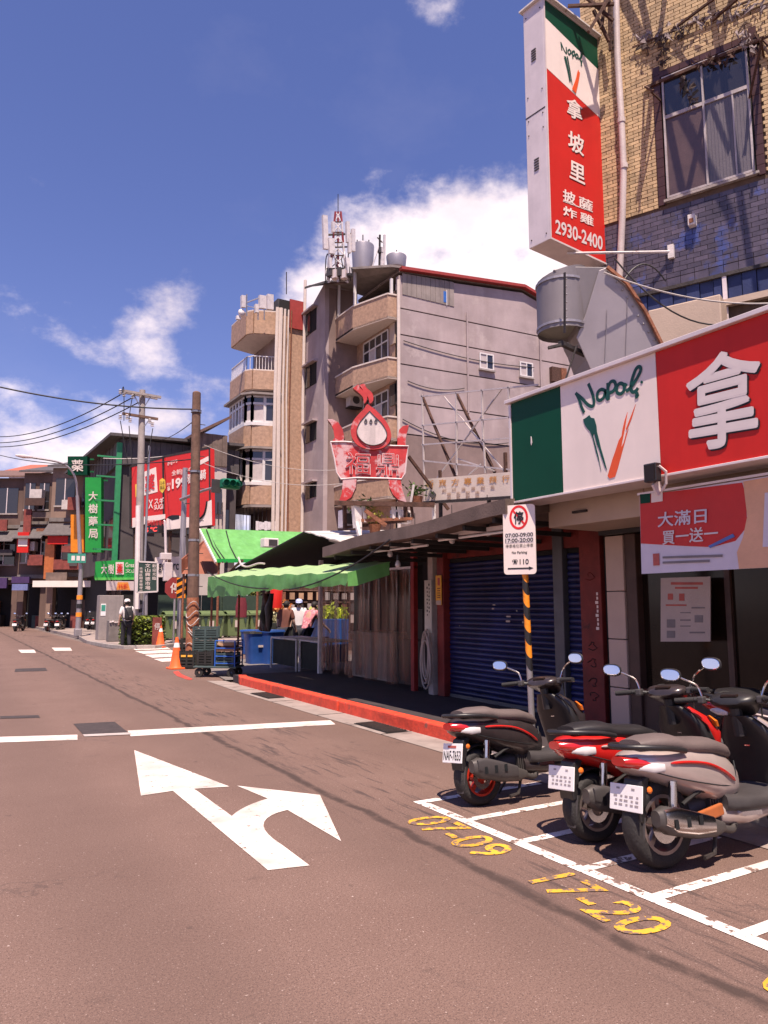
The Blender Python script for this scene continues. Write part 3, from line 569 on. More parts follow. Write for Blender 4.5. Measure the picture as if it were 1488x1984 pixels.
# ================================================================== vertical sign
r1, r2, r3 = ray(1065, 463), ray(1181, 508), ray(1025, 480); va = V((.9914, .1305, 0)); vn = V((.1305, -.9914, 0)); VZ = math.atan2(va.y, va.x)
VL = V((r1.x, r1.y, 0)) * (8.1 / r1.y)
def cross2(a, b): return a.x * b.y - a.y * b.x
VWd = -cross2(VL, r2) / cross2(va, r2); VT = -cross2(VL, r3) / cross2(-vn, r3)
zb, zt_ = ZAT(VL.x, VL.y, 463), ZAT(VL.x, VL.y, -6)
vs_ = thing('vertical_sign', 'tall lit-box vertical sign in red and white projecting from the tiled wall', 'sign', VL + V((0, 0, zb)), VZ)
H = zt_ - zb
MB().bb((0, .004, 0), (VWd, VT, H)).build('sign_case', 'pale_metal', vs_, bevel=.008)
def vl(u, v): p = PP(u, v, VL, vn) - VL; return (p.dot(va), p.z - zb)
C7 = lambda x, y: (980 + .3414 * x, .3414 * y)
def clampv(p): return (min(max(p[0], .03), VWd - .03), min(max(p[1], .03), H - .03))
def vpoly(pts, mat, name, d):
    b = MB(); q = [clampv(vl(*C7(*p))) for p in pts]; b.slab([(x, -d, z) for x, z in q], (0, d - .002, 0)); return b.build(name, mat, vs_)
vpoly([(200, -80), (560, -80), (560, 420), (521, 392), (213, 90)], 'sign_green', 'sign_panel', .006)
vpoly([(213, 93), (521, 395), (560, 430), (560, 700), (542, 678), (225, 382), (200, 360), (200, 85)], 'sign_white', 'sign_panel', .006)
vpoly([(200, 364), (225, 386), (542, 682), (560, 700), (600, 1600), (240, 1500)], 'sign_red', 'sign_panel', .006)
for a, b in [((0, 0), (.028, H)), ((VWd - .028, 0), (VWd, H)), ((.028, 0), (VWd - .028, .028)), ((.028, H - .028), (VWd - .028, H))]: MB().bb((a[0], -.02, a[1]), (b[0], .003, b[1])).build('sign_edge', 'pale_metal', vs_)
MB().bb((-.05, -.08, H + .002), (VWd + .05, VT + .05, H + .03)).build('top_cap', 'rusty_white', vs_)
def vt(body, x0, x1, y0, y1, s, mat, bold=.03):
    q = [vl(*C7(x0, y1)), vl(*C7(x1, y1 + s * (x1 - x0))), vl(*C7(x1, y0 + s * (x1 - x0))), vl(*C7(x0, y0))]
    text(body, None, 0, 0, 0, 0, mat, vs_, bold, 'lettering', .004, q=[V((x, -.008, z)) for x, z in q])
for body, x0, x1, y0, y1, s in [('拿', 342, 432, 545, 655, .5), ('坡', 350, 440, 735, 848, .5), ('里', 358, 446, 905, 1010, .48)]:
    vt(body, x0 + 3, x1 + 3, y0 + 3, y1 + 3, s, 'ink', .03); 
    q = None
for o in list(vs_.children):
    if o.name.startswith('lettering'):
        for v in o.data.vertices: v.co.y += .0015
for body, x0, x1, y0, y1, s in [('拿', 342, 432, 545, 655, .5), ('坡', 350, 440, 735, 848, .5), ('里', 358, 446, 905, 1010, .48), ('披', 320, 392, 1070, 1140, .42), ('薩', 412, 490, 1112, 1175, .42), ('炸', 322, 400, 1165, 1222, .4), ('雞', 418, 494, 1200, 1258, .4)]: vt(body, x0, x1, y0, y1, s, 'sign_white', .028)
vt('2930-2400', 278, 546, 1245, 1325, .37, 'letter_grey', .02)
b = MB(); q = [vl(*C7(322, 1142)), vl(*C7(490, 1205))]; MB().bar((q[0][0], -.009, q[0][1]), (q[1][0], -.009, q[1][1]), .004, .016).build('rule_line', 'sign_white', vs_)
fr = [vl(*C7(x, y)) for x, y in [(312, 240), (330, 300), (330, 262), (345, 300), (352, 262)]]
def v7(pts, w, mat, k=0):
    pp = [V((*vl(*C7(x, y)), 0)) for x, y in pts]; pp = spline(pp, 4) if len(pp) > 2 else pp; n = len(pp); vs = []
    for i, p in enumerate(pp):
        d = (pp[min(i + 1, n - 1)] - pp[max(i - 1, 0)]).normalized(); ww = w if not isinstance(w, tuple) else w[0] + (w[1] - w[0]) * i / (n - 1); s = V((-d.y, d.x, 0)) * ww / 2; vs += [p + s, p - s]
    MB().add([(p.x, -.009 - .0006 * k, p.y) for p in vs], [(2 * i, 2 * i + 1, 2 * i + 3, 2 * i + 2) for i in range(n - 1)]).build('script_stroke', mat, vs_)
for k, st in enumerate([[(316, 288), (310, 240)], [(310, 242), (328, 285), (342, 305), (340, 268)], [(362, 282), (350, 290), (356, 312), (366, 300), (364, 286), (370, 308)], [(374, 290), (378, 335)], [(375, 298), (386, 292), (388, 312), (377, 318)], [(402, 306), (392, 318), (400, 332), (408, 322), (402, 308)], [(408, 334), (424, 330), (432, 306), (424, 312), (420, 345), (430, 352)], [(430, 345), (424, 368), (430, 374)]]): v7(st, .028, 'ink_green', k)
v7([(332, 322), (350, 400), (362, 465)], (.06, .04), 'ink_green', 9); v7([(345, 322), (360, 400), (374, 486)], (.035, .012), 'ink_green', 10); v7([(383, 520), (398, 470), (412, 410)], (.11, .05), 'brush_orange', 11); v7([(396, 470), (404, 420), (408, 400)], (.05, .012), 'brush_orange', 12)
for zc_ in (H * .76, H * .30):
    for k in range(5): MB().bb((-.012, VT * .4, zc_ + k * .045), (.004, VT * .62, zc_ + .02 + k * .045)).build('louvre', 'dark_grey', vs_)
MB().bb((-.004, .01, H * .535), (.004, VT, H * .54)).build('seam', 'iron', vs_)
for zz in (.12, H * .46, H * .52, H * .62, H - .15):
    for y in (.06, VT - .06): MB().ball((-.004, y, zz), .012, 6).build('screw', 'iron', vs_)
# brackets from sign to wall
for i, (v0, v1) in enumerate([(118, 178), (276, 332), (432, 478)]):
    g = thing('sign_bracket', ['topmost', 'middle', 'lowest'][i] + ' white plate bracket between the vertical sign and the drain pipe', 'bracket', VL + va * (VWd + .02) + V((0, 0, ZAT(*(VL + va * VWd).xy, (v0 + v1) / 2))), VZ, 'brackets behind the vertical sign')
    h = .34; MB().bb((0, .1, -h / 2), (.02, .38, h / 2)).build('plate', 'rusty_white', g); MB().bb((.02, .12, h / 2 - .03), (.24, .16, h / 2)).build('arm', 'rusty_white', g); MB().bb((.02, .12, -h / 2), (.24, .16, -h / 2 + .03)).build('arm', 'rusty_white', g); MB().bar((.02, .14, h / 2 - .04), (.24, .14, -h / 2 + .04), .03, .02).build('brace', 'rusty_white', g)
p0, p1 = VL + va * .55 + vn * -.1 + V((0, 0, zb - .03)), OB + oa * ol(1302, 490).x + on * .05 + V((0, 0, ol(1302, 490).z))
g = thing('sign_strut', 'pale stay rod from the vertical sign to a plate on blue tiles', 'strut'); MB().tube([p0, p1], .022, 8).build('rod', 'rusty_white', g); MB().box(p1, (.06, .09, .22), RZ + math.pi / 2).build('wall_plate', 'rusty_white', g)
# exhaust duct
g = thing('exhaust_duct', 'big curved grey sheet metal exhaust duct rising behind the fascia sign', 'duct')
DX = 7.2
n_ = 18; TOPV = V((0, 0, 1)); cyl_c = PD(1088, 585, 9.5); rr = .315
zc0, zc1 = ZAT(cyl_c.x, cyl_c.y, 648), ZAT(cyl_c.x, cyl_c.y, 540)
b = MB(); vs = []
for k in range(n_ + 1):
    t = 2 * math.pi * k / n_
    x, y = math.cos(t) * rr, math.sin(t) * rr
    vs += [(cyl_c.x + x, cyl_c.y + y, zc0 - .0), (cyl_c.x + x, cyl_c.y + y, zc1 + .09 * (x * _R.x + y * _R.y) / rr + .02)]
b.add(vs, [(2 * k, 2 * k + 2, 2 * k + 3, 2 * k + 1) for k in range(n_)]); b.add([vs[2 * k + 1] for k in range(n_)], [tuple(range(n_))]); b.build('duct_mouth', M('duct_metal', (.2, .175, .18), .45, .2, var=.08, sc=2, bump=.03, streak=.25), g, smooth=35)
b = MB(); b.add([(p[0], p[1], p[2] + .05) for p in vs[0::2][:n_]], [tuple(range(n_))]); b.build('mouth_screen', M('screen_grey', (.2, .19, .16), .7), g)
q = MB(); s = PD(1092, 560, 8.9)
for (u, D) in ((1094, 9.0),): MB().bar(PD(u, 528, D), PD(u, 645, D), .03, .012, up=(1, 0, 0)).build('seam', 'iron', g)
pa = [PD(1072, 522, 9.25), PD(1100, 516, 9.25), PD(1178, 517, 9.25), PD(1212, 548, 9.25), PD(1250, 605, 9.25), PD(1280, 668, 9.25), PD(1282, 720, 9.25), PD(1150, 735, 9.25), PD(1140, 690, 9.25), PD(1128, 655, 9.25), PD(1120, 640, 9.25), PD(1100, 560, 9.25)]
dv = V((_F.x, _F.y, 0)).normalized()
MB().slab(pa, dv * .75).build('duct_elbow', 'duct_metal', g, bevel=.01)
pb = [PD(1160, 525, 9.235), PD(1176, 519, 9.235), PD(1212, 549, 9.235), PD(1250, 606, 9.235), PD(1279, 668, 9.235), PD(1280, 720, 9.235), PD(1152, 735, 9.235), PD(1116, 655, 9.235), PD(1134, 610, 9.235)]
MB().slab(pb, dv * -.02).build('side_panel', M('duct_pale', (.31, .27, .28), .4, .3, var=.08, sc=2, bump=.03, streak=.15), g, bevel=.006)
for i in range(4):
    a = [(1178, 517), (1214, 548), (1251, 604), (1282, 668)]
for (p, q) in zip([(1176, 517), (1214, 548), (1251, 604)], [(1214, 548), (1251, 604), (1283, 668)]): MB().bar(PD(*p, 9.18), PD(*q, 9.18), .05, .025, up=(0, -1, 0)).build('rusty_edge', 'rust', g)
for u, v0, v1 in ((1172, 600, 700), (1212, 580, 690)): MB().bar(PD(u + 4, v0, 9.2), PD(u, v1, 9.2), .006, .006).build('seam', 'galv', g)
MB().bar(PD(1062, 674, 9.1), PD(1090, 668, 9.1), .05, .03).build('stay_iron', 'iron', g); MB().bar(PD(1085, 664, 9.1), PD(1135, 688, 9.4), .06, .05).build('stay_iron', 'iron', g); MB().bar(PD(1118, 668, 9.2), PD(1096, 735, 9.2), .02, .02).build('stay_iron', 'iron', g)
for k in range(9): MB().ball(PD(1186 + k * 10.2, 530 + k * 15.5 + (k > 4) * 4, 9.2), .012, 6).build('rivet', 'steel', g)
for k in range(7): MB().ball(PD(1094 + 4, 540 + k * 15, 8.98), .011, 6).build('rivet', 'steel', g)
for zz in (zc0 + .05, zc1 - .12): MB().lathe([(rr + .001, 0), (rr + .012, 0), (rr + .012, .03), (rr + .001, .03)], (cyl_c.x, cyl_c.y, zz), n=24).build('band', 'galv', g)
M('wire_dark', (.05, .045, .045), .6, bump=0)
for i, (a, b, d, m) in enumerate([((1170, 528, 9.0), (1490, 588, 9.6), .12, 'cable_pale'), ((1190, 500, 9.2), (1440, 620, 9.4), .35, 'wire_dark'), ((1200, 560, 10), (1290, 545, 10.3), -.3, 'wire_dark')]):
    tag(MB().tube(sag(PD(*a), PD(*b), d), .011, 5).build('slack_cable', m), ['pale cable strung from the duct across the navy sheets', 'dark slack cable hanging over the fascia sign', 'short arched cable against the blue tiles'][i], 'cable', 'loose cables on the tiled wall')
# ================================================================== red painted shop with roller shutters
M('red_wall', (.17, .02, .016), .6, var=.3, sc=4, bump=.15, patch=((.05, .012, .012), 3, .6)); M('shutter_blue', (.014, .018, .085), .36, .2, var=.5, sc=1.5, bump=.06, bsc=8, streak=.4, patch=((.05, .045, .08), 2.5, .64)); M('grey_post', (.1, .1, .11), .5, .3, var=.15); M('soffit_dark', (.03, .026, .025), .85, var=.3); M('roof_felt', (.16, .115, .095), .9, var=.3, sc=3, bump=.3, streak=.25); M('fascia_brown', (.13, .09, .075), .8, var=.25, sc=3, bump=.2)
rs = thing('shutter_shop', 'low red painted shop closed by blue roller shutters', 'shop', (6.9, 8, 0))
def rsb(a, b, mat, name, bev=0, par=None): q = MB().bb(a, b); q.v = [(x - 6.9, y - 8, z) for x, y, z in q.v]; return q.build(name, mat, par or rs, bevel=bev)
YA, YB = 9.74, 7.32
def shutter(y0, y1, z1):
    n = int((z1 - .16) / .076); sh = rsb((6.97, y0, .12), (6.99, y1, z1), 'dark_interior', 'roller_shutter')
    me = None
    b = MB(); prof = [(0, 0), (-.014, .012), (-.02, .036), (-.014, .06), (0, .07)]; L_ = abs(y1 - y0) - .01
    vs = [(x, 0, z) for x, z in prof] + [(x, L_, z) for x, z in prof]; b.add(vs, [(i, i + 1, 6 + i, 5 + i) for i in range(4)]); me = b.mesh('slat', 'shutter_blue', 50)
    for k in range(n): place(me, 'slat', sh, loc=(6.968 - 6.9 + rnd.uniform(-.004, .003), min(y0, y1) + .005 - 8, .17 + k * .076))
    rsb((6.94, y0, .12), (6.968, y1, .17), 'grey_post', 'bottom_rail', par=sh)
    return sh
shutter(YB, YA, 2.28); shutter(6.79, 7.10, 2.28)
rsb((6.88, 7.12, .12), (6.99, 7.30, 2.75), 'grey_post', 'post', .01); rsb((6.84, 6.43, .12), (7.0, 6.78, 2.75), 'red_wall', 'column', .012); rsb((6.84, 9.75, .12), (7.0, 9.93, 2.75), 'red_wall', 'column', .012)
rsb((6.92, 6.78, 2.285), (7.0, 7.12, 2.75), 'red_wall', 'header'); rsb((6.92, 7.3, 2.285), (7.0, 9.75, 2.75), 'red_wall', 'header'); rsb((6.9, 6.16, .12), (7.0, 6.42, 2.75), 'black_plastic', 'side_wall')
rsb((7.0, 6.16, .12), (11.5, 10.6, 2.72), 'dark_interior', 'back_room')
for k in range(9): rsb((6.835, 6.48, 1.5 + k * .052 - .25), (6.839, 6.505 + .02 * (k % 3 == 0), 1.535 + k * .052 - .25), 'sign_white', 'painted_mark')
for k, zz in enumerate((.45, .62, .85, 1.05, 1.9)):
    pts = [(6.838, 6.6 + .09 * math.cos(a) * (.6 + .4 * math.sin(3 * a + k)), zz + .05 * math.sin(a)) for a in [i * .7 for i in range(9)]]; b = MB().tube(pts, .006, 4); b.v = [(x - 6.9, y - 8, z) for x, y, z in b.v]; b.build('scrawl', 'red_wall' if k == 4 else 'ink', rs)
# stickers on the shutter
for (u, v, w, h) in [(955, 1178, .05, .02), (985, 1193, .09, .022), (984, 1202, .09, .025), (1001, 1182, .02, .02), (957, 1171, .06, .015), (890, 1212, .015, .012), (1013, 1204, .03, .025)]:
    p = PX(u, v, 6.945); rsb((p.x, p.y - w / 2, p.z - h), (p.x + .003, p.y + w / 2, p.z), 'paper', 'sticker')
# roof with sagging brown fascia; its edge stands out over the pavement
XR = 5.12
def edge_z(y): return 2.665 + .02 * math.sin(y * 2.2) - (y - 6.2) * .042
ys_ = [6.12 + .25 * i for i in range(19)]
b = MB(); vs = []
for y in ys_: z = edge_z(y); vs += [(XR, y, z - .16), (XR, y, z), (XR + .05, y, z - .16), (11.5, y, z + .5), (11.5, y, z + .4)]
fs = []
for i in range(len(ys_) - 1):
    o = i * 5; p = o + 5; fs += [(o, p, p + 1, o + 1), (o + 1, p + 1, p + 3, o + 3), (o + 2, o + 4, p + 4, p + 2), (o, o + 2, p + 2, p)]
fs += [(0, 1, 3, 4, 2), tuple(5 * (len(ys_) - 1) + k for k in (0, 2, 4, 3, 1))]
b.add(vs, fs); b.v = [(x - 6.9, y - 8, z) for x, y, z in b.v]; b.build('roof', ['fascia_brown'], rs)
for i in range(8): y = 6.4 + i * .56; rsb((5.2, y, edge_z(y) - .22), (6.9, y + .05, edge_z(y) - .165), 'soffit_dark', 'rafter')
for k, (y0, y1) in enumerate([(6.5, 8.0), (8.2, 9.9)]):
    g = thing('tube_light', 'white fluorescent batten under the roof edge, %s' % ('the one nearer the parking sign' if k == 0 else 'the one nearer the green awning'), 'lamp', (5.55, (y0 + y1) / 2, 2.42 - .045 * k), group='tube lights under the shop roof')
    MB().bb((-.03, -(y1 - y0) / 2, 0), (.03, (y1 - y0) / 2, .05)).build('batten', 'white_paint', g); MB().cyl((-.02, -(y1 - y0) / 2 + .03, -.03), (-.02, (y1 - y0) / 2 - .03, -.03), .016).build('tube', 'reflective', g)
    for s in (-1, 1): MB().cyl((.0, s * (y1 - y0) * .35, .05), (.0, s * (y1 - y0) * .35, .2), .006, n=5).build('hanger', 'cable', g)
M('bulb_glass', (.5, .46, .44), .15, var=.05, bump=0, spec=.8)
for i, (u, v) in enumerate([(756, 1072), (771, 1092), (804, 1056), (876, 1045), (945, 1030), (1190, 1000)][:5]):
    p = PX(u, v, 5.6); g = thing('light_bulb', ['light bulb hanging over the shut red shop, second from the green awning', 'lowest light bulb, hanging just above the plastic curtain', 'middle light bulb under the brown roof edge', 'light bulb hanging in front of the red wall over the shutter', 'light bulb hanging nearest the parking sign'][i], 'light bulb', p, group='bulbs under the shop roof')
    MB().lathe([(.0, -.06), (.03, -.05), (.042, -.02), (.035, .015), (.018, .045), (.016, .05)], n=14).build('bulb', 'bulb_glass', g, smooth=60); MB().cyl((0, 0, .045), (0, 0, .12), .02).build('socket', 'black_plastic', g); MB().cyl((0, 0, .12), (0, 0, .45), .005, n=5).build('cord', 'cable', g)
lit = PZ(545, 1332); tag(MB().add([(0, 0, .012), (.07, .01, .03), (.09, .07, .012), (.02, .08, .04)], [(0, 1, 2), (0, 2, 3)]).build('paper_scrap', 'paper', loc=(lit.x, lit.y, 0)), 'crumpled white paper scrap lying in the gutter by the red kerb', 'litter')
# post with plates, hose
po = thing('shop_post', 'pale post at the end of the red shop where the hose hangs', 'post', (6.86, 10.08, .12)); MB().bb((-.05, -.07, 0), (.05, .07, 2.4)).build('post', M('dirty_cream', (.4, .34, .31), .7, var=.2, streak=.4), po, bevel=.01)
pl = tag(MB().bb((6.78, 10.0, 1.1), (6.8, 10.2, 1.95)).build('stall_plate', M('plate_cream', (.5, .48, .42), .5, patch=((.35, .42, .2), 3, .62))), 'tall cream plate with brush lettering on the post beside the red column', 'sign')
for i in range(8):
    for y_, o_ in ((10.05, 0), (10.105, -.05)): MB().bb((6.776, y_, 1.86 - i * .062 + o_), (6.779, y_ + .028 - .008 * (i % 3), 1.895 - i * .062 + o_ - .008 * (i % 2))).build('brush_mark', 'ink', pl)
yl = tag(MB().bb((6.81, 9.76, 1.55), (6.82, 9.92, 2.02)).build('yellow_notice', M('notice_yellow', (.75, .38, .05), .55)), 'yellow notice pasted on the red column by the blue shutter', 'notice')
MB().bb((6.807, 9.8, 1.86), (6.809, 9.86, 1.98)).build('print_mark', 'print_red', yl); MB().bb((6.807, 9.765, 1.552), (6.809, 9.915, 1.62)).build('white_strip', 'paper', yl)
for i in range(5): MB().bb((6.807, 9.79, 1.66 + i * .036), (6.809, 9.87, 1.675 + i * .036)).build('print_mark', 'rust', yl)
hz = thing('hose_coil', 'coil of pale hose hanging on the post by the shutter', 'hose', (6.74, 10.08, 1.25))
M('hose_pale', (.42, .35, .3), .6)
for k in range(6):
    r0 = .08 + .012 * k; MB().tube([(-.02 * (k % 3), .035 * math.sin(k * 2) + r0 * math.sin(a), -.45 + (.36 + .03 * math.sin(k * 3)) * math.cos(a) - .04 * k) for a in [i * math.pi / 10 for i in range(21)]], .014, 6).build('hose_loop', 'hose_pale', hz, smooth=60)

# ================================================================== market shed: curtain, gable, awnings
ms = thing('market_shed', 'dark market shed with a gabled roof and a hanging plastic curtain', 'market shed', (6.9, 13, 0))
def mo(b): b.v = [(x - 6.9, y - 13, z) for x, y, z in b.v]; return b
def msb(a, b, mat, name, bev=0): return mo(MB().bb(a, b)).build(name, mat, ms, bevel=bev)
msb((6.84, 10.62, .12), (6.92, 10.72, 2.6), M('post_red', (.25, .02, .018), .6, var=.3), 'post'); msb((6.84, 14.3, .12), (6.92, 14.38, 2.5), 'rusty_white', 'post')
msb((9.75, 10.6, .0), (9.9, 18.2, 2.6), 'dark_interior', 'rear_wall'); msb((6.95, 10.3, .0), (9.7, 10.5, 2.7), 'dark_interior', 'side_wall'); msb((6.86, 10.62, 2.17), (6.9, 14.4, 2.21), 'rusty_white', 'curtain_rail')  # dark rear and side walls added to keep light out of the shed
sheet('pvc', (.27, .135, .09), .42, .14); sheet('pvc_dirty', (.13, .06, .04), .55, .18)
b = None
for i in range(18):
    y0 = 10.74 + i * .2; w = .235; d = .03 * math.sin(i * 2.3); vs = []
    for z in (.2 + .05 * math.sin(i * 1.7), .9, 1.6, 2.18):
        for j in range(6): t = j / 5; vs.append((6.86 + d + .02 * math.sin(t * math.pi) + .012 * math.sin(z * 3 + i), y0 + w * t, z))
    fs = [(r * 6 + c, r * 6 + c + 1, r * 6 + c + 7, r * 6 + c + 6) for r in range(3) for c in range(5)]
    mo(MB().add(vs, fs)).build('curtain_strip', 'pvc' if i % 3 else 'pvc_dirty', ms, smooth=60)
bx = thing('stall_counter', 'cream counter dimly seen through the plastic curtain', 'counter', (7.35, 12.7, .12)); MB().bb((-.1, -.7, 0), (.4, .9, .85)).build('counter_body', M('cream_dull', (.42, .34, .29), .7), bx, bevel=.01); MB().bb((-.16, -.76, .85), (.46, .96, .9)).build('counter_top', 'dirty_cream', bx)
bx = thing('dark_crate_stack', 'dark stacked crates behind the plastic curtain', 'crate', (7.5, 11.5, .12)); MB().bb((-.2, -.5, 0), (.3, .35, .8)).build('crate', 'dark_grey', bx); MB().bb((-.18, -.45, .82), (.3, .1, 1.35)).build('crate', 'dark_grey', bx)
# gable: two roof sheets with the ridge running back from the street
M('corrugated_white', (.62, .56, .53), .55, .1, var=.15, sc=4, streak=.3); M('shade_black', (.012, .011, .011), .85, bump=.3, bsc=15)  # near-black colour stands in for shade under the gable roof
pk, lf, rt = PX(590, 1029, 5.7), PX(428, 1116, 5.7), PX(690, 1058, 5.7)
b = MB(); b.slab([pk, lf, lf + V((5, .0, .3)), pk + V((5, 0, .3))], (0, 0, -.03)); mo(b).build('roof_sheet', 'shade_black', ms)
for i in range(9):
    y0 = pk.y + (rt.y - pk.y) * i / 9; y1 = pk.y + (rt.y - pk.y) * (i + 1) / 9; z0 = pk.z + (rt.z - pk.z) * i / 9; z1 = pk.z + (rt.z - pk.z) * (i + 1) / 9
    b = MB(); b.slab([(5.7, y0, z0 + .01 * (i % 2)), (5.7, y1, z1 + .01 * (i % 2)), (10.5, y1, z1 + .3), (10.5, y0, z0 + .3)], (0, 0, -.02)); mo(b).build('corrugated_sheet', 'corrugated_white', ms)
b = MB(); b.slab([(8.0, pk.y, pk.z + .05), (8.0, lf.y, lf.z + .1), (8.0, lf.y, 2.45), (8.0, rt.y, 2.3), (8.0, rt.y, rt.z + .0)], (.04, 0, 0)); mo(b).build('gable_shade', 'shade_black', ms)  # black panel put in for the deep shade inside the gable
mo(MB().tube([PX(420, 1124, 5.66), PX(440, 1114, 5.66), PX(455, 1098, 5.66), PX(470, 1086, 5.66)], .03, 6)).build('verge_trim', 'rust_dark', ms)
mo(MB().tube(spline([PX(462, 1080, 5.6), PX(468, 1094, 5.6), PX(480, 1098, 5.6), PX(500, 1092, 5.6), PX(512, 1092, 5.6)]), .022, 6)).build('loose_conduit', 'pipe_pale', ms)
mo(MB().bar(PX(690, 1012, 5.7), PX(702, 1058, 5.7), .05, .05)).build('roof_prop', 'rusty_white', ms); mo(MB().bar(PX(640, 1047, 5.65), PX(700, 1062, 5.65), .06, .03)).build('eave_board', 'fascia_brown', ms)
# lower green awning with valance
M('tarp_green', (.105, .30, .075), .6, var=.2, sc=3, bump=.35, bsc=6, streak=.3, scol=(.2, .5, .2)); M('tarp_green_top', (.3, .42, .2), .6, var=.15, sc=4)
ga = thing('green_awning', 'bright green tarpaulin awning with a hanging valance over the market stalls', 'awning')
XG = 5.05; yl_, yr_ = 16.35, 9.62; N = 26; vs = []
def gz_(t): return 2.17 + (2.02 - 2.17) * t
for i in range(N + 1):
    t = i / N; y = yl_ + (yr_ - yl_) * t; z = gz_(t) + .015 * math.sin(i * 1.9); lo = 1.745 + (1.81 - 1.745) * t - (.03 if t < .42 else -.03) + .02 * math.sin(i * 2.6)
    vs += [(XG + .03 * math.sin(i * 2.1), y, lo), (XG - .01 + .02 * math.sin(i * 1.3), y, (lo + z) / 2), (XG, y, z), (5.8, y, z + .19)]
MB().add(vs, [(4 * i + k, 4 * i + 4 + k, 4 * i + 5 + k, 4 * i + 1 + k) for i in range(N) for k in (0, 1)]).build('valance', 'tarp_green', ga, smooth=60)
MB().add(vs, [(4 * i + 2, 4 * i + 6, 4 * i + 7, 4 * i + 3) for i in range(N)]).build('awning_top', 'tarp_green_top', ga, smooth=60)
MB().add([(XG, yr_, 1.82), (XG, yr_, 2.02), (5.75, yr_ - .02, 2.2), (5.75, yr_ - .02, 2.0), (5.2, yr_, 1.83)], [(0, 1, 2, 3, 4)]).build('end_flap', 'tarp_green', ga)
MB().tube([(XG + .04, yl_, 2.14), (XG + .04, yr_, 2.0)], .02, 6).build('front_bar', 'steel', ga)
for (a, b, d) in [((402, 1108), (520, 1140), .1), ((756, 1045), (560, 1142), .12)]: MB().tube(sag(PX(*a, 4.98), PX(*b, 5.0), d), .012, 5).build('tie_cord', 'cable', ga)
for yy in (16.25,): MB().cyl((5.75, yy, .02), (5.75, yy, 2.3), .025).build('awning_leg', 'rust', ga)
# upper green sheet roof
gu = thing('green_canopy', 'sloping plain green canopy behind the shaded gable', 'canopy')
q = [PY(388, 1026, 25.5), PY(420, 1090, 23.5), PY(560, 1090, 23.5), PY(600, 1033, 25.5)]
MB().slab(q, (0, .04, .04)).build('canopy_sheet', 'tarp_green', gu)
MB().bar(q[1] + V((0, -.02, .06)), q[2] + V((0, -.02, .06)), .03, .12).build('front_hem', 'bright_green', gu); MB().bar(q[0] + V((-.03, 0, 0)), q[1] + V((-.03, 0, 0)), .04, .08).build('side_hem', 'white_paint', gu)
for (a, b) in [((400, 1026), (432, 1090)), ((438, 1028), (462, 1090)), ((405, 1030), (440, 1090))]: MB().tube([PY(*a, 25.4), PY((a[0] + b[0]) / 2 - 4, (a[1] + b[1]) / 2, 24.4), PY(*b, 23.42)], .02, 5).build('cord', 'cable', gu)
for u in (424, 500): p = PY(u, 1090, 23.6); MB().cyl((p.x, p.y, 0), p, .04).build('canopy_leg', 'rust', gu)
ac = thing('roof_unit', 'small white box unit on the green canopy', 'box', PY(522, 1052, 23.2)); MB().box((0, 0, 0), (.5, .4, .3)).build('casing', 'white_paint', ac, bevel=.02); MB().box((.05, -.21, 0), (.3, .02, .2)).build('vent', 'dark_grey', ac)
oc = thing('brown_canopy', 'faded brown canopy with a red awning flap beside the wooden pole', 'canopy'); q = [PY(398, 1046, 27), PY(352, 1084, 25.5), PY(352, 1112, 25.4), PY(420, 1112, 25.4), PY(430, 1085, 27)]
MB().slab(q, (0, .05, .03)).build('canopy_sheet', M('brown_tarp', (.22, .07, .04), .7, var=.25, sc=3), oc); p = PY(412, 1112, 25.5); MB().cyl((p.x, p.y, 0), p, .04).build('canopy_leg', 'rust', oc); p = PY(356, 1112, 25.5); MB().cyl((p.x, p.y, .1), p, .04).build('canopy_leg', 'rust', oc)

# ================================================================== cauldron-shaped roof sign
M('pot_red', (.46, .035, .035), .5, .1, var=.25, sc=3, bump=.06, patch=((.56, .34, .34), 3.6, .47)); M('pot_rim', (.46, .035, .035), .5, var=.2, patch=((.52, .25, .25), 4, .55)); M('pot_side', (.2, .04, .03), .7, var=.4, sc=8); M('pot_white', (.62, .52, .5), .5, var=.12, streak=.45); M('neon', (.62, .5, .5), .4, bump=0)
fn = V((-_F.x, -_F.y, 0)).normalized(); PD0 = 13.4
ps = thing('cauldron_sign', 'weathered red roof sign shaped like a cauldron with an onion on top', 'sign')
C6 = lambda x, y: (600 + x * 400 / 1488, 740 + y * 400 / 1488)
p0_ = PD(*C6(440, 650), PD0)
def pc(x, y, d=0): return PP(*C6(x, y), p0_ + fn * d, fn)
def pot(pts, mats, name, d, th, curve=False): 
    b = MB(); pts = [tuple(p[:2]) for p in (spline([(*p, 0) for p in pts], 4) if curve else pts)]
    b.slab([pc(x, y, d) for x, y in pts], -fn * th); n = len(pts)
    for i in range(1, len(b.m)): b.m[i] = 1
    b.m[0] = 0; return b.build(name, mats, ps)
RP = ['pot_red', 'pot_side']
body = [(150, 432), (250, 430), (600, 460), (712, 462), (700, 540), (688, 660), (662, 700), (560, 695), (340, 690), (225, 700), (195, 655), (180, 560)]
pot(body, RP, 'bowl', .0, .22)
pot([(240, 698), (338, 696), (332, 760), (300, 830), (262, 855), (212, 858), (232, 800)], RP, 'foot', .012, .24); pot([(565, 698), (655, 706), (670, 780), (698, 866), (640, 850), (600, 810), (575, 760)], RP, 'foot', .012, .24)
pot([(162, 430), (180, 400), (170, 340), (150, 295), (126, 268), (165, 268), (205, 290), (238, 340), (248, 395), (244, 430)], RP, 'handle', .012, .24); pot([(632, 460), (632, 400), (645, 345), (670, 318), (716, 308), (706, 345), (694, 400), (692, 462)], RP, 'handle', .012, .24)
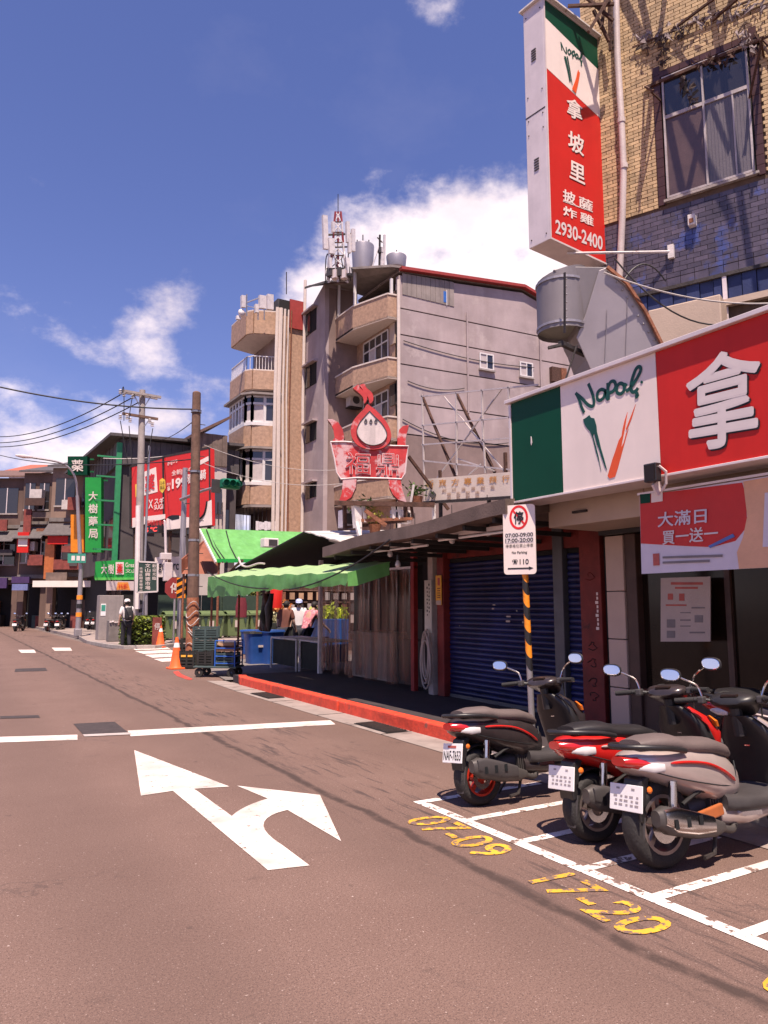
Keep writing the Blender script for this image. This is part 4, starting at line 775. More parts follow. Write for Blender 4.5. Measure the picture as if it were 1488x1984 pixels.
onion = [(415, 158), (445, 178), (480, 205), (540, 270), (575, 330), (588, 390), (570, 440), (530, 474), (470, 486), (400, 480), (340, 450), (305, 400), (296, 340), (315, 280), (355, 230), (390, 195), (405, 170)]
pot(onion, ['pot_rim', 'pot_side'], 'onion', .05, .3, True)
inner = [(432, 210), (470, 250), (520, 300), (552, 355), (553, 400), (520, 440), (460, 456), (400, 442), (355, 400), (340, 350), (360, 295), (400, 245)]
pot(inner + inner[:1], ['pot_white', 'pot_white'], 'onion_face', .062, .01, True)
b = MB().tube([pc(x, y, .07) for x, y, _ in spline([(*p, 0) for p in inner + inner[:1]], 5)], .007, 5).build('neon_outline', 'dark_grey', ps)
for x, y in ((405, 282), (442, 284), (478, 282)): MB().tube([pc(x + a, y + c, .072) for a, c in [(0, -16), (-10, 4), (-6, 14), (6, 12), (8, 2), (0, -16)]], .008, 5).build('seed_mark', 'dark_grey', ps)
for k in (0, 46): pot([(312 + k, 45 - k * .5), (350 + k, 18 - k * .1), (362 + k, 40), (410 + k * .9, 90 - k * .2), (412 + k, 130), (392 + k * .9, 155), (384 + k * .8, 110), (345 + k, 70)], ['pot_rim', 'pot_side'], 'leaf_shoot', .0, .16, True)
for body_, x0, x1, y0, y1 in [('福', 255, 440, 508, 665), ('鼎', 478, 646, 512, 675)]:
    q = [pc(x0, y1, .012), pc(x1, y1 + 6, .012), pc(x1, y0 + 4, .012), pc(x0, y0, .012)]
    text(body_, None, 0, 0, 0, 0, 'neon', ps, .024, 'lettering', .006, q=q); text(body_, None, 0, 0, 0, 0, 'pot_red', ps, 0, 'inner_lettering', .016, q=[q[0].lerp(q[2], .022), q[1].lerp(q[3], .022), q[2].lerp(q[0], .022), q[3].lerp(q[1], .022)])
for pts in [body + body[:1]]: MB().tube([pc(x, y, .01) for x, y in pts], .014, 5).build('rim_trim', 'neon', ps)
# its frame on the roof
fr_ = thing('roof_stand', 'rusty steel frame carrying the cauldron sign on the market roof', 'frame')
def fb(a, b, w=.06, m='rusty_white', d0=0, d1=0): MB().bar(pc(*a, d0), pc(*b, d1), w, w).build('frame_bar', m, fr_)
fb((180, 872), (900, 886), .08, 'rust_dark', .06, .06); fb((330, 880), (345, 1050), .12); fb((385, 880), (400, 1010), .05); fb((650, 890), (648, 990), .05); fb((895, 890), (895, 990), .05); fb((345, 1000), (740, 985), .05, 'rust'); fb((400, 925), (550, 1035), .07, 'rust', .05, .05); fb((605, 890), (605, 985), .06); fb((730, 880), (745, 985), .04, 'rust_dark'); fb((750, 740), (728, 870), .03); fb((712, 535), (1000, 920), .05, 'rust_dark', -.1, -.4); fb((875, 800), (900, 830), .1, 'dark_grey', -.2, -.2)
fb((360, 905), (360, 1180), .06); fb((250, 880), (255, 1060), .06, 'rust_dark', -.4, -.4); fb((690, 880), (690, 1000), .06, 'rust_dark', -.5, -.5); fb((250, 1050), (700, 1000), .05, 'rust_dark', -.45, -.45)
# clutter on the roof behind the frame
M('leaf_y', (.25, .22, .03), .6, rand=.4); M('leaf_g', (.08, .14, .03), .6, rand=.4)
for i, (x, y, m, lb_) in enumerate([(470, 1030, 'leaf_y', 'small yellowing potted plant under the cauldron sign'), (370, 940, 'leaf_g', 'green potted plant at the foot of the cauldron sign frame'), (770, 830, 'leaf_g', 'small green plant at the far end of the sign frame')]):
    p = pc(x, y + 20, -.3); g = thing('potted_plant', lb_, 'plant', p, group='plants on the market roof'); MB().lathe([(0, -.1), (.09, -.1), (.12, .06), (.1, .06), (.1, .03), (0, .03)], n=12).build('pot', 'rust', g); b = MB()
    for k in range(60):
        c = V((rnd.gauss(0, .11), rnd.gauss(0, .11), .08 + abs(rnd.gauss(0, .13)))); d = V((rnd.uniform(-1, 1), rnd.uniform(-1, 1), rnd.uniform(-.5, 1))).normalized() * .06; s = d.cross(V((rnd.random(), rnd.random(), rnd.random()))).normalized() * .02; b.add([c - d, c + s, c + d, c - s], [(0, 1, 2, 3)])
    o = b.build('foliage', m, g)
for i, (x, y, s) in enumerate([(270, 990, .28), (625, 970, .2), (685, 975, .2)]):
    g = thing('roof_box', ['white boxy unit standing on the roof left of the cauldron frame', 'small pale box on the roof under the cauldron, beside the rust bar', 'small pale box on the roof under the cauldron foot with the stay'][i], 'box', pc(x, y, -.6)); MB().box((0, 0, 0), (s, s * .8, s * 1.2)).build('casing', 'white_paint', g, bevel=.015); MB().box((0, -s * .41, 0), (s * .6, .02, s * .7)).build('vent', 'dark_grey', g)
# bare billboard scaffold
XF = 8.3
sc_ = thing('billboard_scaffold', 'bare pale steel scaffold of a vanished billboard on the low roof', 'scaffold'); C3 = lambda x, y: (760 + x * .2688, 480 + y * .2688)
M('scaffold_pale', (.55, .47, .45), .5, .2)
def sf(a, b, w=.028, m='scaffold_pale', d=0): MB().bar(PX(*C3(*a), XF + d), PX(*C3(*b), XF + d), w, w).build('tube', m, sc_)
for a, b in [((205, 1072), (1050, 988)), ((210, 1282), (860, 1222)), ((215, 1420), (860, 1372)), ((222, 1535), (860, 1600)), ((215, 1060), (230, 1660)), ((460, 1045), (466, 1640)), ((645, 1020), (655, 1400)), ((838, 995), (845, 1300)), ((660, 1400), (672, 1625))]: sf(a, b)
for a, b in [((375, 1075), (830, 1640)), ((790, 1015), (560, 1330)), ((600, 1280), (310, 1680)), ((470, 1520), (740, 1610)), ((640, 1560), (550, 1640))]: sf(a, b, .024, d=.06)
sf((215, 1065), (460, 1660), .045, 'rust_dark', .12); sf((460, 1045), (740, 1620), .045, 'rust_dark', .12)
for y_ in (9.9, 11.9): MB().bar((XF, y_, 2.8), (XF, y_, 4.2), .05, .05).build('footing', 'rust_dark', sc_)
# locksmith board
lb2 = thing('locksmith_board', 'faded cream signboard with orange characters above the low roof', 'sign'); XL_ = 7.6
q = [PX(*C3(*p), XL_) for p in [(225, 1668), (860, 1615), (860, 1790), (228, 1832)]]
MB().slab(q, (.06, 0, 0)).build('board', M('board_cream', (.72, .6, .5), .5, var=.08, sc=2, streak=.12), lb2); M('faded_orange', (.62, .28, .07), .6, bump=0, patch=((.7, .5, .35), 9, .55)); M('faded_tan', (.55, .38, .28), .6, bump=0)
def lt(body, x0, x1, yt, h, mat, bold=.01): sl = -.075; text(body, None, 0, 0, 0, 0, mat, lb2, bold, 'lettering', .004, q=[PX(*C3(x0, yt + h), XL_), PX(*C3(x1, yt + h + sl * (x1 - x0)), XL_), PX(*C3(x1, yt + sl * (x1 - x0)), XL_), PX(*C3(x0, yt), XL_)])
for i, ch in enumerate('新東方專業鎖行'): lt(ch, 245 + i * 91, 300 + i * 91, 1678 - i * 6, 52, 'faded_orange', .02)
for i, ch in enumerate('刻印換鎖配匙'): lt(ch, 360 + i * 70, 390 + i * 70, 1738 - i * 5, 28, 'faded_tan')
for i, ch in enumerate('鎖匙配換'): lt(ch, 395 + i * 68, 425 + i * 68, 1765 - i * 4, 26, 'faded_tan'); lt(ch, 395 + i * 68, 425 + i * 68, 1795 - i * 4, 24, 'faded_tan')
MB().bar(PX(*C3(225, 1838), XL_), PX(*C3(860, 1800), XL_), .05, .05).build('lower_rail', 'iron', lb2); 
for y_ in (11.0, 9.6): MB().bar((XL_ + .08, y_, 2.75), (XL_ + .08, y_, 3.6), .05, .05).build('support', 'iron', lb2)
# ================================================================== apartment building behind the market
M('render_lilac', (.37, .29, .29), .85, var=.2, sc=.5, bump=.2, bsc=12, streak=.6, scol=(.24, .175, .165), patch=((.44, .355, .345), .7, .56)); M('render_brown', (.235, .165, .15), .9, var=.25, sc=.6, bump=.2, bsc=12, streak=.45, scol=(.14, .09, .075)); M('tan_tile', (.38, .235, .16), .6, var=.28, sc=6, bump=.2, bsc=25); M('soffit_cream', (.6, .5, .45), .8, var=.08); M('red_trim', (.3, .035, .03), .6); M('asbestos', (.26, .215, .2), .9, var=.2, sc=1.5, bump=.2, streak=.4); M('alu_white', (.66, .61, .6), .4, var=.06); glass('flat_glass', (.03, .028, .032)); M('curtain_grey', (.46, .39, .38), .6, var=.12, spec=.5)
Cn = V((18.9, 30.55, 0)); sd = V((.998, -.063, 0)); sn = V((-.063, -.998, 0))
BB = thing('apartment_block', 'five storey grey and tan apartment block with antennas on its roof', 'building', Cn)
def bo(b): b.v = [tuple(V(p) - Cn) for p in b.v]; return b
def bbox(a, b, mat, name, par=None): return bo(MB().bb(a, b)).build(name, mat, par or BB)
zr = ZAT(Cn.x, Cn.y, 522); far = Cn + sd * 13
zfar = PP(1036, 563, Cn, sn)
# side wall built of storey panels with dark-backed gaps
lv = [ZAT(Cn.x, Cn.y, v) for v in (1172, 840, 779, 705, 648, 597, 545)]; lv[0] = 0
for i in range(len(lv) - 1):
    m = 'render_brown' if i == 0 else 'render_lilac'
    g = .05; b = MB(); p0, p1 = Cn, far; b.slab([(p0.x, p0.y, lv[i] + g * (i > 0)), (p1.x, p1.y, lv[i] + g * (i > 0)), (p1.x, p1.y, lv[i + 1] - .02), (p0.x, p0.y, lv[i + 1] - .02)], V((0, .4, 0))); bo(b).build('wall_panel', m, BB)
b = MB(); b.slab([Cn + V((0, .06, 0)), far + V((0, .06, 0)), far + V((0, .06, lv[-1])), Cn + V((0, .06, lv[-1]))], (0, .2, 0)); bo(b).build('shade_backing', 'dark_wall', BB)  # dark colour here stands in for overhang shadow lines on the wall
# gable end above: patched sheets, wall and red roof trim
pk_ = PP(930, 553, Cn, sn)
T0 = V((Cn.x, Cn.y, zr)); T1 = PP(1012, 557, Cn, sn); T2 = V((far.x, far.y, T1.z - 1.6))
b = MB(); b.slab([(Cn.x, Cn.y + .03, lv[-1] - .02), (far.x, far.y + .03, lv[-1] - .02), T2 + V((0, .03, -.3)), T1 + V((0, .03, -.3)), T0 + V((0, .03, -.3))], (0, .3, 0)); bo(b).build('gable_wall', 'render_lilac', BB)
for i in range(11):
    p = PP(780 + i * 9.1, 560, Cn + sn * .03, sn); q = PP(788.5 + i * 9.1, 560, Cn + sn * .03, sn); z1 = ZAT(p.x, p.y, 529 + i * 1.6); z0 = ZAT(p.x, p.y, 570 + i * 2.2)
    b = MB(); b.slab([(p.x, p.y, z0), (q.x, q.y, z0), (q.x, q.y, z1), (p.x, p.y, z1)], sn * -.04); bo(b).build('patch_sheet', 'asbestos', BB)
b = MB(); [b.bar(a + V((0, -.1, 0)), c + V((0, -.1, 0)), .35, .16) for a, c in ((T0, T1), (T1, T2))]; bo(b).build('roof_verge', 'red_trim', BB)
b = MB(); b.slab([T0, T1, T1 + V((0, 8, 0)), T0 + V((0, 4.4, 0))], (0, 0, -.15)); b.slab([T1, T2, T2 + V((0, 8, 0)), T1 + V((0, 8, 0))], (0, 0, -.15)); bo(b).build('roof', 'roof_felt', BB)
def swin(u0, v0, u1, v1, kind):
    a, c = PP(u0, v0, Cn, sn), PP(u1, v1, Cn, sn); w = (c - a).dot(sd); h = a.z - c.z
    o = empty('window', V((a.x, a.y, c.z)) - Cn, math.atan2(sd.y, sd.x)); o.parent = BB
    MB().bb((0, -.02, 0), (w, .05, h)).build('reveal', 'dark_wall', o)
    if kind == 'blue': MB().bb((.05, -.04, .05), (w * .5, -.02, h)).build('shutter', M('blue_board', (.03, .12, .4), .6), o); MB().bb((w * .52, -.05, -.1), (w * .6, -.02, h + .1)).build('batten', 'alu_white', o); return
    if kind == 'rust': MB().bb((0, -.25, 0), (w * .6, -.02, h)).build('shutter', 'rust_dark', o); MB().bb((w * .62, -.3, .05), (w, -.02, h)).build('shutter', 'rust', o); return
    for a_, b_ in [((0, 0), (w, .07)), ((0, h - .07), (w, h)), ((0, .07), (.07, h - .07)), ((w - .07, .07), (w, h - .07)), ((w * .48, .07), (w * .54, h - .07))]: MB().bb((a_[0], -.07, a_[1]), (b_[0], -.021, b_[1])).build('frame', 'alu_white', o)
    MB().bb((.07, -.035, .07), (w * .48, -.022, h - .07)).build('pane', 'curtain_grey', o); MB().bb((w * .54, -.035, .07), (w - .07, -.022, h - .07)).build('pane', 'flat_glass', o)
    MB().bb((-.05, -.14, -.09), (w + .05, .0, 0)).build('sill', 'concrete', o)
swin(928, 683, 956, 719, 'w'); swin(1006, 700, 1032, 733, 'w'); swin(857, 564, 871, 590, 'blue'); swin(1064, 712, 1092, 745, 'rust')
for k, (a, c) in enumerate([((782, 660), (1035, 712)), ((780, 812), (985, 858)), ((790, 738), (900, 752))]):
    P0, P1 = PP(*a, Cn + sn * .06, sn), PP(*c, Cn + sn * .06, sn); bo(MB().tube(sag(P0, P1, .25 * (1 + k % 2)), .022, 5)).build('wall_cable', 'cable', BB)
for u, v0, v1 in ((905, 604, 800), (1046, 640, 800)): P0, P1 = PP(u, v0, Cn + sn * .1, sn), PP(u, v1, Cn + sn * .1, sn); bo(MB().tube([P0, V((P0.x, P0.y, P1.z))], .05, 7)).build('drain_pipe', 'render_lilac', BB)
# body and right-hand unit (front wall faces the street, balconies at its corner)
bbox((18.92, 31.0, 0), (31.5, 42, lv[-1] - .3), 'dark_wall', 'core')
X3, Ya, Yb = 18.9, 30.6, 35.06
bbox((X3 + .0, 30.62, 0), (X3 + .3, Yb, lv[-1] - .35), 'tan_tile', 'front_wall')
def zq(x, y, *vs): return [ZAT(x, y, v) for v in vs]
bx0 = 17.55
poly = [(X3 - .02, Yb), (bx0, Yb - .05), (bx0, 33.0), (X3 - .6, 30.7), (X3 - .02, 30.62)]
def balc(zt, zbt, name='balcony', rail=True, mat='tan_tile'):
    o = empty(name, (0, 0, 0)); o.parent = BB
    n = len(poly); edge = poly[1:]
    for i in range(len(edge) - 1):
        p, q = V((*edge[i], 0)), V((*edge[i + 1], 0)); d = (q - p).normalized(); nn = V((-d.y, d.x, 0)) * .12
        b = MB(); b.slab([p + V((0, 0, zbt)), q + V((0, 0, zbt)), q + V((0, 0, zt)), p + V((0, 0, zt))], nn); bo(b).build('parapet', mat, o)
        b = MB(); b.bar(p + V((0, 0, zt + .04)) + nn / 2, q + V((0, 0, zt + .04)) + nn / 2, .2, .08); bo(b).build('coping', 'soffit_cream', o)
    b = MB().prism(poly, zbt - .02, zbt + .1); bo(b).build('slab', 'soffit_cream', o); return o
cz = [(572, 617), (695, 733), (809, 852), (925, 965)]
for (a, c) in cz: balc(ZAT(X3 - .5, 30.75, a), ZAT(X3 - .5, 30.75, c))
# open top storey with posts and roof sheet
zt5 = ZAT(X3 - .5, 30.75, 572)
for x, y in ((bx0 + .1, Yb - .2), (bx0 + .1, 33.0), (X3 - .35, 30.75)): bo(MB().bar((x, y, zt5), (x, y, ZAT(x, y, 540) if y < 32 else zt5 + 2.1), .12, .12)).build('post', 'alu_white', BB)
rf = [(bx0 - .3, Yb + .1, zt5 + 2.0), (bx0 - .3, 33.1, zt5 + 2.05), (X3 - .5, 30.5, zr + .0), (X3 + .3, 30.5, zr + .1), (X3 + 1.5, Yb + .1, zr + .3)]
b = MB(); b.slab(rf, (0, 0, .12)); bo(b).build('porch_roof', 'asbestos', BB)
def fwin(y0, y1, z0, z1, X, cols=4, par=None):
    o = empty('window', (X - Cn.x, y1 - Cn.y, z0), -math.pi / 2); o.parent = par or BB; w = abs(y1 - y0); h = z1 - z0
    MB().bb((0, -.02, 0), (w, .04, h)).build('reveal', 'dark_wall', o)
    for k in range(cols + 1): x = w * k / cols; MB().bb((x - .03, -.07, 0), (x + .03, -.021, h)).build('frame', 'alu_white', o)
    for z in (0, h * .62, h): MB().bb((0.031, -.075, z - .035), (w - .031, -.022, z + .035)).build('frame', 'alu_white', o)
    for k in range(cols):
        x0, x1 = w * k / cols + .03, w * (k + 1) / cols - .03
        MB().bb((x0, -.035, .04), (x1, -.022, h * .62 - .035)).build('pane', 'flat_glass' if (k + int(z0)) % 3 else 'curtain_grey', o); MB().bb((x0, -.035, h * .62 + .035), (x1, -.022, h - .035)).build('pane', 'flat_glass', o)
    return o
for (a, c) in cz[1:]:
    zz = ZAT(X3, 33, a) ; fwin(31.6, 34.2, zz - 0.35, zz + 1.15, X3, 4)
for k, (a, c) in enumerate(cz[1:]):
    zz = ZAT(X3, 33, a); bbox((X3 - .08, 30.9, zz + .2), (X3 - .01, 31.4, zz + 1.3), 'beige_panel' if k == 0 else 'flat_glass', 'shutter_panel')
# corner pipe and trim
bo(MB().tube([Cn + V((-.12, -.12, 0)), Cn + V((-.12, -.12, lv[-1]))], .09, 8)).build('corner_pipe', 'soffit_cream', BB)
# stair tower
X2 = 16.9; ztw = ZAT(X2, 35.06, 546); zt2 = ZAT(18.9, 35.06, 560)
b = MB(); b.add([(X2, 35.06, 0), (X3, 35.06, 0), (X3, 37.7, 0), (X2, 37.7, 0), (X2, 35.06, ztw), (X3, 35.06, zt2), (X3, 37.7, zt2), (X2, 37.7, ztw - 1.2)], [(0, 1, 5, 4), (1, 2, 6, 5), (2, 3, 7, 6), (3, 0, 4, 7), (4, 5, 6, 7)]); bo(b).build('stair_tower', 'render_lilac', BB)
b = MB(); b.slab([(X2 + .25, 35.045, 0), (X3 - .0, 35.045, 0), (X3, 35.045, zt2 - .2), (X2 + .25, 35.045, ztw - .3)], (0, .01, 0)); bo(b).build('stained_render', 'render_brown', BB)
for (v0, v1) in [(604, 642), (706, 746), (818, 855), (932, 966)]:
    a = PX(594, v0 + 4, X2); c = PX(613, v1 - 4, X2); z1, z0 = a.z - .1, c.z; 
    o = empty('window', (X2 - Cn.x, a.y - Cn.y, z0), -math.pi / 2); o.parent = BB; w = a.y - c.y; h = z1 - z0
    MB().bb((0, -.03, 0), (w, .02, h)).build('reveal', 'dark_interior', o); MB().bb((0, -.07, 0), (w * .45, -.031, h)).build('pane', 'pane_dark', o); MB().bb((w * .45, -.08, 0), (w * .5, -.03, h)).build('frame', 'iron', o); MB().bb((-.05, -.3, h), (w + .1, .0, h + .1)).build('hood', 'render_lilac', o)
# tan strip with pipes
zt3 = ZAT(16.2, 37.7, 612)
bbox((15.35, 37.67, 0), (16.9, 41, zt3), 'tan_tile', 'tan_wall'); bbox((15.9, 37.55, zt3 - .8), (16.88, 37.66, zt3 + .9), 'red_trim', 'painted_panel')
for i, (u, m, r_) in enumerate([(541, 'soffit_cream', .12), (549, 'soffit_cream', .07), (556, 'soffit_cream', .05), (588, 'soffit_cream', .09), (562, 'rust', .04), (534, 'soffit_cream', .1)]):
    p = PY(u, 800, 37.5); bo(MB().tube([(p.x, 37.5, 0), (p.x + .05 * math.sin(i), 37.5, 8), (p.x - .05, 37.5, 13), (p.x, 37.5, zt3 + (.2 if i != 3 else 2.2))], r_, 7)).build('drain_pipe', m, BB)
# left-hand unit with chamfered balconies and glazed bays
bay = [(15.32, 37.85), (14.05, 38.3), (13.8, 38.65), (13.8, 41.2), (15.3, 41.6)]
bbox((15.3, 38.0, 0), (19, 41.6, ZAT(15.3, 38, 612)), 'render_brown', 'left_wing')
def ring(poly_, z0, z1, mat, name, par, th=.1, cop=True):
    for i in range(len(poly_) - 1):
        p, q = V((*poly_[i], 0)), V((*poly_[i + 1], 0)); d = (q - p).normalized(); nn = V((d.y, -d.x, 0)) * -th
        b = MB(); b.slab([p + V((0, 0, z0)), q + V((0, 0, z0)), q + V((0, 0, z1)), p + V((0, 0, z1))], nn); bo(b).build(name, mat, par)
        if cop: b = MB(); b.bar(p + V((0, 0, z1 + .03)), q + V((0, 0, z1 + .03)), .2, .07); bo(b).build('coping', 'soffit_cream', par)
zv = lambda v: ZAT(14.9, 38.05, v)
top = empty('roof_parapet', (0, 0, 0)); top.parent = BB; ring(bay, zv(649), zv(606), 'tan_tile', 'parapet', top); bo(MB().prism(bay, zv(650), zv(648))).build('slab', 'soffit_cream', top)
ba = empty('balcony', (0, 0, 0)); ba.parent = BB; ring(bay, zv(756), zv(720), 'tan_tile', 'parapet', ba); bo(MB().prism(bay, zv(757), zv(755))).build('slab', 'soffit_cream', ba)
for i in range(len(bay) - 2):
    p, q = V((*bay[i], 0)), V((*bay[i + 1], 0)); n = max(2, int((q - p).length / .16))
    for k in range(n + 1): c = p.lerp(q, k / n); bo(MB().bar((c.x, c.y, zv(720)), (c.x, c.y, zv(692)), .03, .03)).build('baluster', 'alu_white', ba)
    bo(MB().bar(p + V((0, 0, zv(692))), q + V((0, 0, zv(692))), .06, .05)).build('handrail', 'alu_white', ba)
for (vt_, vb_, vs_b) in [(764, 822, 866), (868, 937, 978)]:
    o = empty('bay_window', (0, 0, 0)); o.parent = BB
    hood = [(15.5, 37.5), (13.9, 37.95), (13.45, 38.55), (13.45, 41.5), (15.4, 41.9)]; b = MB(); b.prism(hood, zv(vt_ + 4), zv(vt_)); bo(b).build('hood', 'asbestos', o)
    bo(MB().prism([(15.32, 37.8), (14.0, 38.15), (13.7, 38.6), (13.7, 41.3), (15.3, 41.7)], zv(vb_ + 4), zv(vb_ - 2))).build('slab', 'alu_white', o)
    ring(bay, zv(vs_b), zv(vb_ + 4), 'tan_tile', 'parapet', o, cop=False)
    for i in range(len(bay) - 2):
        p, q = V((*bay[i], 0)), V((*bay[i + 1], 0)); d = (q - p).normalized(); L_ = (q - p).length; nn = V((d.y, -d.x, 0)); z0, z1 = zv(vb_ - 2), zv(vt_ + 4); zm = z0 + (z1 - z0) * .7
        n = 2 if L_ < 1.6 else 5
        if L_ < .7: n = 1
        for k in range(n + 1): c = p.lerp(q, k / n); bo(MB().bar((c.x, c.y, z0), (c.x, c.y, z1), .15, .15)).build('frame', 'alu_white', o)
        for z in (z0 + .05, zm, z1 - .05): bo(MB().bar(p + V((0, 0, z)), q + V((0, 0, z)), .13, .13)).build('frame', 'alu_white', o)
        for k in range(n):
            a, c = p.lerp(q, k / n), p.lerp(q, (k + 1) / n)
            for za, zc_, m in ((z0, zm, 'curtain_grey' if (k + i) % 4 else 'flat_glass'), (zm, z1, 'flat_glass')): b = MB(); b.slab([a + V((0, 0, za)), c + V((0, 0, za)), c + V((0, 0, zc_)), a + V((0, 0, zc_))], nn * .02); bo(b).build('pane', m, o)
o = empty('laundry_balcony', (0, 0, 0)); o.parent = BB; bo(MB().prism([(15.5, 37.5), (14.0, 38.1), (13.75, 38.6), (13.75, 41.5), (15.4, 41.9)], zv(984), zv(979))).build('hood', 'asbestos', o); bo(MB().prism(bay, zv(1060), zv(1030))).build('slab', 'tan_tile', o)
for i in range(3):
    p, q = V((*bay[i], 0)), V((*bay[i + 1], 0)); n = max(2, int((q - p).length / .2))
    for k in range(n + 1): c = p.lerp(q, k / n); bo(MB().bar((c.x, c.y, zv(1030)), (c.x, c.y, zv(984)), .025, .025)).build('bar', 'iron', o)
M('cloth_white', (.6, .55, .58), .9)
for k in range(7):
    g = tag(MB().box((0, 0, 0), (.16, .05, .5 - .06 * (k % 3)), rnd.uniform(-.4, .4)).build('hanging_cloth', 'cloth_white', loc=(14.35 + k * .14, 37.95 - k * .07 + .0, zv(1020))), ['pale laundry at the bay end of the lowest tan balcony, first of the row','second pale cloth drying on the lowest tan balcony','third pale cloth drying on the lowest tan balcony','middle pale cloth drying on the lowest tan balcony','fifth pale cloth drying on the lowest tan balcony','sixth pale cloth drying on the lowest tan balcony','pale laundry nearest the drain pipes on the lowest tan balcony'][k], 'laundry', 'laundry on the lowest balcony')
# ---------------- roof furniture
tw = thing('antenna_mast', 'red and white lattice antenna mast on the apartment roof', 'antenna mast', (0, 0, 0)); D_ = 38.5
M('mast_white', (.66, .6, .6), .5); M('mast_red', (.3, .05, .06), .6)
def pd(u, v, d=0): return PD(u, v, D_ + d)
lay = [(655, 548, 26), (655, 520, 22), (655, 495, 17), (655, 470, 14), (655, 450, 12), (655, 430, 10), (655, 410, 7)]
for i in range(len(lay) - 1):
    (u, v, w), (u2, v2, w2) = lay[i], lay[i + 1]; m = 'mast_white' if i % 2 == 0 else 'mast_red'
    for s, d in ((-1, 0), (1, 0), (0, .6)):
        MB().bar(pd(u + s * w * .7, v, d), pd(u2 + s * w2 * .7, v2, d), .09, .09).build('leg', m, tw); MB().bar(pd(u + s * w * .7, v, d), pd(u2 - s * w2 * .7, v2, d), .045, .045).build('brace', 'mast_white', tw)
    MB().bar(pd(u - w * .7, v), pd(u + w * .7, v), .05, .05).build('brace', 'rust_dark', tw)
MB().bar(pd(655, 410), pd(655, 376), .03, .03).build('lightning_rod', 'iron', tw); MB().bar(pd(635, 455), pd(680, 453), .08, .08).build('crossarm', 'iron', tw); MB().bar(pd(628, 480), pd(682, 478), .06, .06).build('crossarm', 'iron', tw)
for k, (u, v, u2, v2, w) in enumerate([(629, 418, 631, 483, 10), (641, 462, 643, 492, 12), (684, 444, 684, 487, 7), (673, 430, 674, 470, 7), (677, 455, 677, 490, 6), (639, 500, 640, 520, 6), (672, 500, 676, 530, 8), (645, 430, 645, 450, 5)]):
    MB().bar(pd(u, v, -.3), pd(u2, v2, -.3), w * 38 / 1433, .18, up=(0, -1, 0)).build('panel_antenna', 'mast_white', tw)
for k in range(14):
    a = (rnd.uniform(632, 680), rnd.uniform(485, 525)); MB().tube(spline([pd(*a, -.1), pd(a[0] + rnd.uniform(-8, 8), a[1] + 12, -.2), pd(a[0] + rnd.uniform(-6, 6), 545, 0)], 3), .03, 5).build('feeder_cable', 'iron' if k % 2 else 'mast_white', tw)
for k in range(5): MB().box(pd(640 + k * 9, 528 + 4 * (k % 2), -.2), (.3, .3, .45), .5).build('radio_unit', 'pale_metal' if k % 2 else 'dark_grey', tw)
M('tank_steel', (.34, .31, .33), .4, .45, var=.1, sc=1)
def tank(u, v0, v1, w, lab, dome=False):
    p = pd(u, v1, 2.5); r_ = w / 2 * (D_ + 2.5) / FPX; h = (v1 - v0) * (D_ + 2.5) / FPX; g = thing('water_tank', lab, 'water tank', p, group='roof water tanks')
    MB().lathe([(0, 0), (r_ * .86, 0), (r_ * .9, h * .1), (r_, h * .95), (r_ * .98, h), (0, h * (1.1 if dome else 1.04))], n=28).build('shell', 'tank_steel', g, smooth=35); MB().lathe([(r_ * .2, h), (r_ * .2, h * 1.16), (0, h * 1.17)], n=14).build('hatch', 'tank_steel', g)
    for k in range(3): MB().cyl((r_ * .6 * math.cos(k * 2.1), r_ * .6 * math.sin(k * 2.1), h), (r_ * .6 * math.cos(k * 2.1), r_ * .6 * math.sin(k * 2.1), h * 1.3), .03).build('vent_pipe', 'iron', g)
tank(703, 474, 528, 44, 'tapered steel water tank right beside the antenna mast'); tank(768, 496, 520, 40, 'low domed steel water tank on the roof end of the apartment block', True)
sm = thing('small_antenna', 'thin twin antenna pole between the two roof water tanks', 'antenna', (0, 0, 0)); MB().bar(pd(735, 515), pd(736, 455), .08, .08).build('pole', 'iron', sm); MB().bar(pd(744, 512), pd(745, 455), .1, .1).build('panel_antenna', 'mast_white', sm); MB().bar(pd(722, 515), pd(734, 478), .04, .04).build('stay', 'mast_white', sm); MB().bar(pd(731, 460), pd(741, 470), .05, .05).build('arm', 'iron', sm); MB().box(pd(737, 485), (.2, .2, .3)).build('radio_unit', 'dark_grey', sm); MB().bar(pd(739, 515), pd(740, 480), .15, .12).build('panel_antenna', 'mast_white', sm)
DL = 41
la = thing('roof_antennas', 'cluster of white panel antennas and a small dish on the lower roof', 'antenna', (0, 0, 0)); pl_ = lambda u, v: PD(u, v, DL)
MB().bar(pl_(478, 612), pl_(478, 570), .06, .06).build('pole', 'steel', la)
for (u, v0, v1, w) in [(471, 573, 596, 8), (508, 573, 598, 13), (523, 571, 600, 12), (497, 590, 606, 7)]: MB().bar(pl_(u, v0), pl_(u, v1), w * DL / FPX, .25, up=(0, -1, 0)).build('panel_antenna', 'mast_white', la)
MB().bar(pl_(478, 586), pl_(505, 576), .06, .06).build('crossarm', 'steel', la); MB().bar(pl_(476, 592), pl_(500, 598), .04, .04).build('crossarm', 'steel', la); MB().ball(pl_(468, 606), (.2, .15, .22), 12).build('dish', 'mast_white', la, smooth=60); MB().box(pl_(462, 616), (.25, .2, .2)).build('radio_unit', 'mast_white', la); MB().bar(pl_(555, 570), pl_(555, 527), .04, .04).build('lightning_rod', 'iron', la)
for u in (512, 500): MB().bar(pl_(u, 598), pl_(u, 620), .05, .05).build('support', 'steel', la)
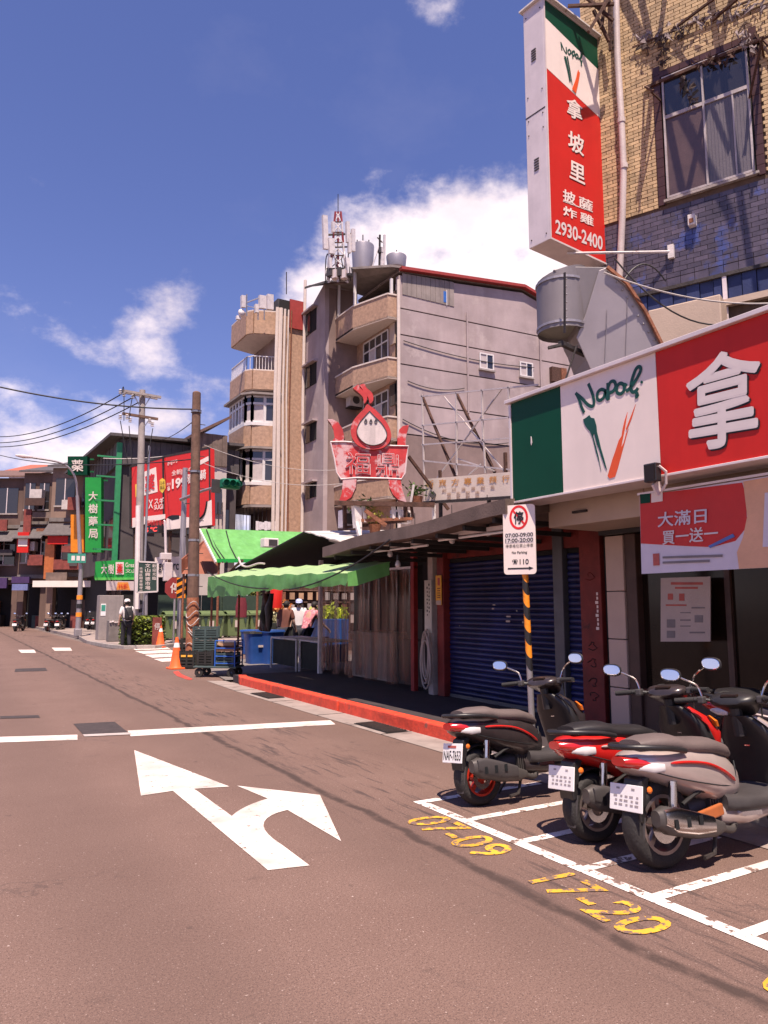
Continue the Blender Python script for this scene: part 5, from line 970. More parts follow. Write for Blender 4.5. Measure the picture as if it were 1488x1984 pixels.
bbox((15.4, 38.2, ZAT(15.3, 38, 612)), (17.2, 41.5, ZAT(15.3, 38, 575)), 'dark_wall', 'roof_hut'); b = MB(); b.slab([PD(590, 560, 39.5), PD(630, 548, 39.2), PD(660, 549, 41), PD(600, 556, 42)], (0, 0, .12)); bo(b).build('shed_roof', 'dark_wall', BB); bbox((15.3, 37.62, zt3), (16.9, 37.7, zt3 + .8), 'dark_interior', 'roof_gap')
for k, (u, v) in enumerate([(686, 777), (712, 985)]):
    if k: continue
    p = PY(u, v, 34.6); g = thing('air_conditioner', 'air conditioner under a small hood on the stair tower wall', 'air conditioner', p); MB().box((0, 0, 0), (.75, .5, .7)).build('casing', M('ac_cream', (.5, .44, .42), .5), g, bevel=.02); MB().lathe([(.0, -.26), (.2, -.26), (.22, -.255)], ax='y', n=16).build('fan_grille', 'dark_grey', g); MB().bb((-.5, -.4, .45), (.45, .3, .5)).build('hood', 'pale_metal', g); MB().bb((-.4, -.25, -.42), (.4, .25, -.37)).build('shelf', 'iron', g)
for i in range(2):
    a, b = PD(395, 862 + i * 36, 30), PD(700, 905 + i * 26, 33); wire(a, b, .5, 'thin pale cable crossing the apartment block %s' % ('at the upper bay window' if i == 0 else 'at the lower bay window'), .012, 'cable_pale')
# ================================================================== scooters in the bays
M('mirror', (1, .94, .9), .1, 1, var=.02, bump=0); M('chrome', (.6, .58, .58), .18, 1, var=.05, bump=0); M('lens_red', (.45, .01, .008), .15, spec=.8, bump=0, var=.05); M('lens_orange', (.7, .16, .02), .15, bump=0, spec=.8); M('lens_clear', (.55, .52, .52), .1, bump=0, spec=.9); M('plate_white', (.78, .74, .73), .4, var=.04, bump=0); M('plate_smear', (.32, .28, .28), .5, bump=0); M('tyre', (.022, .019, .019), .75, bump=.3, bsc=60)
M('grey_shell', (.045, .034, .035), .3, .3, var=.25, sc=6, bump=.03, coat=.4, patch=((.09, .07, .065), 9, .66)); M('seat_grey', (.12, .09, .085), .6, var=.08, bump=.12, bsc=90); M('red_shell', (.46, .014, .012), .3, var=.15, bump=.02, coat=.4, patch=((.3, .05, .045), 9, .68)); M('silver_shell', (.46, .37, .345), .28, .35, var=.06, bump=0, coat=.5); M('rim_red', (.45, .03, .015), .4, .3, bump=0); M('rim_grey', (.25, .2, .19), .35, .7, bump=0); M('swing_orange', (.5, .15, .05), .35, .3, bump=0); M('engine_grey', (.085, .075, .072), .5, .4, var=.2, bump=.1); M('white_shell', (.66, .6, .58), .3, var=.05, bump=0, coat=.5)
YV, ZV, XV = (0, 1, 0), (0, 0, 1), (1, 0, 0)
def scooter(label, loc, rz, shell, accent, seat, rim, plate, k=1.0, rw=.215, lean=0.0, swing=False, steer=0.0):
    t = thing('scooter', label, 'scooter', loc, rz, 'scooters in the parking bays'); t.rotation_euler = (lean, 0, rz); t.scale = (k, k, k)
    def lo(name, secs, mat, e=2.6, n=18, par=None): return MB().loft(secs, n, 0, e).build(name, mat, par or t, smooth=50)
    WB = 1.24
    for x, r_, w in ((0, rw, .062), (WB, .215, .052)):
        wh = empty('wheel', (x, 0, r_)); wh.parent = t
        prof = [(r_ * .66, -w * .8), (r_ * .8, -w), (r_ * .93, -w * .9), (r_ * .995, -w * .45), (r_, 0), (r_ * .995, w * .45), (r_ * .93, w * .9), (r_ * .8, w), (r_ * .66, w * .8), (r_ * .62, 0), (r_ * .66, -w * .8)]
        MB().lathe(prof, ax='y', n=32).build('tyre', 'tyre', wh, smooth=60)
        MB().lathe([(r_ * .6, -w * .85), (r_ * .68, -w * .85), (r_ * .68, w * .85), (r_ * .6, w * .85), (r_ * .6, -w * .85)], ax='y', n=28).build('rim', rim, wh, smooth=40)
        b = MB()
        for i in range(5):
            a = i * 2 * math.pi / 5 + .3; b.bar((0, 0, 0), (math.cos(a) * r_ * .62, 0, math.sin(a) * r_ * .62), .035, .028, up=(0, 1, 0))
        b.lathe([(0, -.05), (.04, -.05), (.045, .05), (0, .05)], ax='y', n=14); b.build('spokes', rim, wh, smooth=30)
        MB().lathe([(.05, -.058), (r_ * .42, -.058), (r_ * .42, -.062), (.05, -.062)], ax='y', n=24).build('brake_disc', 'chrome', wh)
    S_ = lambda x, z, a, b: ((x, 0, z), a, b, YV, ZV)
    lo('tail_fairing', [S_(.66, .44, .09, .10), S_(.56, .465, .14, .14), S_(.4, .5, .168, .165), S_(.2, .545, .174, .15), S_(.05, .575, .168, .12), S_(-.08, .6, .145, .092), S_(-.18, .615, .108, .065), S_(-.24, .625, .06, .03)], shell)
    lo('seat', [S_(.64, .6, .07, .03), S_(.58, .625, .11, .05), S_(.44, .66, .15, .058), S_(.27, .675, .16, .055), S_(.17, .685, .155, .058), S_(.1, .705, .15, .06), S_(-.03, .715, .13, .05), S_(-.15, .715, .09, .03)], seat, 2.4)
    MB().tube(spline([(.13, -.165, .665), (0, -.178, .69), (-.14, -.15, .705), (-.23, -.08, .71), (-.25, 0, .71), (-.23, .08, .71), (-.14, .15, .705), (0, .178, .69), (.13, .165, .665)], 4), .017, 8).build('grab_rail', 'black_plastic', t, smooth=60)
    lo('tail_light', [S_(-.1, .605, .137, .05), S_(-.19, .617, .108, .048), S_(-.26, .628, .055, .026)], 'lens_red')
    for s in (-1, 1):
        lo('turn_signal', [((-.04, s * .142, .585), .012, .026, YV, ZV), ((-.12, s * .128, .585), .02, .03, YV, ZV), ((-.19, s * .09, .59), .01, .014, YV, ZV)], 'lens_clear', n=10)
        pts = [(x, s * (y + .004), z) for x, y, z in [(.0, .160, .605), (.14, .1715, .60), (.3, .171, .575), (.44, .163, .52), (.56, .138, .45)]]; MB().tube(spline(pts, 4), [.004] + [.010] * 15 + [.004], 6).build('accent_stripe', accent, t, smooth=60)
        MB().tube([(.03, s * .13, .5), (.0, s * .12, .27)], .026, 10).build('shock_absorber', 'chrome' if s < 0 else 'black_plastic', t, smooth=40)
        MB().tube([(1.0, s * .062, .66), (1.1, s * .062, .52), (WB, s * .075, .215)], [.03, .026, .024], 10).build('fork_leg', 'dark_grey', t, smooth=40)
    # under-tail, mudguard and plate
    MB().slab([(-.07, -.07, .56), (-.17, -.075, .52), (-.21, -.075, .38), (-.2, -.07, .28), (-.165, -.07, .28), (-.12, -.07, .46)], (0, .14, 0)).build('mudguard', 'black_plastic', t, bevel=.012)
    lo('mud_flap', [((-.165, 0, .31), .075, .012, YV, XV), ((-.18, 0, .2), .065, .01, YV, XV), ((-.185, 0, .11), .04, .008, YV, XV)], 'dark_grey', n=12)
    pl = empty('number_plate', (-.225, 0, .42)); pl.parent = t; pl.rotation_euler = (0, .18, 0)
    MB().bb((-.006, -.13, -.075), (0, .13, .075)).build('plate', 'plate_white', pl, bevel=.004)
    if plate: text(plate, (-.0062, .115, -.055), (0, -1, 0), (0, 0, 1), .23, .075, 'ink', pl, .012, lift=.002); MB().bb((-.009, -.05, .04), (-.0065, .06, .058)).build('plate_mark', 'print_red', pl)
    else:
        for i in range(5):
            y = -.1 + i * .042
            for j, z0 in enumerate((-.045, -.022, .002)): MB().bb((-.008, y, z0), (-.0065, y + .028 - .006 * ((i + j) % 3), z0 + .011)).build('plate_mark', 'plate_smear', pl)
        for y in (-.07, .05): MB().bb((-.008, y, .045), (-.0065, y + .025, .056)).build('plate_mark', 'plate_smear', pl)
    # engine, exhaust, stand
    lo('engine_case', [((.42, .03, .3), .1, .09, YV, ZV), ((.25, .05, .27), .11, .095, YV, ZV), ((.08, .1, .24), .06, .075, YV, ZV), ((-.04, .11, .23), .045, .05, YV, ZV)], 'engine_grey')
    lo('muffler', [((.4, -.13, .2), .03, .03, YV, ZV), ((.3, -.14, .21), .045, .055, YV, ZV), ((.12, -.15, .245), .058, .075, YV, ZV), ((-.1, -.155, .30), .06, .08, YV, ZV), ((-.17, -.155, .315), .035, .045, YV, ZV)], 'engine_grey')
    lo('heat_shield', [((.27, -.185, .235), .016, .045, YV, ZV), ((.1, -.2, .265), .018, .066, YV, ZV), ((-.06, -.205, .305), .018, .07, YV, ZV), ((-.14, -.2, .325), .012, .04, YV, ZV)], 'dark_grey' if not swing else 'chrome', n=12)
    MB().tube(spline([(.58, -.08, .22), (.5, -.12, .17), (.4, -.13, .19)], 4), .022, 8).build('exhaust_pipe', 'engine_grey', t, smooth=50)
    MB().tube([(.45, .1, .22), (.4, .17, .1), (.36, .22, .012)], .012, 6).build('side_stand', 'iron', t); MB().tube([(.38, -.1, .2), (.3, -.13, .06), (.2, -.14, .05)], .014, 6).build('main_stand', 'iron', t); MB().bar((.5, -.19, .27), (.62, -.24, .275), .05, .025).build('foot_peg', 'chrome', t)
    if swing: MB().bar((-.02, -.16, rw + .0), (.42, -.13, .3), .03, .07).build('swing_arm', 'swing_orange', t, bevel=.01)
    # floor, leg shield, nose
    lo('floorboard', [S_(.46, .33, .15, .06), S_(.6, .31, .175, .055), S_(.8, .3, .175, .05), S_(.95, .33, .16, .06), S_(1.0, .38, .14, .06)], 'dark_grey', 3.4)
    lo('lower_cowl', [S_(.42, .26, .12, .07), S_(.65, .235, .15, .06), S_(.9, .25, .13, .06), S_(1.02, .33, .1, .06)], shell, 3)
    lo('leg_shield', [((.985, 0, .3), .15, .045, YV, XV), ((1.0, 0, .42), .2, .055, YV, XV), ((.985, 0, .56), .225, .06, YV, XV), ((.94, 0, .68), .21, .06, YV, XV), ((.89, 0, .76), .15, .05, YV, XV), ((.85, 0, .82), .09, .045, YV, XV)], 'black_plastic', 3)
    lo('front_cowl', [((1.05, 0, .34), .1, .05, YV, XV), ((1.09, 0, .48), .165, .075, YV, XV), ((1.08, 0, .62), .19, .085, YV, XV), ((1.0, 0, .73), .165, .075, YV, XV), ((.92, 0, .81), .09, .05, YV, XV)], shell, 2.6)
    for s in (-1, 1): lo('indicator', [((1.08, s * .17, .66), .03, .02, YV, XV), ((1.06, s * .19, .7), .02, .02, YV, XV), ((1.03, s * .17, .74), .008, .01, YV, XV)], 'lens_orange', n=10)
    secs = []
    for i in range(9): a = R(-25 + i * 22.5); secs.append(((WB + .25 * math.cos(a), 0, .215 + .25 * math.sin(a)), .07 if 0 < i < 8 else .04, .014, YV, (math.cos(a), 0, math.sin(a))))
    lo('front_fender', secs, shell, 3, 12)
    secs = []
    for i in range(5): a = R(55 + i * 17); secs.append(((.0 + (rw + .035) * math.cos(a), 0, rw + (rw + .035) * math.sin(a)), .065, .012, YV, (math.cos(a), 0, math.sin(a))))
    lo('rear_fender', secs, 'black_plastic', 3, 12)
    for s in (-1, 1):
        pts = [(x, s * (y + .002), z) for x, y, z in [(-.1, .132, .56), (.05, .16, .515), (.22, .168, .475), (.4, .158, .44), (.55, .13, .42)]]; MB().tube(spline(pts, 4), .0035, 5).build('panel_gap', 'ink', t)
        MB().tube(spline([(.62, s * .1, .56), (.6, s * .12, .5), (.6, s * .11, .42)], 3), .004, 5).build('panel_gap', 'ink', t)
        MB().tube(spline([(.84, s * .2, .93), (.95, s * .13, .97), (1.02, s * .06, .85), (1.03, s * .05, .7)], 4), .006, 5).build('brake_cable', 'black_rubber', t)
        MB().ball((-.17, s * .135, .47), (.02, .012, .02), 8).build('reflector', 'lens_orange', t)
    MB().bb((-.02, .07, .36), (.24, .16, .47)).build('air_box', 'black_plastic', t, bevel=.02)
    for i in range(6): MB().bb((.36 + i * .022, -.1, .2), (.37 + i * .022, .02, .36)).build('cooling_fin', 'engine_grey', t)
    MB().tube(spline([(.4, -.1, .38), (.25, -.13, .42), (.1, -.12, .36)], 3), .012, 6).build('hose', 'black_rubber', t)
    for k in range(3): MB().bb((-.09 + k * .1, -.2225, .255 + k * .0), (-.06 + k * .1, -.2215, .31)).build('shield_slot', 'ink', t)
    MB().bb((.9, -.02, .62), (.935, .02, .66)).build('bag_hook', 'chrome', t)
    # steering head
    h = empty('handlebar', (.84, 0, .81)); h.parent = t; h.rotation_euler = (0, 0, steer)
    lo('head_cowl', [((.11, 0, .04), .1, .04, YV, ZV), ((.06, 0, .09), .15, .06, YV, ZV), ((-.01, 0, .11), .165, .055, YV, ZV), ((-.07, 0, .105), .13, .035, YV, ZV), ((-.1, 0, .1), .08, .015, YV, ZV)], 'grey_shell' if shell != 'silver_shell' else 'black_plastic', 2.6, 18, h)
    MB().bb((-.085, -.06, .125), (-.02, .06, .15)).build('gauge', 'shop_glass', h, bevel=.012)
    lo('headlight', [((.115, 0, .03), .07, .035, YV, ZV), ((.15, 0, .02), .04, .02, YV, ZV)], 'lens_clear', n=14, par=h)
    MB().tube([(.02, 0, -.12), (0, 0, .06)], .04, 10).build('stem', 'black_plastic', h)
    for s in (-1, 1):
        MB().tube([(0, s * .1, .1), (-.04, s * .2, .12), (-.09, s * .24, .12)], .013, 8).build('bar', 'black_plastic', h, smooth=40); MB().tube([(-.07, s * .22, .12), (-.12, s * .36, .115)], .019, 10).build('grip', 'black_rubber', h, smooth=40); MB().tube([(-.02, s * .2, .115), (-.05, s * .27, .105), (-.09, s * .36, .1)], [.009, .008, .006], 6).build('brake_lever', 'chrome', h, smooth=40)
        MB().box((-.05, s * .2, .115), (.06, .05, .05)).build('switch_box', 'dark_grey', h, bevel=.01)
        mi = empty('rear_mirror', (-.04, s * .2, .14)); mi.parent = h
        MB().tube(spline([(0, 0, 0), (.01, s * .03, .07), (-.02, s * .09, .11), (-.03, s * .14, .135)], 3), .007, 6).build('mirror_stalk', 'chrome', mi, smooth=40)
        c = V((-.035, s * .19, .15)); sd_ = V((-.12 * s, .97, .1)).normalized(); up_ = V((.1, 0, 1)).normalized(); nn = sd_.cross(up_)
        b = MB(); b.loft([(c + nn * -.012, .07, .042, sd_, up_), (c + nn * .0, .076, .048, sd_, up_), (c + nn * .02, .055, .034, sd_, up_), (c + nn * .03, .02, .012, sd_, up_)] if nn.x > 0 else [(c + nn * .012, .07, .042, sd_, up_), (c, .076, .048, sd_, up_), (c - nn * .02, .055, .034, sd_, up_), (c - nn * .03, .02, .012, sd_, up_)], 18, 0, 2.6); b.build('mirror_shell', 'black_plastic', mi, smooth=50)
        off = nn * (-.0135 if nn.x > 0 else .0135); b = MB(); b.loft([(c + off, .066, .038, sd_, up_), (c + off * 1.12, .062, .035, sd_, up_)], 18, 0, 2.6); b.build('mirror_glass', 'mirror', mi)
    return t
scooter('dark grey scooter with red wheels and a red stripe at the end bay', (3.70, 4.80, 0), R(1), 'grey_shell', 'red_shell', 'seat_grey', 'rim_red', 'NAF-7653', .97, lean=R(-8), steer=R(16))
scooter('scooter with a bright red tail between the dark and the silver one', (3.80, 3.70, 0), R(-4), 'red_shell', 'silver_shell', 'black_plastic', 'rim_grey', None, lean=R(-7), steer=R(16))
scooter('silver sporty scooter with a big rear wheel and orange swing arm', (3.77, 3.14, 0), R(-3), 'silver_shell', 'lens_red', 'seat_grey', 'rim_grey', None, 1.0, .25, R(-6), True, R(14))

scooter('black scooter standing on the pavement behind the silver one', (5.62, 3.85, .12), R(-70), 'grey_shell', 'silver_shell', 'black_plastic', 'rim_grey', None, lean=R(3), steer=R(-10))
# ================================================================== no parking sign
np_ = thing('parking_sign', 'white no parking sign on a striped pole behind the dark scooter', 'sign', (5.3, 5.98, .12))
top_ = V((-.045, .03, 2.45))
MB().tube([(0, 0, 0), top_ * .5, top_], .032, 12).build('pole', 'galv', np_, smooth=40)
p0_ = lambda t: V((0, 0, 0)).lerp(top_, t)
for i in range(9):
    t0, t1 = (.8 + i * .13) / 2.45 - .0, (.8 + (i + 1) * .13 - .002) / 2.45
    vs = []
    for tt, ph in ((t0, 0), (t1, 0)):
        for kk in range(13):
            a = 2 * math.pi * kk / 12; sl = .05 * math.sin(a); q = p0_(tt + sl / 2.45); vs.append(q + V((math.cos(a) * .034, math.sin(a) * .034, 0)))
    MB().add(vs, [(k, k + 1, 14 + k, 13 + k) for k in range(12)]).build('stripe', 'hazard_orange' if i % 2 else 'black_plastic', np_, smooth=60)
nb = empty('sign_board', top_ + V((-.05, 0, -.33))); nb.parent = np_; nb.rotation_euler = (0, 0, -math.pi / 2 - R(-28))
# board local: x right, y into, z up; faces the camera side
BWd, BHt = .36, .74; ox_ = -.18
b = MB(); rr_ = .035; cs = []
for cx, cz_, a0 in ((BWd / 2 - rr_, BHt / 2 - rr_, 0), (-BWd / 2 + rr_, BHt / 2 - rr_, 90), (-BWd / 2 + rr_, -BHt / 2 + rr_, 180), (BWd / 2 - rr_, -BHt / 2 + rr_, 270)):
    for k in range(5): a = R(a0 + k * 22.5); cs.append((cx + rr_ * math.cos(a), 0, cz_ + rr_ * math.sin(a)))
b.slab(cs, (0, .012, 0)).build('plate', 'sign_white', nb)
M('ring_red', (.62, .02, .02), .35, bump=0)
b = MB(); vs = []
for k in range(33): a = 2 * math.pi * k / 32; vs += [(.105 * math.cos(a), -.002, .235 + .13 * math.sin(a)), (.08 * math.cos(a), -.002, .235 + .105 * math.sin(a))]
b.add(vs, [(2 * k, 2 * k + 1, 2 * k + 3, 2 * k + 2) for k in range(32)]).build('ring', 'ring_red', nb)
XD, ZD = (1, 0, 0), (0, 0, 1)
text('停', (-.055, -.002, .165), XD, ZD, .11, .135, 'ink', nb, .03, lift=.001); MB().bar((-.062, -.0012, .31), (.062, -.0012, .16), .0022, .02).build('slash', 'ring_red', nb)
MB().bb((-.16, -.0022, -.035), (.16, -.0012, .075)).build('time_panel', 'letter_grey', nb)
text('07:00-09:00', (-.155, -.0032, .025), XD, ZD, .31, .042, 'ink', nb, .015, lift=.001); text('17:00-20:00', (-.155, -.0032, -.03), XD, ZD, .31, .042, 'ink', nb, .015, lift=.001); text('停車格位禁止停車', (-.155, -.002, -.088), XD, ZD, .31, .04, 'ink', nb, .0, lift=.001); text('No Parking', (-.085, -.002, -.16), XD, ZD, .17, .035, 'ink', nb, .02, lift=.001); text('☎', (-.085, -.002, -.265), XD, ZD, .065, .055, 'ink', nb, .02, lift=.001); text('110', (.0, -.002, -.265), XD, ZD, .1, .055, 'ink', nb, .015, lift=.001)
b = MB(); b.slab([(-.135, -.002, -.3), (-.135, -.002, -.314), (.1, -.002, -.314), (.1, -.002, -.325), (.15, -.002, -.307), (.1, -.002, -.289), (.1, -.002, -.3)], (0, -.001, 0)).build('arrow', 'ink', nb)

# ================================================================== poles and street furniture
def wpole(): pass
wp = thing('wooden_pole', 'tall brown timber utility pole at the market corner', 'utility pole', (5.8, 20, 0))
tp = PY(381, 762, 20) - V((5.8, 20, 0)); M('timber', (.16, .09, .065), .85, var=.3, sc=6, bump=.4, streak=.4); M('timber_rust', (.33, .12, .06), .85, var=.4, sc=9, bump=.4)
MB().tube([(0, 0, 0), tp * .25, tp * .6, tp], [.17, .155, .135, .115], 16).build('pole', 'timber', wp, smooth=40); MB().tube([(0, 0, .02), tp * .235], [.176, .163], 16).build('rusty_sleeve', 'timber_rust', wp, smooth=40); MB().ball(tp, (.115, .115, .06), 12).build('cap', 'timber', wp, smooth=60)
for k, z in enumerate((.45, .75, .9, 1.1, 1.3, 1.55)): MB().tube([(-.01 + .17 * math.cos(a) + .02 * math.sin(k), -.03 + .18 * math.sin(a), z + .1 * math.sin(a * 2 + k)) for a in [i * math.pi / 7 for i in range(15)]], .012, 5).build('wire_tangle', 'cable_pale', wp)
for z in (2.35, 3.3, 5.2, 6.9): MB().lathe([(.15, -.03), (.163 - z * .004, -.03), (.163 - z * .004, .03), (.15, .03)], (tp.x * z / tp.z, 0, z), n=16).build('band', 'steel', wp)
for i in range(12): z = 1.6 + i * .45; MB().cyl((tp.x * z / tp.z - .14, 0, z), (tp.x * z / tp.z - .26 + .26 * (i % 2) * 2 - 0, 0, z), .012, n=5).build('climbing_peg', 'iron', wp)
cp = thing('concrete_pole', 'pale concrete power pole with two crossarms behind the hedge', 'utility pole', (6.75, 31, .1)); ct = PY(276, 756, 31) - V((6.75, 31, .1))
MB().tube([(0, 0, 0), ct * .5, ct], [.19, .16, .12], 16).build('pole', 'concrete', cp, smooth=40)
cl = lambda u, v, d=0: PY(u, v, 31 + d) - V((6.75, 31, .1))
for a, b in (((238, 757, -.2), (312, 770, -.2)), ((240, 760, .2), (305, 772, .2)), ((237, 801, -.15), (306, 812, -.15))): MB().bar(cl(*a), cl(*b), .1, .1).build('crossarm', 'timber' if a[1] > 790 else 'concrete', cp)
for a, b in (((258, 763), (272, 788)), ((292, 768), (280, 788)), ((290, 812), (280, 826))): MB().bar(cl(*a, -.15), cl(*b, -.15), .04, .04).build('brace', 'steel', cp)
M('porcelain', (.55, .5, .5), .3)
for u, v in ((233, 763), (240, 768), (257, 772), (246, 812), (252, 818), (233, 812), (290, 820), (295, 826)): b = MB(); c = cl(u, v, -.2); [b.lathe([(.02, k * .07), (.08, k * .07 + .01), (.03, k * .07 + .05)], c, n=10) for k in range(3)]; b.build('insulator', 'porcelain', cp, smooth=50)
for a, b, d in (((236, 765), (240, 815), -.8), ((262, 770), (250, 812), -.5), ((233, 815), (248, 900), .0), ((250, 825), (256, 900), .0), ((296, 830), (284, 900), .0)): MB().tube(sag(cl(*a, -.25), cl(*b, -.25), d, 8), .018, 5).build('jumper_cable', 'cable', cp)
for i in range(5):
    z0 = .3 + i * .32; vs = []
    for zz in (z0, z0 + .16):
        for k in range(13): a = 2 * math.pi * k / 12; vs.append(((.197 - zz * .005) * math.cos(a), (.197 - zz * .005) * math.sin(a), zz + .12 * math.sin(a)))
    MB().add(vs, [(k, k + 1, 14 + k, 13 + k) for k in range(12)]).build('stripe', 'black_plastic', cp, smooth=60)
MB().tube([cl(266, 1180, -.25), cl(268, 980, -.22)], .1, 8).build('riser_conduit', 'white_paint', cp); MB().tube([(.15, -.1, .2), (.14, -.1, 8)], .05, 8).build('riser_conduit', 'steel', cp)
# cables
EP = lambda u, v, Y: PY(u, v, Y)
wire(EP(0, 750, 22), EP(378, 793, 20), .15, 'dark cable from the timber pole out over the road to the upper edge', .022)
for i, (v0, v1, u1) in enumerate([(846, 765, 233), (858, 770, 257), (866, 780, 268)]): wire(EP(-10, v0, 48), EP(u1, v1, 30.8), .5, ['highest of three parallel power lines from the concrete pole', 'middle of three parallel power lines from the concrete pole', 'lowest of three parallel power lines from the concrete pole'][i], .024)
wire(EP(0, 882, 40), EP(372, 890, 20.1), .3, 'low cable sagging from the timber pole past the green vertical sign', .018); wire(EP(312, 852, 36), EP(376, 815, 20), .1, 'short cable dropping from the timber pole toward the corner building', .014); wire(EP(200, 888, 37), EP(408, 868, 36), .2, 'service cable along the top of the red billboards', .02, 'cable_pale')
# lamp post
lp_ = thing('street_lamp', 'slim grey street lamp with a curved arm and a teal street plate', 'street lamp', (5.42, 37.3, .1)); ll = lambda u, v: PY(u, v, 37.3) - V((5.42, 37.3, .1))
MB().tube([(0, 0, 0), (0, 0, 3), ll(150, 960)], [.13, .1, .08], 12).build('pole', 'galv', lp_, smooth=40); MB().tube(spline([ll(150, 962), ll(147, 930), ll(135, 908), ll(112, 895), ll(60, 886)], 4), .05, 8).build('arm', 'galv', lp_, smooth=40); MB().loft([(ll(62, 886), .1, .05, (0, 1, 0), ZV), (ll(45, 884), .16, .09, (0, 1, 0), ZV), (ll(30, 882), .05, .04, (0, 1, 0), ZV)], 12).build('lantern', 'pale_metal', lp_, smooth=40)
q = [ll(130, 1091) + V((0, -.2, 0)), ll(165, 1091) + V((0, -.2, 0)), ll(165, 1073) + V((0, -.2, 0)), ll(130, 1073) + V((0, -.2, 0))]; M('teal', (.05, .28, .2), .5); MB().slab(q, (0, .03, 0)).build('street_plate', 'teal', lp_); MB().bb((-.16, -.16, .0), (.16, .16, .35)).build('base', 'galv', lp_, bevel=.03)
for k in range(3): MB().bb((q[0].x + .15 + k * .22, q[0].y - .01, q[0].z + .12), (q[0].x + .3 + k * .22, q[0].y - .001, q[0].z + .34)).build('plate_mark', 'white_paint', lp_)
for i in range(3): MB().lathe([(.1, 0), (.135, 0), (.135, .2), (.1, .2)], (0, 0, .9 + i * .4), n=12).build('stripe', 'hazard_orange' if i % 2 == 0 else 'black_plastic', lp_)
# signal mast
sp = thing('signal_mast', 'grey signal mast whose arm carries a green traffic light', 'traffic light', (8.0, 28.6, .1)); sl_ = lambda u, v, d=0: PY(u, v, 28.6 + d) - V((8.0, 28.6, .1)); bx_ = sl_(349, 1200).x
MB().tube([(bx_, 0, 0), (bx_, 0, sl_(349, 906).z)], [.13, .1], 12).build('mast', 'galv', sp, smooth=40); MB().tube([sl_(350, 968, -.1), sl_(395, 950, -1.2), sl_(440, 938, -2.4)], [.07, .055, .045], 8).build('arm', 'galv', sp, smooth=40); MB().tube(spline([sl_(318, 1010), sl_(320, 1020), sl_(322, 1110)], 3), .05, 6).build('conduit', 'pale_metal', sp); MB().tube([sl_(357, 960), sl_(358, 1130)], .05, 6).build('conduit', 'pale_metal', sp)
tl = empty('signal_head', sl_(446, 938, -2.5)); tl.parent = sp; M('signal_green', (.012, .16, .09), .4, var=.1)
MB().box((0, 0, 0), (.72, .3, .36), .1).build('housing', 'signal_green', tl, bevel=.05)
for k in range(3): MB().tube([(-.24 + k * .24, -.14, 0), (-.24 + k * .24, -.34, 0)], .12, 12, cap=False).build('visor', 'signal_green', tl)
MB().box((-.5, .1, -.1), (.35, .06, .5), .1).build('back_plate', 'dark_grey', tl)
MB().box(sl_(325, 1108, -.2), (.3, .25, .7)).build('junction_box', 'pale_metal', sp, bevel=.02); MB().box(sl_(321, 1078, -.2), (.4, .25, .25)).build('junction_box', 'pale_metal', sp, bevel=.02)
# stop octagon, arrow plate
so_ = thing('stop_sign', 'faded red octagonal stop sign by the signal mast', 'sign', sl_(340, 1139, -.4) + V((8, 28.6, .1))); b = MB(); b.slab([(.42 * math.cos(R(22.5 + 45 * k)), 0, .42 * math.sin(R(22.5 + 45 * k))) for k in range(8)], (0, .03, 0)); b.build('plate', M('stop_red', (.25, .03, .03), .6, var=.2), so_); text('停', (-.2, -.005, -.2), XD, ZD, .4, .4, 'letter_grey', so_, .02); MB().cyl((0, .05, -1.6 - .9), (0, .05, .3), .04).build('post', 'galv', so_)
hp = thing('hazard_plate', 'black and orange striped hazard plate at the foot of the signal mast', 'sign', sl_(351, 1139, -.5) + V((8, 28.6, .1)))
MB().bb((-.17, 0, -.38), (.17, .03, .38)).build('plate', 'hazard_orange', hp)
for k in range(3): MB().slab([(-.17, -.003, -.38 + k * .27), (.17, -.003, -.2 + k * .27), (.17, -.003, -.06 + k * .27), (-.17, -.003, -.24 + k * .27)], (0, .002, 0)).build('stripe', 'black_plastic', hp)
MB().cyl((0, .06, -2.45), (0, .06, .3), .035).build('post', 'galv', hp)
mk = thing('market_sign', 'dark green market name sign with white characters at the hedge', 'sign', PY(285, 1206, 30.2)); mo_ = V(PY(285, 1206, 30.2)); mm = lambda u, v: PY(u, v, 30.2) - mo_; M('board_green', (.035, .06, .05), .5)
MB().slab([mm(265, 1148), mm(305, 1146), mm(305, 1090), mm(267, 1088)], (0, .05, 0)).build('board', 'board_green', mk); 
for a, b in (((265, 1148), (305, 1146)), ((305, 1146), (305, 1090)), ((305, 1090), (267, 1088)), ((267, 1088), (265, 1148))): MB().bar(mm(*a), mm(*b), .03, .06).build('border', 'letter_grey', mk)
MB().cyl((0, .08, -1), mm(285, 1090) + V((0, .08, 0)), .06).build('post', 'galv', mk)
for i, ch in enumerate('文山興德市場'): text(ch, mm(281, 1099.5 + i * 8.6), XD, ZD, .2, .155, 'sign_white', mk, .01)
for i, ch in enumerate('歡迎光臨'): text(ch, mm(295, 1099.5 + i * 8), XD, ZD, .15, .13, 'sign_white', mk, .0)
for i, ch in enumerate('市場區間車輛慢行'): text(ch, mm(270, 1104 + i * 6.2), XD, ZD, .12, .1, 'sign_white', mk, .0)
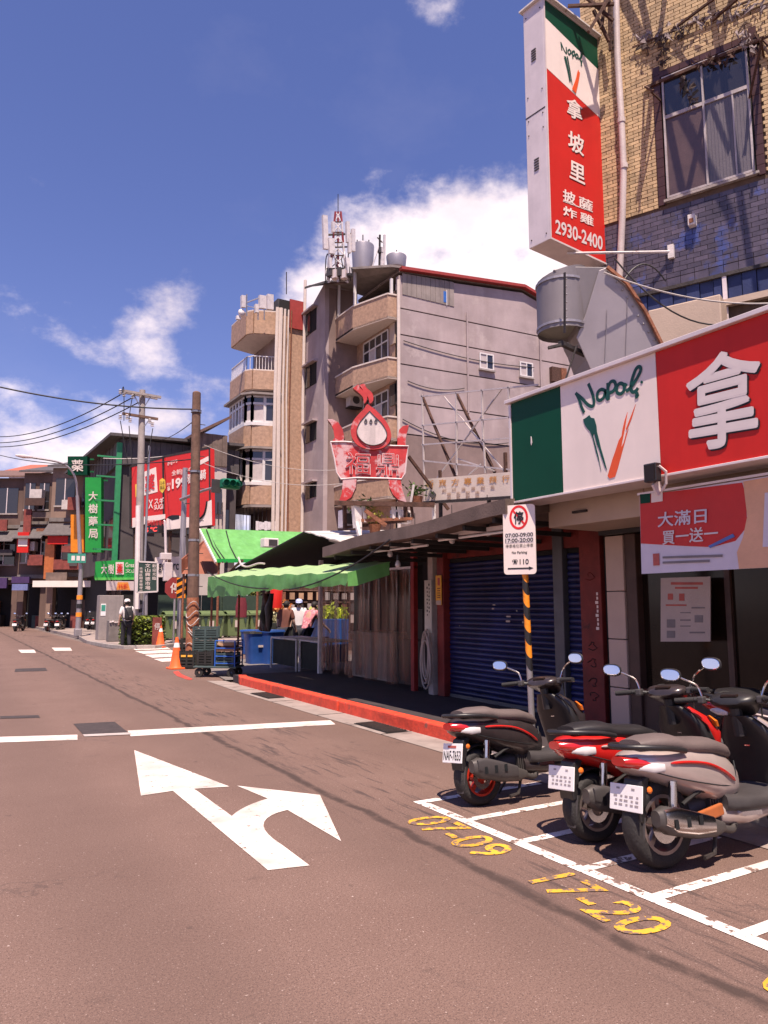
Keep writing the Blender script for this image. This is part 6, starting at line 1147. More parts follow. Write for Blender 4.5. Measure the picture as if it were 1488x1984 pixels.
# cones, hedge, cabinet
def cone(p, label, h):
    g = thing('traffic_cone', label, 'traffic cone', p, rnd.uniform(0, 1), 'traffic cones'); MB().box((0, 0, .02), (h * .5, h * .5, .045)).build('base', 'orange_cone', g, bevel=.012); prof = [(.17, .045), (.15, .07), (.1, .38), (.085, .47)]; k = h / .76
    MB().lathe([(.175 * k, .04), (.15 * k, .08), (.105 * k, .36 * k)], n=20).build('lower_cone', 'orange_cone', g, smooth=40); MB().lathe([(.105 * k, .36 * k), (.107 * k, .362 * k), (.07 * k, .56 * k), (.068 * k, .56 * k)], n=20).build('reflective_band', 'orange_cone', g, smooth=40); MB().lathe([(.078 * k, .52 * k), (.056 * k, .63 * k)], n=20).build('reflective_sleeve', 'reflective', g, smooth=40); MB().lathe([(.067 * k, .56 * k), (.034 * k, .76 * k), (.02 * k, .765 * k), (0, .765 * k)], n=20).build('tip', 'orange_cone', g, smooth=40)
cone(PZ(341, 1296), 'orange traffic cone standing in the road beside the timber pole', .76); cone(PZ(310, 1254, .02), 'orange traffic cone on the corner kerb beside the hedge', .82)
M('hedge_leaf', (.075, .11, .02), .55, var=.3, sc=9, rand=.5); M('hedge_leaf_bright', (.2, .24, .03), .5, rand=.4)
def bush(name, label, c, d, n, mats=('hedge_leaf', 'hedge_leaf_bright'), cat='hedge'):
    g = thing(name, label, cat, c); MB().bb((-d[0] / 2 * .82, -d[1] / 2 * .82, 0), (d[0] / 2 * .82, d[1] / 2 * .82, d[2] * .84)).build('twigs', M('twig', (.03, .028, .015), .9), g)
    for mi, mt_ in enumerate(mats):
        b = MB()
        for k in range(n // 2):
            p = [rnd.uniform(-.5, .5) for _ in range(3)]; ax = rnd.choice((0, 0, 1, 1, 2)); p[ax] = rnd.choice((-.5, .5)) * rnd.uniform(.88, 1.08)
            if ax == 2: p[2] = abs(p[2])
            c_ = V((p[0] * d[0], p[1] * d[1], (p[2] + .5) * d[2])); 
            if mi and p[2] < .1 and rnd.random() < .6: continue
            a = V((rnd.gauss(0, 1), rnd.gauss(0, 1), rnd.gauss(0, .6))).normalized(); s = a.cross(V((rnd.gauss(0, 1), rnd.gauss(0, 1), rnd.gauss(0, 1)))).normalized(); l = rnd.uniform(.04, .075)
            b.add([c_ - a * l, c_ + s * l * .5, c_ + a * l, c_ - s * l * .5], [(0, 1, 2, 3)])
        b.build('foliage', mt_, g)
    return g
hp_ = PZ(284, 1250, .1); bush('hedge', 'clipped green box hedge on the street corner', (hp_.x, hp_.y + .8, .1), (1.35, 1.2, 1.0), 5200)
bs = PY(455, 1200, 37); bush('leafy_bush', 'sunlit leafy bush behind the green waste bins', (bs.x, 37, 0), (2.2, 1.5, 2.4), 5200, cat='bush')
cb = thing('electric_cabinet', 'grey street cabinet with a green notice at the corner', 'cabinet', PZ(212, 1240, .1)); M('cabinet_grey', (.28, .235, .22), .6, var=.12, streak=.25); MB().bb((-.45, 0, 0), (.5, .7, 1.85)).build('casing', 'cabinet_grey', cb, bevel=.02); MB().bb((-.4, -.012, 1.0), (-.2, -.002, 1.5)).build('notice', 'plate_white', cb); MB().bb((-.38, -.02, 1.2), (-.22, -.013, 1.45)).build('notice_print', 'teal', cb)
cb = thing('planter_wall', 'low dark stone planter wall behind the walking person', 'wall', PZ(235, 1243, .1)); MB().bb((-.5, 0, 0), (.7, .5, .85)).build('masonry', 'concrete_dark', cb, bevel=.03)
for k in range(7): MB().box((-.45 + k * .1, -.02, .78 + .02 * math.sin(k * 2)), (.07, .08, .05), k).build('pebble', 'white_paint', cb)
pb_ = thing('bollard_post', 'small dark red notice board leaning by the corner cone', 'notice', PZ(303, 1250, .1)); MB().bb((-.16, 0, 0), (.16, .04, 1.0)).build('board', M('dull_red', (.2, .045, .035), .7, var=.3), pb_); text('停', (-.1, -.003, .55), XD, ZD, .2, .25, 'letter_grey', pb_, 0)
# green waste bins
M('bin_green', (.13, .175, .07), .5, var=.12, bump=.04, streak=.2); M('bin_lid', (.1, .14, .055), .5, var=.12); M('bin_dark', (.03, .05, .035), .5)
def bin_(x, y, rz, label):
    g = thing('waste_bin', label, 'waste bin', (x, y, .02), rz, 'green waste bins'); w, d, h = 1.02, .85, 1.05
    b = MB(); b.add([(-w / 2 * .88, -d / 2 * .8, .14), (w / 2 * .88, -d / 2 * .8, .14), (w / 2 * .88, d / 2 * .8, .14), (-w / 2 * .88, d / 2 * .8, .14), (-w / 2, -d / 2, h), (w / 2, -d / 2, h), (w / 2, d / 2, h), (-w / 2, d / 2, h)], [(0, 3, 2, 1), (4, 5, 6, 7), (0, 1, 5, 4), (1, 2, 6, 5), (2, 3, 7, 6), (3, 0, 4, 7)]); b.build('tub', 'bin_green', g, bevel=.04)
    MB().bb((-w / 2 - .05, -d / 2 - .05, h), (w / 2 + .05, d / 2 + .05, h + .07)).build('rim', 'bin_lid', g, bevel=.02)
    secs = [((0, -d / 2 - .02, h + .08), w / 2, .02, XV, ZV), ((0, -d * .2, h + .19), w / 2, .03, XV, ZV), ((0, d * .2, h + .2), w / 2, .03, XV, ZV), ((0, d / 2, h + .1), w / 2, .02, XV, ZV)]; MB().loft(secs, 16, 0, 5).build('lid', 'bin_lid', g, smooth=40)
    for s in (-.32, .32): MB().slab([(s - .1, -d / 2 - .002, h), (s + .1, -d / 2 - .002, h), (s + .02, -d / 2 * .9 - .06, h - .35), (s - .02, -d / 2 * .9 - .06, h - .35)], (0, .05, 0)).build('rib', 'bin_dark', g)
    MB().bb((-.16, -d / 2 - .012, .55), (.04, -d / 2 - .002 + .06, .85)).build('label', 'paper', g)
    for sx in (-1, 1):
        for sy in (-1, 1): MB().lathe([(0, -.03), (.08, -.03), (.08, .03), (0, .03)], (sx * w * .36, sy * d * .28, .08), ax='y', n=12).build('wheel', 'black_rubber', g)
for i, (u, lab) in enumerate([(338, 'green wheeled waste bin nearest the hedge'), (407, 'green wheeled waste bin just right of the timber pole'), (455, 'green wheeled waste bin behind the blue tubs'), (499, 'green wheeled waste bin farthest from the hedge')]): p = PY(u, 1236, 31.6 + .4 * i); bin_(p.x, p.y, rnd.uniform(-.05, .05), lab)
gw = thing('green_hoarding', 'dark green panel hoarding behind the waste bins', 'hoarding', (8.3, 34.2, 0))
for k in range(6): MB().bb((k * 1.0, 0, 0), (k * 1.0 + .97, .06, 2.0)).build('panel', 'bin_dark' if k % 2 else M('hoarding_green', (.03, .05, .032), .6, var=.2), gw)

# ================================================================== market goods
M('crate_teal', (.05, .075, .075), .6, var=.2); M('trolley_blue', (.02, .09, .38), .45, var=.15); M('tub_blue', (.02, .07, .26), .45, var=.15, bump=.03); M('crate_black', (.02, .018, .016), .6); M('carton', (.42, .25, .15), .8); M('table_cloth_dark', (.02, .022, .018), .8, var=.3)
def crate(name, loc, d, mat, label, rz=0, group='crates at the market corner', mat2=None):
    g = thing(name, label, 'crate', loc, rz, group); x, y, z = d
    MB().bb((-x / 2, -y / 2, 0), (x / 2, y / 2, .02)).build('bottom', mat, g); n = 5
    for k in range(n):
        z0 = .02 + (z - .02) * k / n; h = (z - .02) / n * .6
        MB().bb((-x / 2, -y / 2, z0 + .01), (x / 2, -y / 2 + .015, z0 + .01 + h)).build('slat', mat2 if mat2 and k == n - 2 else mat, g); MB().bb((-x / 2, y / 2 - .015, z0 + .01), (x / 2, y / 2, z0 + .01 + h)).build('slat', mat, g); MB().bb((-x / 2, -y / 2 + .016, z0 + .01), (-x / 2 + .015, y / 2 - .016, z0 + .01 + h)).build('slat', mat, g)
    for sx in (-1, 0, 1):
        for sy in (-1, 1): MB().box((sx * (x / 2 - .018), sy * (y / 2 - .018), z / 2 + .01), (.045, .045, z - .02)).build('corner_post', mat, g)
    MB().bb((-x / 2 + .05, -y / 2 + .05, .03), (x / 2 - .05, y / 2 - .05, z * .7)).build('contents', 'dark_interior', g)
    return g
cz0 = PZ(408, 1290, .02)
crate('plastic_crate', (cz0.x, cz0.y + .5, .02), (.62, .45, .34), 'crate_teal', 'lower dark crate of the stack beside the timber pole', -.4); crate('plastic_crate', (cz0.x, cz0.y + .5, .37), (.62, .45, .32), 'crate_teal', 'middle dark crate of the stack beside the timber pole', -.35); crate('plastic_crate', (cz0.x + .02, cz0.y + .5, .70), (.64, .46, .30), 'crate_teal', 'topmost dark crate of the stack beside the timber pole', -.42)
p = PZ(371, 1297, .0); crate('round_basket', (p.x, p.y + .3, .02), (.36, .36, .42), 'crate_black', 'black plastic basket with a yellow band in front of the timber pole', -.5, mat2='notice_yellow'); p = PZ(372, 1285); crate('round_basket', (p.x - .15, p.y + .5, .02), (.36, .36, .62), 'crate_black', 'taller black basket standing against the timber pole', -.2)
# trolley
tr = thing('hand_trolley', 'blue flatbed hand trolley loaded with crates and cartons', 'trolley', PZ(422, 1313) + V((.1, .25, 0)), R(-38))
MB().bb((-.48, -.28, .2), (.48, .28, .24)).build('deck', 'crate_teal', tr, bevel=.01)
for x in (-.36, .36):
    for y in (-.22, .22): w = MB().lathe([(.03, -.03), (.09, -.03), (.1, -.015), (.1, .015), (.09, .03), (.03, .03)], (x, y, .1), ax='y', n=18).build('wheel', 'black_rubber', tr, smooth=40); MB().box((x, y, .19), (.06, .05, .04)).build('castor', 'iron', tr)
for x0 in (.44, .0):
    for y in (-.26, .26): MB().tube([(x0, y, .24), (x0, y, .78)], .016, 8).build('rail', 'trolley_blue', tr)
for z in (.3, .45, .62, .78):
    MB().tube([(.44, -.26, z), (.44, .26, z)], .014, 8).build('rail', 'trolley_blue', tr); MB().tube([(0, -.26, z), (.44, -.26, z)], .014, 8).build('rail', 'trolley_blue', tr)
T0_ = tr.location; rot = Matrix.Rotation(R(-38), 3, 'Z'); at = lambda x, y, z: V(T0_) + rot @ V((x, y, z))
crate('plastic_crate', at(.2, 0, .245), (.4, .46, .28), 'crate_teal', 'dark crate standing inside the blue trolley rails', R(-38)); crate('plastic_crate', at(-.24, .02, .245), (.36, .46, .3), 'crate_black', 'black crate on the open end of the trolley', R(-38)); 
for k in range(3): tag(MB().box((0, 0, 0), (.42 - .03 * k, .4, .055)).build('flat_carton', 'carton' if k != 1 else 'rust_dark', loc=at(.2 - .02 * k, .02, .58 + .06 * k)), ['lowest flat brown carton piled on the trolley', 'reddish middle carton piled on the trolley', 'topmost flat brown carton piled on the trolley'][k], 'carton', 'cartons on the trolley').rotation_euler = (0, 0, R(-38) + .1 * k)
# blue tubs
for k, (u, v, w, h, lab) in enumerate([(486, 1280, .62, .78, 'bright blue lidded tub nearest the trolley'), (512, 1280, .6, .82, 'dark blue tub beside the market table'), (477, 1262, .6, .7, 'blue tub standing behind the other two')]):
    p = PZ(u, v, .12); g = thing('blue_tub', lab, 'tub', (p.x + .3, p.y + .35, .02), R(20 * k), 'blue tubs at the market'); b = MB(); b.loft([((0, 0, 0), w * .42, w * .38, XV, YV), ((0, 0, h * .9), w * .5, w * .46, XV, YV), ((0, 0, h), w * .53, w * .49, XV, YV)], 20, 0, 5); b.build('tub', 'tub_blue', g, smooth=40); MB().loft([((0, 0, h), w * .55, w * .51, XV, YV), ((0, 0, h + .05), w * .53, w * .49, XV, YV)], 20, 0, 5).build('lid', 'tub_blue' if k else 'crate_black', g); MB().bb((-.08, -w * .5, h * .55), (.08, -w * .46, h * .62)).build('handle', 'paper', g)
for k, (y0, y1, lab) in enumerate([(15.75, 17.3, 'market table with a pale edge and dark skirt nearer the blue tubs'), (14.5, 15.6, 'shorter market table next to the plastic curtain')]):
    g = thing('market_table', lab, 'table', (7.3, (y0 + y1) / 2, .02), group='market tables'); l = (y1 - y0) / 2; MB().bb((-.35, -l, .72), (.5, l, .76)).build('table_top', 'rusty_white', g, bevel=.01); MB().bb((-.3, -l + .06, .12), (-.27, l - .06, .7)).build('skirt', 'table_cloth_dark', g)
    for x in (-.33, .46):
        for y in (-l + .02, l - .02): MB().bar((x, y, 0), (x, y, .72), .035, .035).build('leg', 'rusty_white', g)
M('veg_green', (.42, .5, .03), .5, rand=.4); M('veg_pale', (.6, .55, .3), .6, rand=.3); M('veg_orange', (.6, .22, .06), .6, rand=.3)
def heap(loc, d, mat, label, n=420, tubm='tub_blue', th=1.0):
    g = thing('vegetable_crate', label, 'vegetables', loc, group='heaps of vegetables'); MB().bb((-d[0] / 2, -d[1] / 2, 0), (d[0] / 2, d[1] / 2, th)).build('box', tubm, g, bevel=.02); b = MB()
    for k in range(n):
        c = V((rnd.uniform(-.5, .5) * d[0], rnd.uniform(-.5, .5) * d[1], th + abs(rnd.gauss(0, d[2] * .6)))); a = V((rnd.gauss(0, 1), rnd.gauss(0, 1), rnd.gauss(.3, 1))).normalized(); s = a.cross(V((1, .3, .2))).normalized(); l = rnd.uniform(.04, .11); b.add([c - a * l, c + s * l * .5, c + a * l, c - s * l * .5], [(0, 1, 2, 3)])
    b.build('leaves', mat, g)
heap((9.15, 18.6, .02), (.9, .8, .25), 'veg_green', 'bright yellow green leaf vegetables piled on a blue box', th=1.15); heap((8.9, 21.4, .02), (1.0, .8, .2), 'veg_pale', 'pale vegetables heaped behind the market customers', tubm='table_cloth_dark', th=1.0); heap((9.3, 22.6, .02), (.8, .8, .2), 'veg_orange', 'orange vegetables heaped at the back of the market', tubm='table_cloth_dark', th=1.3)
sh = thing('stall_rack', 'dark market rack hung with small packets behind the vegetables', 'rack', (10.6, 22.5, 0)); MB().bb((-1.6, .3, 0), (2.0, .4, 2.6)).build('backboard', 'rust_dark', sh)
for r_ in range(3):
    MB().bb((-1.6, .1, 1.25 + r_ * .38), (2.0, .3, 1.28 + r_ * .38)).build('shelf', 'timber', sh)
    for k in range(11): MB().box((-1.45 + k * .32, .05, 1.08 + r_ * .38), (.16, .06, .24 + .04 * math.sin(k * 5 + r_)), rnd.uniform(-.3, .3)).build('packet', rnd.choice(['dirty_cream', 'paper', 'rust', 'dark_grey', 'carton']), sh)
tag(MB().lathe([(0, 0), (.16, 0), (.17, .6), (.15, .64), (0, .64)], n=18).build('red_canister', 'sign_red', loc=PD(535, 1178, 20), smooth=40), 'red canister standing behind the market customers', 'canister')
hb = thing('hanging_bags', 'dark bags and aprons hanging from the awning edge', 'bags', PX(515, 1150, 6.6))
for k in range(6): MB().loft([((rnd.uniform(-.1, .1), -.25 + k * .09, 0), .05, .05, XV, YV), ((rnd.uniform(-.08, .08), -.25 + k * .09, -.35 - .1 * (k % 3)), .09, .1, XV, YV), ((0, -.25 + k * .09, -.75 - .12 * (k % 2)), .07, .08, XV, YV), ((0, -.25 + k * .09, -.9), .02, .02, XV, YV)], 10).build('bag', ['dark_grey', 'rust_dark', 'table_cloth_dark', 'crate_black'][k % 4], hb, smooth=50)
tag(MB().loft([((0, 0, 0), .12, .08, XV, YV), ((0, 0, -.25), .17, .1, XV, YV), ((0, 0, -.55), .16, .1, XV, YV)], 12).build('hanging_apron', M('apron_red', (.16, .02, .03), .8), loc=PX(468, 1158, 7.2), smooth=50), 'dark red apron hanging under the green awning', 'apron')

# ================================================================== people
M('skin', (.42, .25, .18), .6, var=.06); M('tee_white', (.68, .62, .6), .85, var=.05, bump=.15, bsc=25); M('trousers_dark', (.025, .024, .03), .85, var=.2); M('pack_black', (.018, .016, .018), .7, bump=.1); M('cap_white', (.66, .6, .6), .8); M('floral_pink', (.5, .17, .2), .85, var=.5, sc=16, patch=((.6, .45, .45), 18, .55)); M('shirt_brown', (.14, .05, .035), .85); M('cap_blue', (.42, .46, .7), .7); M('hair_dark', (.02, .015, .014), .7); M('shoe', (.3, .28, .28), .7)
def skin(name, vs, es, mat, parent, sub=2):
    me = bpy.data.meshes.new(name); keys = list(vs); me.from_pydata([vs[k][:3] for k in keys], [(keys.index(a), keys.index(b)) for a, b in es], []); me.materials.append(MT[mat]); o = place(me, name, parent)
    m = o.modifiers.new('skin', 'SKIN'); m.use_smooth_shade = True
    for i, k in enumerate(keys):
        r_ = vs[k][3]; me.skin_vertices[0].data[i].radius = r_ if isinstance(r_, tuple) else (r_, r_); me.skin_vertices[0].data[i].use_root = (i == 0)
    s = o.modifiers.new('sub', 'SUBSURF'); s.levels = s.render_levels = sub
    return o
def person(loc, rz, label, shirt, trousers, cap, h=1.7, stride=.16, bend=0.0, pack=False, armf=.05):
    g = thing('person', label, 'person', loc, rz); k = h / 1.7; g.scale = (k, k, k)
    B = lambda z, x=0: x + bend * max(0, z - .95) ** 1.0     # forward lean (local +y is forward)
    sh_y = B(1.42)
    J = {'pel': (0, 0, .95, (.15, .11)), 'wai': (0, B(1.1), 1.1, (.135, .10)), 'chs': (0, B(1.3), 1.3, (.16, .115)), 'nkb': (0, B(1.45), 1.44, .075), 'nck': (0, B(1.5) + .01, 1.51, .052), 'hed': (0, B(1.58) + .02, 1.58, (.075, .09)), 'hdt': (0, B(1.66) + .015, 1.66, (.072, .085)),
         'shL': (-.18, sh_y, 1.41, .065), 'elL': (-.24, sh_y - .03 + armf * .3, 1.13, .045), 'wrL': (-.25, sh_y + armf, .89, .032), 'haL': (-.25, sh_y + armf + .03, .8, .035), 'shR': (.18, sh_y, 1.41, .065), 'elR': (.24, sh_y - .03 + armf, 1.13, .045), 'wrR': (.25, sh_y + armf * 3, .9, .032), 'haR': (.25, sh_y + armf * 3 + .03, .82, .035),
         'hpL': (-.09, 0, .9, .085), 'knL': (-.095, stride * .5, .5, .062), 'anL': (-.095, stride * .7, .1, .042), 'toL': (-.1, stride * .7 + .13, .035, .035), 'hpR': (.09, 0, .9, .085), 'knR': (.095, -stride * .25, .5, .062), 'anR': (.095, -stride, .1, .042), 'toR': (.1, -stride + .13, .035, .035)}
    skin('body', J, [('pel', 'wai'), ('wai', 'chs'), ('chs', 'nkb'), ('nkb', 'nck'), ('nck', 'hed'), ('hed', 'hdt'), ('chs', 'shL'), ('shL', 'elL'), ('elL', 'wrL'), ('wrL', 'haL'), ('chs', 'shR'), ('shR', 'elR'), ('elR', 'wrR'), ('wrR', 'haR'), ('pel', 'hpL'), ('hpL', 'knL'), ('knL', 'anL'), ('anL', 'toL'), ('pel', 'hpR'), ('hpR', 'knR'), ('knR', 'anR'), ('anR', 'toR')], 'skin', g)
    def grow(keys, d): return {q: (*J[q][:3], (J[q][3][0] + d, J[q][3][1] + d) if isinstance(J[q][3], tuple) else J[q][3] + d) for q in keys}
    T = grow(['wai', 'chs', 'nkb', 'shL', 'shR'], .022); T['hem'] = (0, .0, .9, (.175, .135)); mid = lambda a, b, t, r_: tuple(J[a][i] * (1 - t) + J[b][i] * t for i in range(3)) + (r_,)
    T['slL'] = mid('shL', 'elL', .85, .068); T['slR'] = mid('shR', 'elR', .85, .068)
    skin('shirt', {q: T[q] for q in ('wai', 'hem', 'chs', 'nkb', 'shL', 'slL', 'shR', 'slR')}, [('wai', 'hem'), ('wai', 'chs'), ('chs', 'nkb'), ('chs', 'shL'), ('shL', 'slL'), ('chs', 'shR'), ('shR', 'slR')], shirt, g)
    T = grow(['pel', 'hpL', 'knL', 'anL', 'hpR', 'knR', 'anR'], .02); skin('trousers', T, [('pel', 'hpL'), ('hpL', 'knL'), ('knL', 'anL'), ('pel', 'hpR'), ('hpR', 'knR'), ('knR', 'anR')], trousers, g)
    for s in 'LR': a, b = J['an' + s], J['to' + s]; MB().loft([((a[0], a[1] - .06, .045), .035, .04, XV, ZV), ((a[0], a[1], .05), .045, .05, XV, ZV), ((b[0], b[1], .035), .048, .035, XV, ZV), ((b[0], b[1] + .06, .025), .03, .022, XV, ZV)], 12).build('shoe', 'shoe', g, smooth=50)
    hc = V(J['hed'][:3]); MB().ball((hc.x, hc.y - .012, hc.z + .045), (.092, .108, .105), 14).build('hair', 'hair_dark', g, smooth=60)
    for s in (-1, 1): MB().ball((s * .088, hc.y, hc.z + .01), (.012, .022, .032), 8).build('ear', 'skin', g, smooth=60)
    MB().ball((0, hc.y + .105, hc.z + .005), (.014, .02, .022), 8).build('nose', 'skin', g, smooth=60)
    if cap: MB().lathe([(.104, 0), (.106, .03), (.095, .075), (.06, .108), (0, .118)], (hc.x, hc.y - .005, hc.z + .055), n=18).build('cap', cap, g, smooth=60); MB().loft([((0, hc.y + .07, hc.z + .06), .08, .006, XV, ZV), ((0, hc.y + .14, hc.z + .055), .075, .006, XV, ZV), ((0, hc.y + .18, hc.z + .045), .04, .005, XV, ZV)], 12).build('cap_peak', cap, g, smooth=50)
    if pack:
        MB().loft([((0, -.2, 1.0), .12, .06, XV, YV), ((0, -.21, 1.08), .15, .085, XV, YV), ((0, -.2, 1.28), .145, .085, XV, YV), ((0, -.17, 1.4), .11, .06, XV, YV), ((0, -.15, 1.45), .05, .03, XV, YV)], 16, 0, 3).build('backpack', 'pack_black', g, smooth=50); MB().loft([((0, -.3, 1.06), .1, .02, XV, YV), ((0, -.305, 1.15), .11, .03, XV, YV), ((0, -.29, 1.24), .09, .02, XV, YV)], 12).build('backpack_pocket', 'pack_black', g, smooth=50); MB().bb((-.03, -.338, 1.13), (.03, -.333, 1.15)).build('backpack_label', 'paper', g)
        for s in (-1, 1): MB().tube(spline([(s * .11, -.15, 1.4), (s * .115, -.05, 1.49), (s * .12, .08, 1.44), (s * .13, .14, 1.3), (s * .15, .02, 1.12), (s * .13, -.13, 1.06)], 4), .02, 6).build('backpack_strap', 'pack_black', g, smooth=50)
    return g
person(PZ(243, 1257), R(8), 'person in a white shirt and cap walking away with a black backpack', 'tee_white', 'trousers_dark', 'cap_white', 1.72, .1, pack=True)
person((8.0, 18.9, .02), R(-50), 'person in a dark brown top facing into the vegetable stall', 'shirt_brown', 'trousers_dark', None, 1.62, .02, .12)
person((8.25, 18.1, .02), R(-70), 'person in a pink floral top bending over the market table', 'floral_pink', 'trousers_dark', None, 1.6, .04, .55, armf=.15)
person((8.95, 20.1, .02), R(150), 'person in a blue cap and white shirt behind the vegetables', 'tee_white', 'trousers_dark', 'cap_blue', 1.66, .02)
# ================================================================== corner building with pharmacy signs
M('dark_render', (.075, .06, .062), .8, var=.25, sc=.8, streak=.3); M('corr_dark', (.1, .085, .085), .7, .2, var=.2, streak=.3); M('old_wood', (.17, .12, .1), .85, var=.3, sc=3, streak=.4); M('pale_render', (.5, .43, .4), .8, var=.12, sc=.7, streak=.35)
c0 = V((7.2, 38.2, 0)); cbd = thing('corner_building', 'dark three storey corner building carrying the red billboards', 'building', c0)
def cb_(a, b, mat, name, par=None): q = MB().bb(a, b); q.v = [tuple(V(p) - c0) for p in q.v]; return q.build(name, mat, par or cbd)
zt1 = ZAT(7.2, 38.2, 900); ztop = ZAT(7.2, 38.2, 845)
cb_((7.2, 38.2, 3.2), (13.2, 50, zt1), 'dark_render', 'wall'); cb_((7.6, 38.6, 0), (13.2, 50, 3.2), 'dark_interior', 'shop_wall'); cb_((7.15, 38.15, 3.2), (13.2, 38.19, 3.5), 'concrete_dark', 'lintel')
for k in range(22):
    x0 = 7.1 + k * .28; q = MB().bb((x0, 38.0 - .03 * (k % 2), zt1), (x0 + .27, 38.3, zt1 + 1.3)); q.v = [tuple(V(p) - c0) for p in q.v]; q.build('cladding_sheet', 'corr_dark', cbd)
for k in range(22): y0 = 38.3 + k * .5; q = MB().bb((7.05 - .03 * (k % 2), y0, zt1), (7.2, y0 + .48, zt1 + 1.3)); q.v = [tuple(V(p) - c0) for p in q.v]; q.build('cladding_sheet', 'corr_dark', cbd)
b = MB(); b.slab([(6.5, 37.6, zt1 + 1.3), (13.4, 37.6, zt1 + 1.5), (13.4, 50, zt1 + 1.9), (6.0, 50, zt1 + 1.2)], (0, 0, .15)); b.v = [tuple(V(p) - c0) for p in b.v]; b.build('roof', 'corr_dark', cbd)
for k in range(4): cb_((8.0 + k * 1.3, 38.12, 5.2), (8.9 + k * 1.3, 38.19, 6.6), 'pane_dark', 'window')
for yy in (39.2, 41.5, 44): cb_((7.12, yy, 4.4), (7.19, yy + 1.2, 6.0), 'pane_dark', 'window')
for k in range(3): cb_((7.55, 38.7 + k * 1.4, .2), (7.6, 39.9 + k * 1.4, 2.9), 'pane_dark', 'shop_window')
cb_((6.9, 37.9, 3.25), (7.15, 38.1, 9.6), M('frame_green', (.03, .22, .09), .5), 'steel_post'); 
for z in (4.2, 5.4, 6.6, 7.8, 8.8): cb_((6.0, 37.95, z), (6.9, 38.02, z + .08), 'frame_green', 'steel_arm')
# small lean-to and pale house behind the canopy
hz_ = thing('pale_house', 'pale old house with a plank top storey behind the timber pole', 'house', (12.2, 37, 0)); ho = V((12.2, 37, 0))
def hb_(a, b, mat, name): q = MB().bb(a, b); q.v = [tuple(V(p) - ho) for p in q.v]; return q.build(name, mat, hz_)
zA, zB = ZAT(12.2, 37, 905), ZAT(12.2, 37, 845)
hb_((11.0, 37.0, 0), (12.25, 43, zA), 'pale_render', 'wall'); 
for k in range(6): hb_((10.6 + k * .27, 36.9 - .02 * (k % 2), zA), (10.86 + k * .27, 37.1, zB), 'old_wood', 'plank')
hb_((11.0, 37.1, zA), (12.2, 43, zB), 'dark_render', 'upper_wall'); b = MB(); b.slab([(10.3, 36.6, zB - .3), (12.3, 36.6, zB + .9), (12.3, 43, zB + 1.1), (10.3, 43, zB - .1)], (0, 0, .15)); b.v = [tuple(V(p) - ho) for p in b.v]; b.build('roof', M('tile_roof', (.14, .08, .065), .8, var=.3), hz_)
for z in (4.0, 6.2): hb_((11.2, 36.9, z), (12.0, 36.99, z + 1.3), 'pane_dark', 'window')
for k in range(5): hb_((11.2 + k * .2, 36.8, 5.6), (11.23 + k * .2, 36.83, 6.8), 'iron', 'grille_bar')
# red billboards
BA, BB_ = PD(255, 1000, 36), PD(412, 1000, 32.5); bd = V((BB_.x - BA.x, BB_.y - BA.y, 0)).normalized(); bn_ = V((bd.y, -bd.x, 0)); BR = V((BA.x, BA.y, 0))
def bp(u, v, d=0): return PP(u, v, BR + bn_ * d, bn_)
C1 = lambda x, y: (x * 420 / 1488, 720 + y * 420 / 1488)
def board(name, label, pts, mat):
    g = thing(name, label, 'billboard'); MB().slab([bp(*C1(*p)) for p in pts], -bn_ * .18).build('panel', mat, g)
    for a, b in zip(pts, pts[1:] + pts[:1]): MB().bar(bp(*C1(*a), -.1), bp(*C1(*b), -.1), .1, .22, up=bn_).build('edge', 'iron', g)
    return g
def bpoly(g, pts, mat, d, name='printed_field'): return MB().slab([bp(*C1(*p), d) for p in pts], -bn_ * .006).build(name, mat, g)
def btext(g, body, x0, x1, y0, y1, s, mat, bold=.03, d=.03): text(body, None, 0, 0, 0, 0, mat, g, bold, 'lettering', .002, q=[bp(*C1(x0, y1), d), bp(*C1(x1, y1 + s * (x1 - x0)), d), bp(*C1(x1, y0 + s * (x1 - x0)), d), bp(*C1(x0, y0), d)])
M('bill_red', (.6, .022, .018), .45, var=.06, bump=0); M('bill_yellow', (.75, .5, .06), .5, bump=0)
b1 = board('red_billboard', 'red pharmacy billboard with a white character tile behind the concrete pole', [(905, 655), (1130, 590), (1135, 1010), (905, 1075)], 'bill_red')
bpoly(b1, [(985, 690), (1070, 655), (1082, 825), (990, 850)], 'sign_white', .012, 'white_tile'); btext(b1, '薬', 995, 1062, 712, 828, -.25, 'ring_red', .04); bpoly(b1, [(1095, 745), (1115, 730), (1133, 745), (1136, 800), (1115, 835), (1095, 815)], 'bill_yellow', .012, 'yellow_badge'); bpoly(b1, [(928, 775), (948, 768), (952, 850), (930, 862)], 'bill_yellow', .012, 'yellow_badge')
btext(b1, '日本', 1098, 1130, 755, 780, -.2, 'ink', .0); btext(b1, '直送', 1098, 1130, 785, 810, -.2, 'ink', .0)
btext(b1, 'X', 1020, 1050, 880, 940, -.1, 'sign_white', .02); btext(b1, 'スギ', 1060, 1125, 868, 912, -.1, 'sign_white', .03); btext(b1, 'SUGI', 1058, 1120, 915, 948, -.1, 'sign_white', .02); bpoly(b1, [(908, 1005), (1134, 978), (1134, 1008), (908, 1072)], 'sign_white', .012); btext(b1, '限時開發售中', 1005, 1132, 1020, 1060, -.03, 'ring_red', .02)
b2 = board('red_billboard', 'large red scooter billboard with a price in white beside the timber pole', [(1134, 586), (1450, 525), (1455, 1055), (1140, 1090)], 'bill_red')
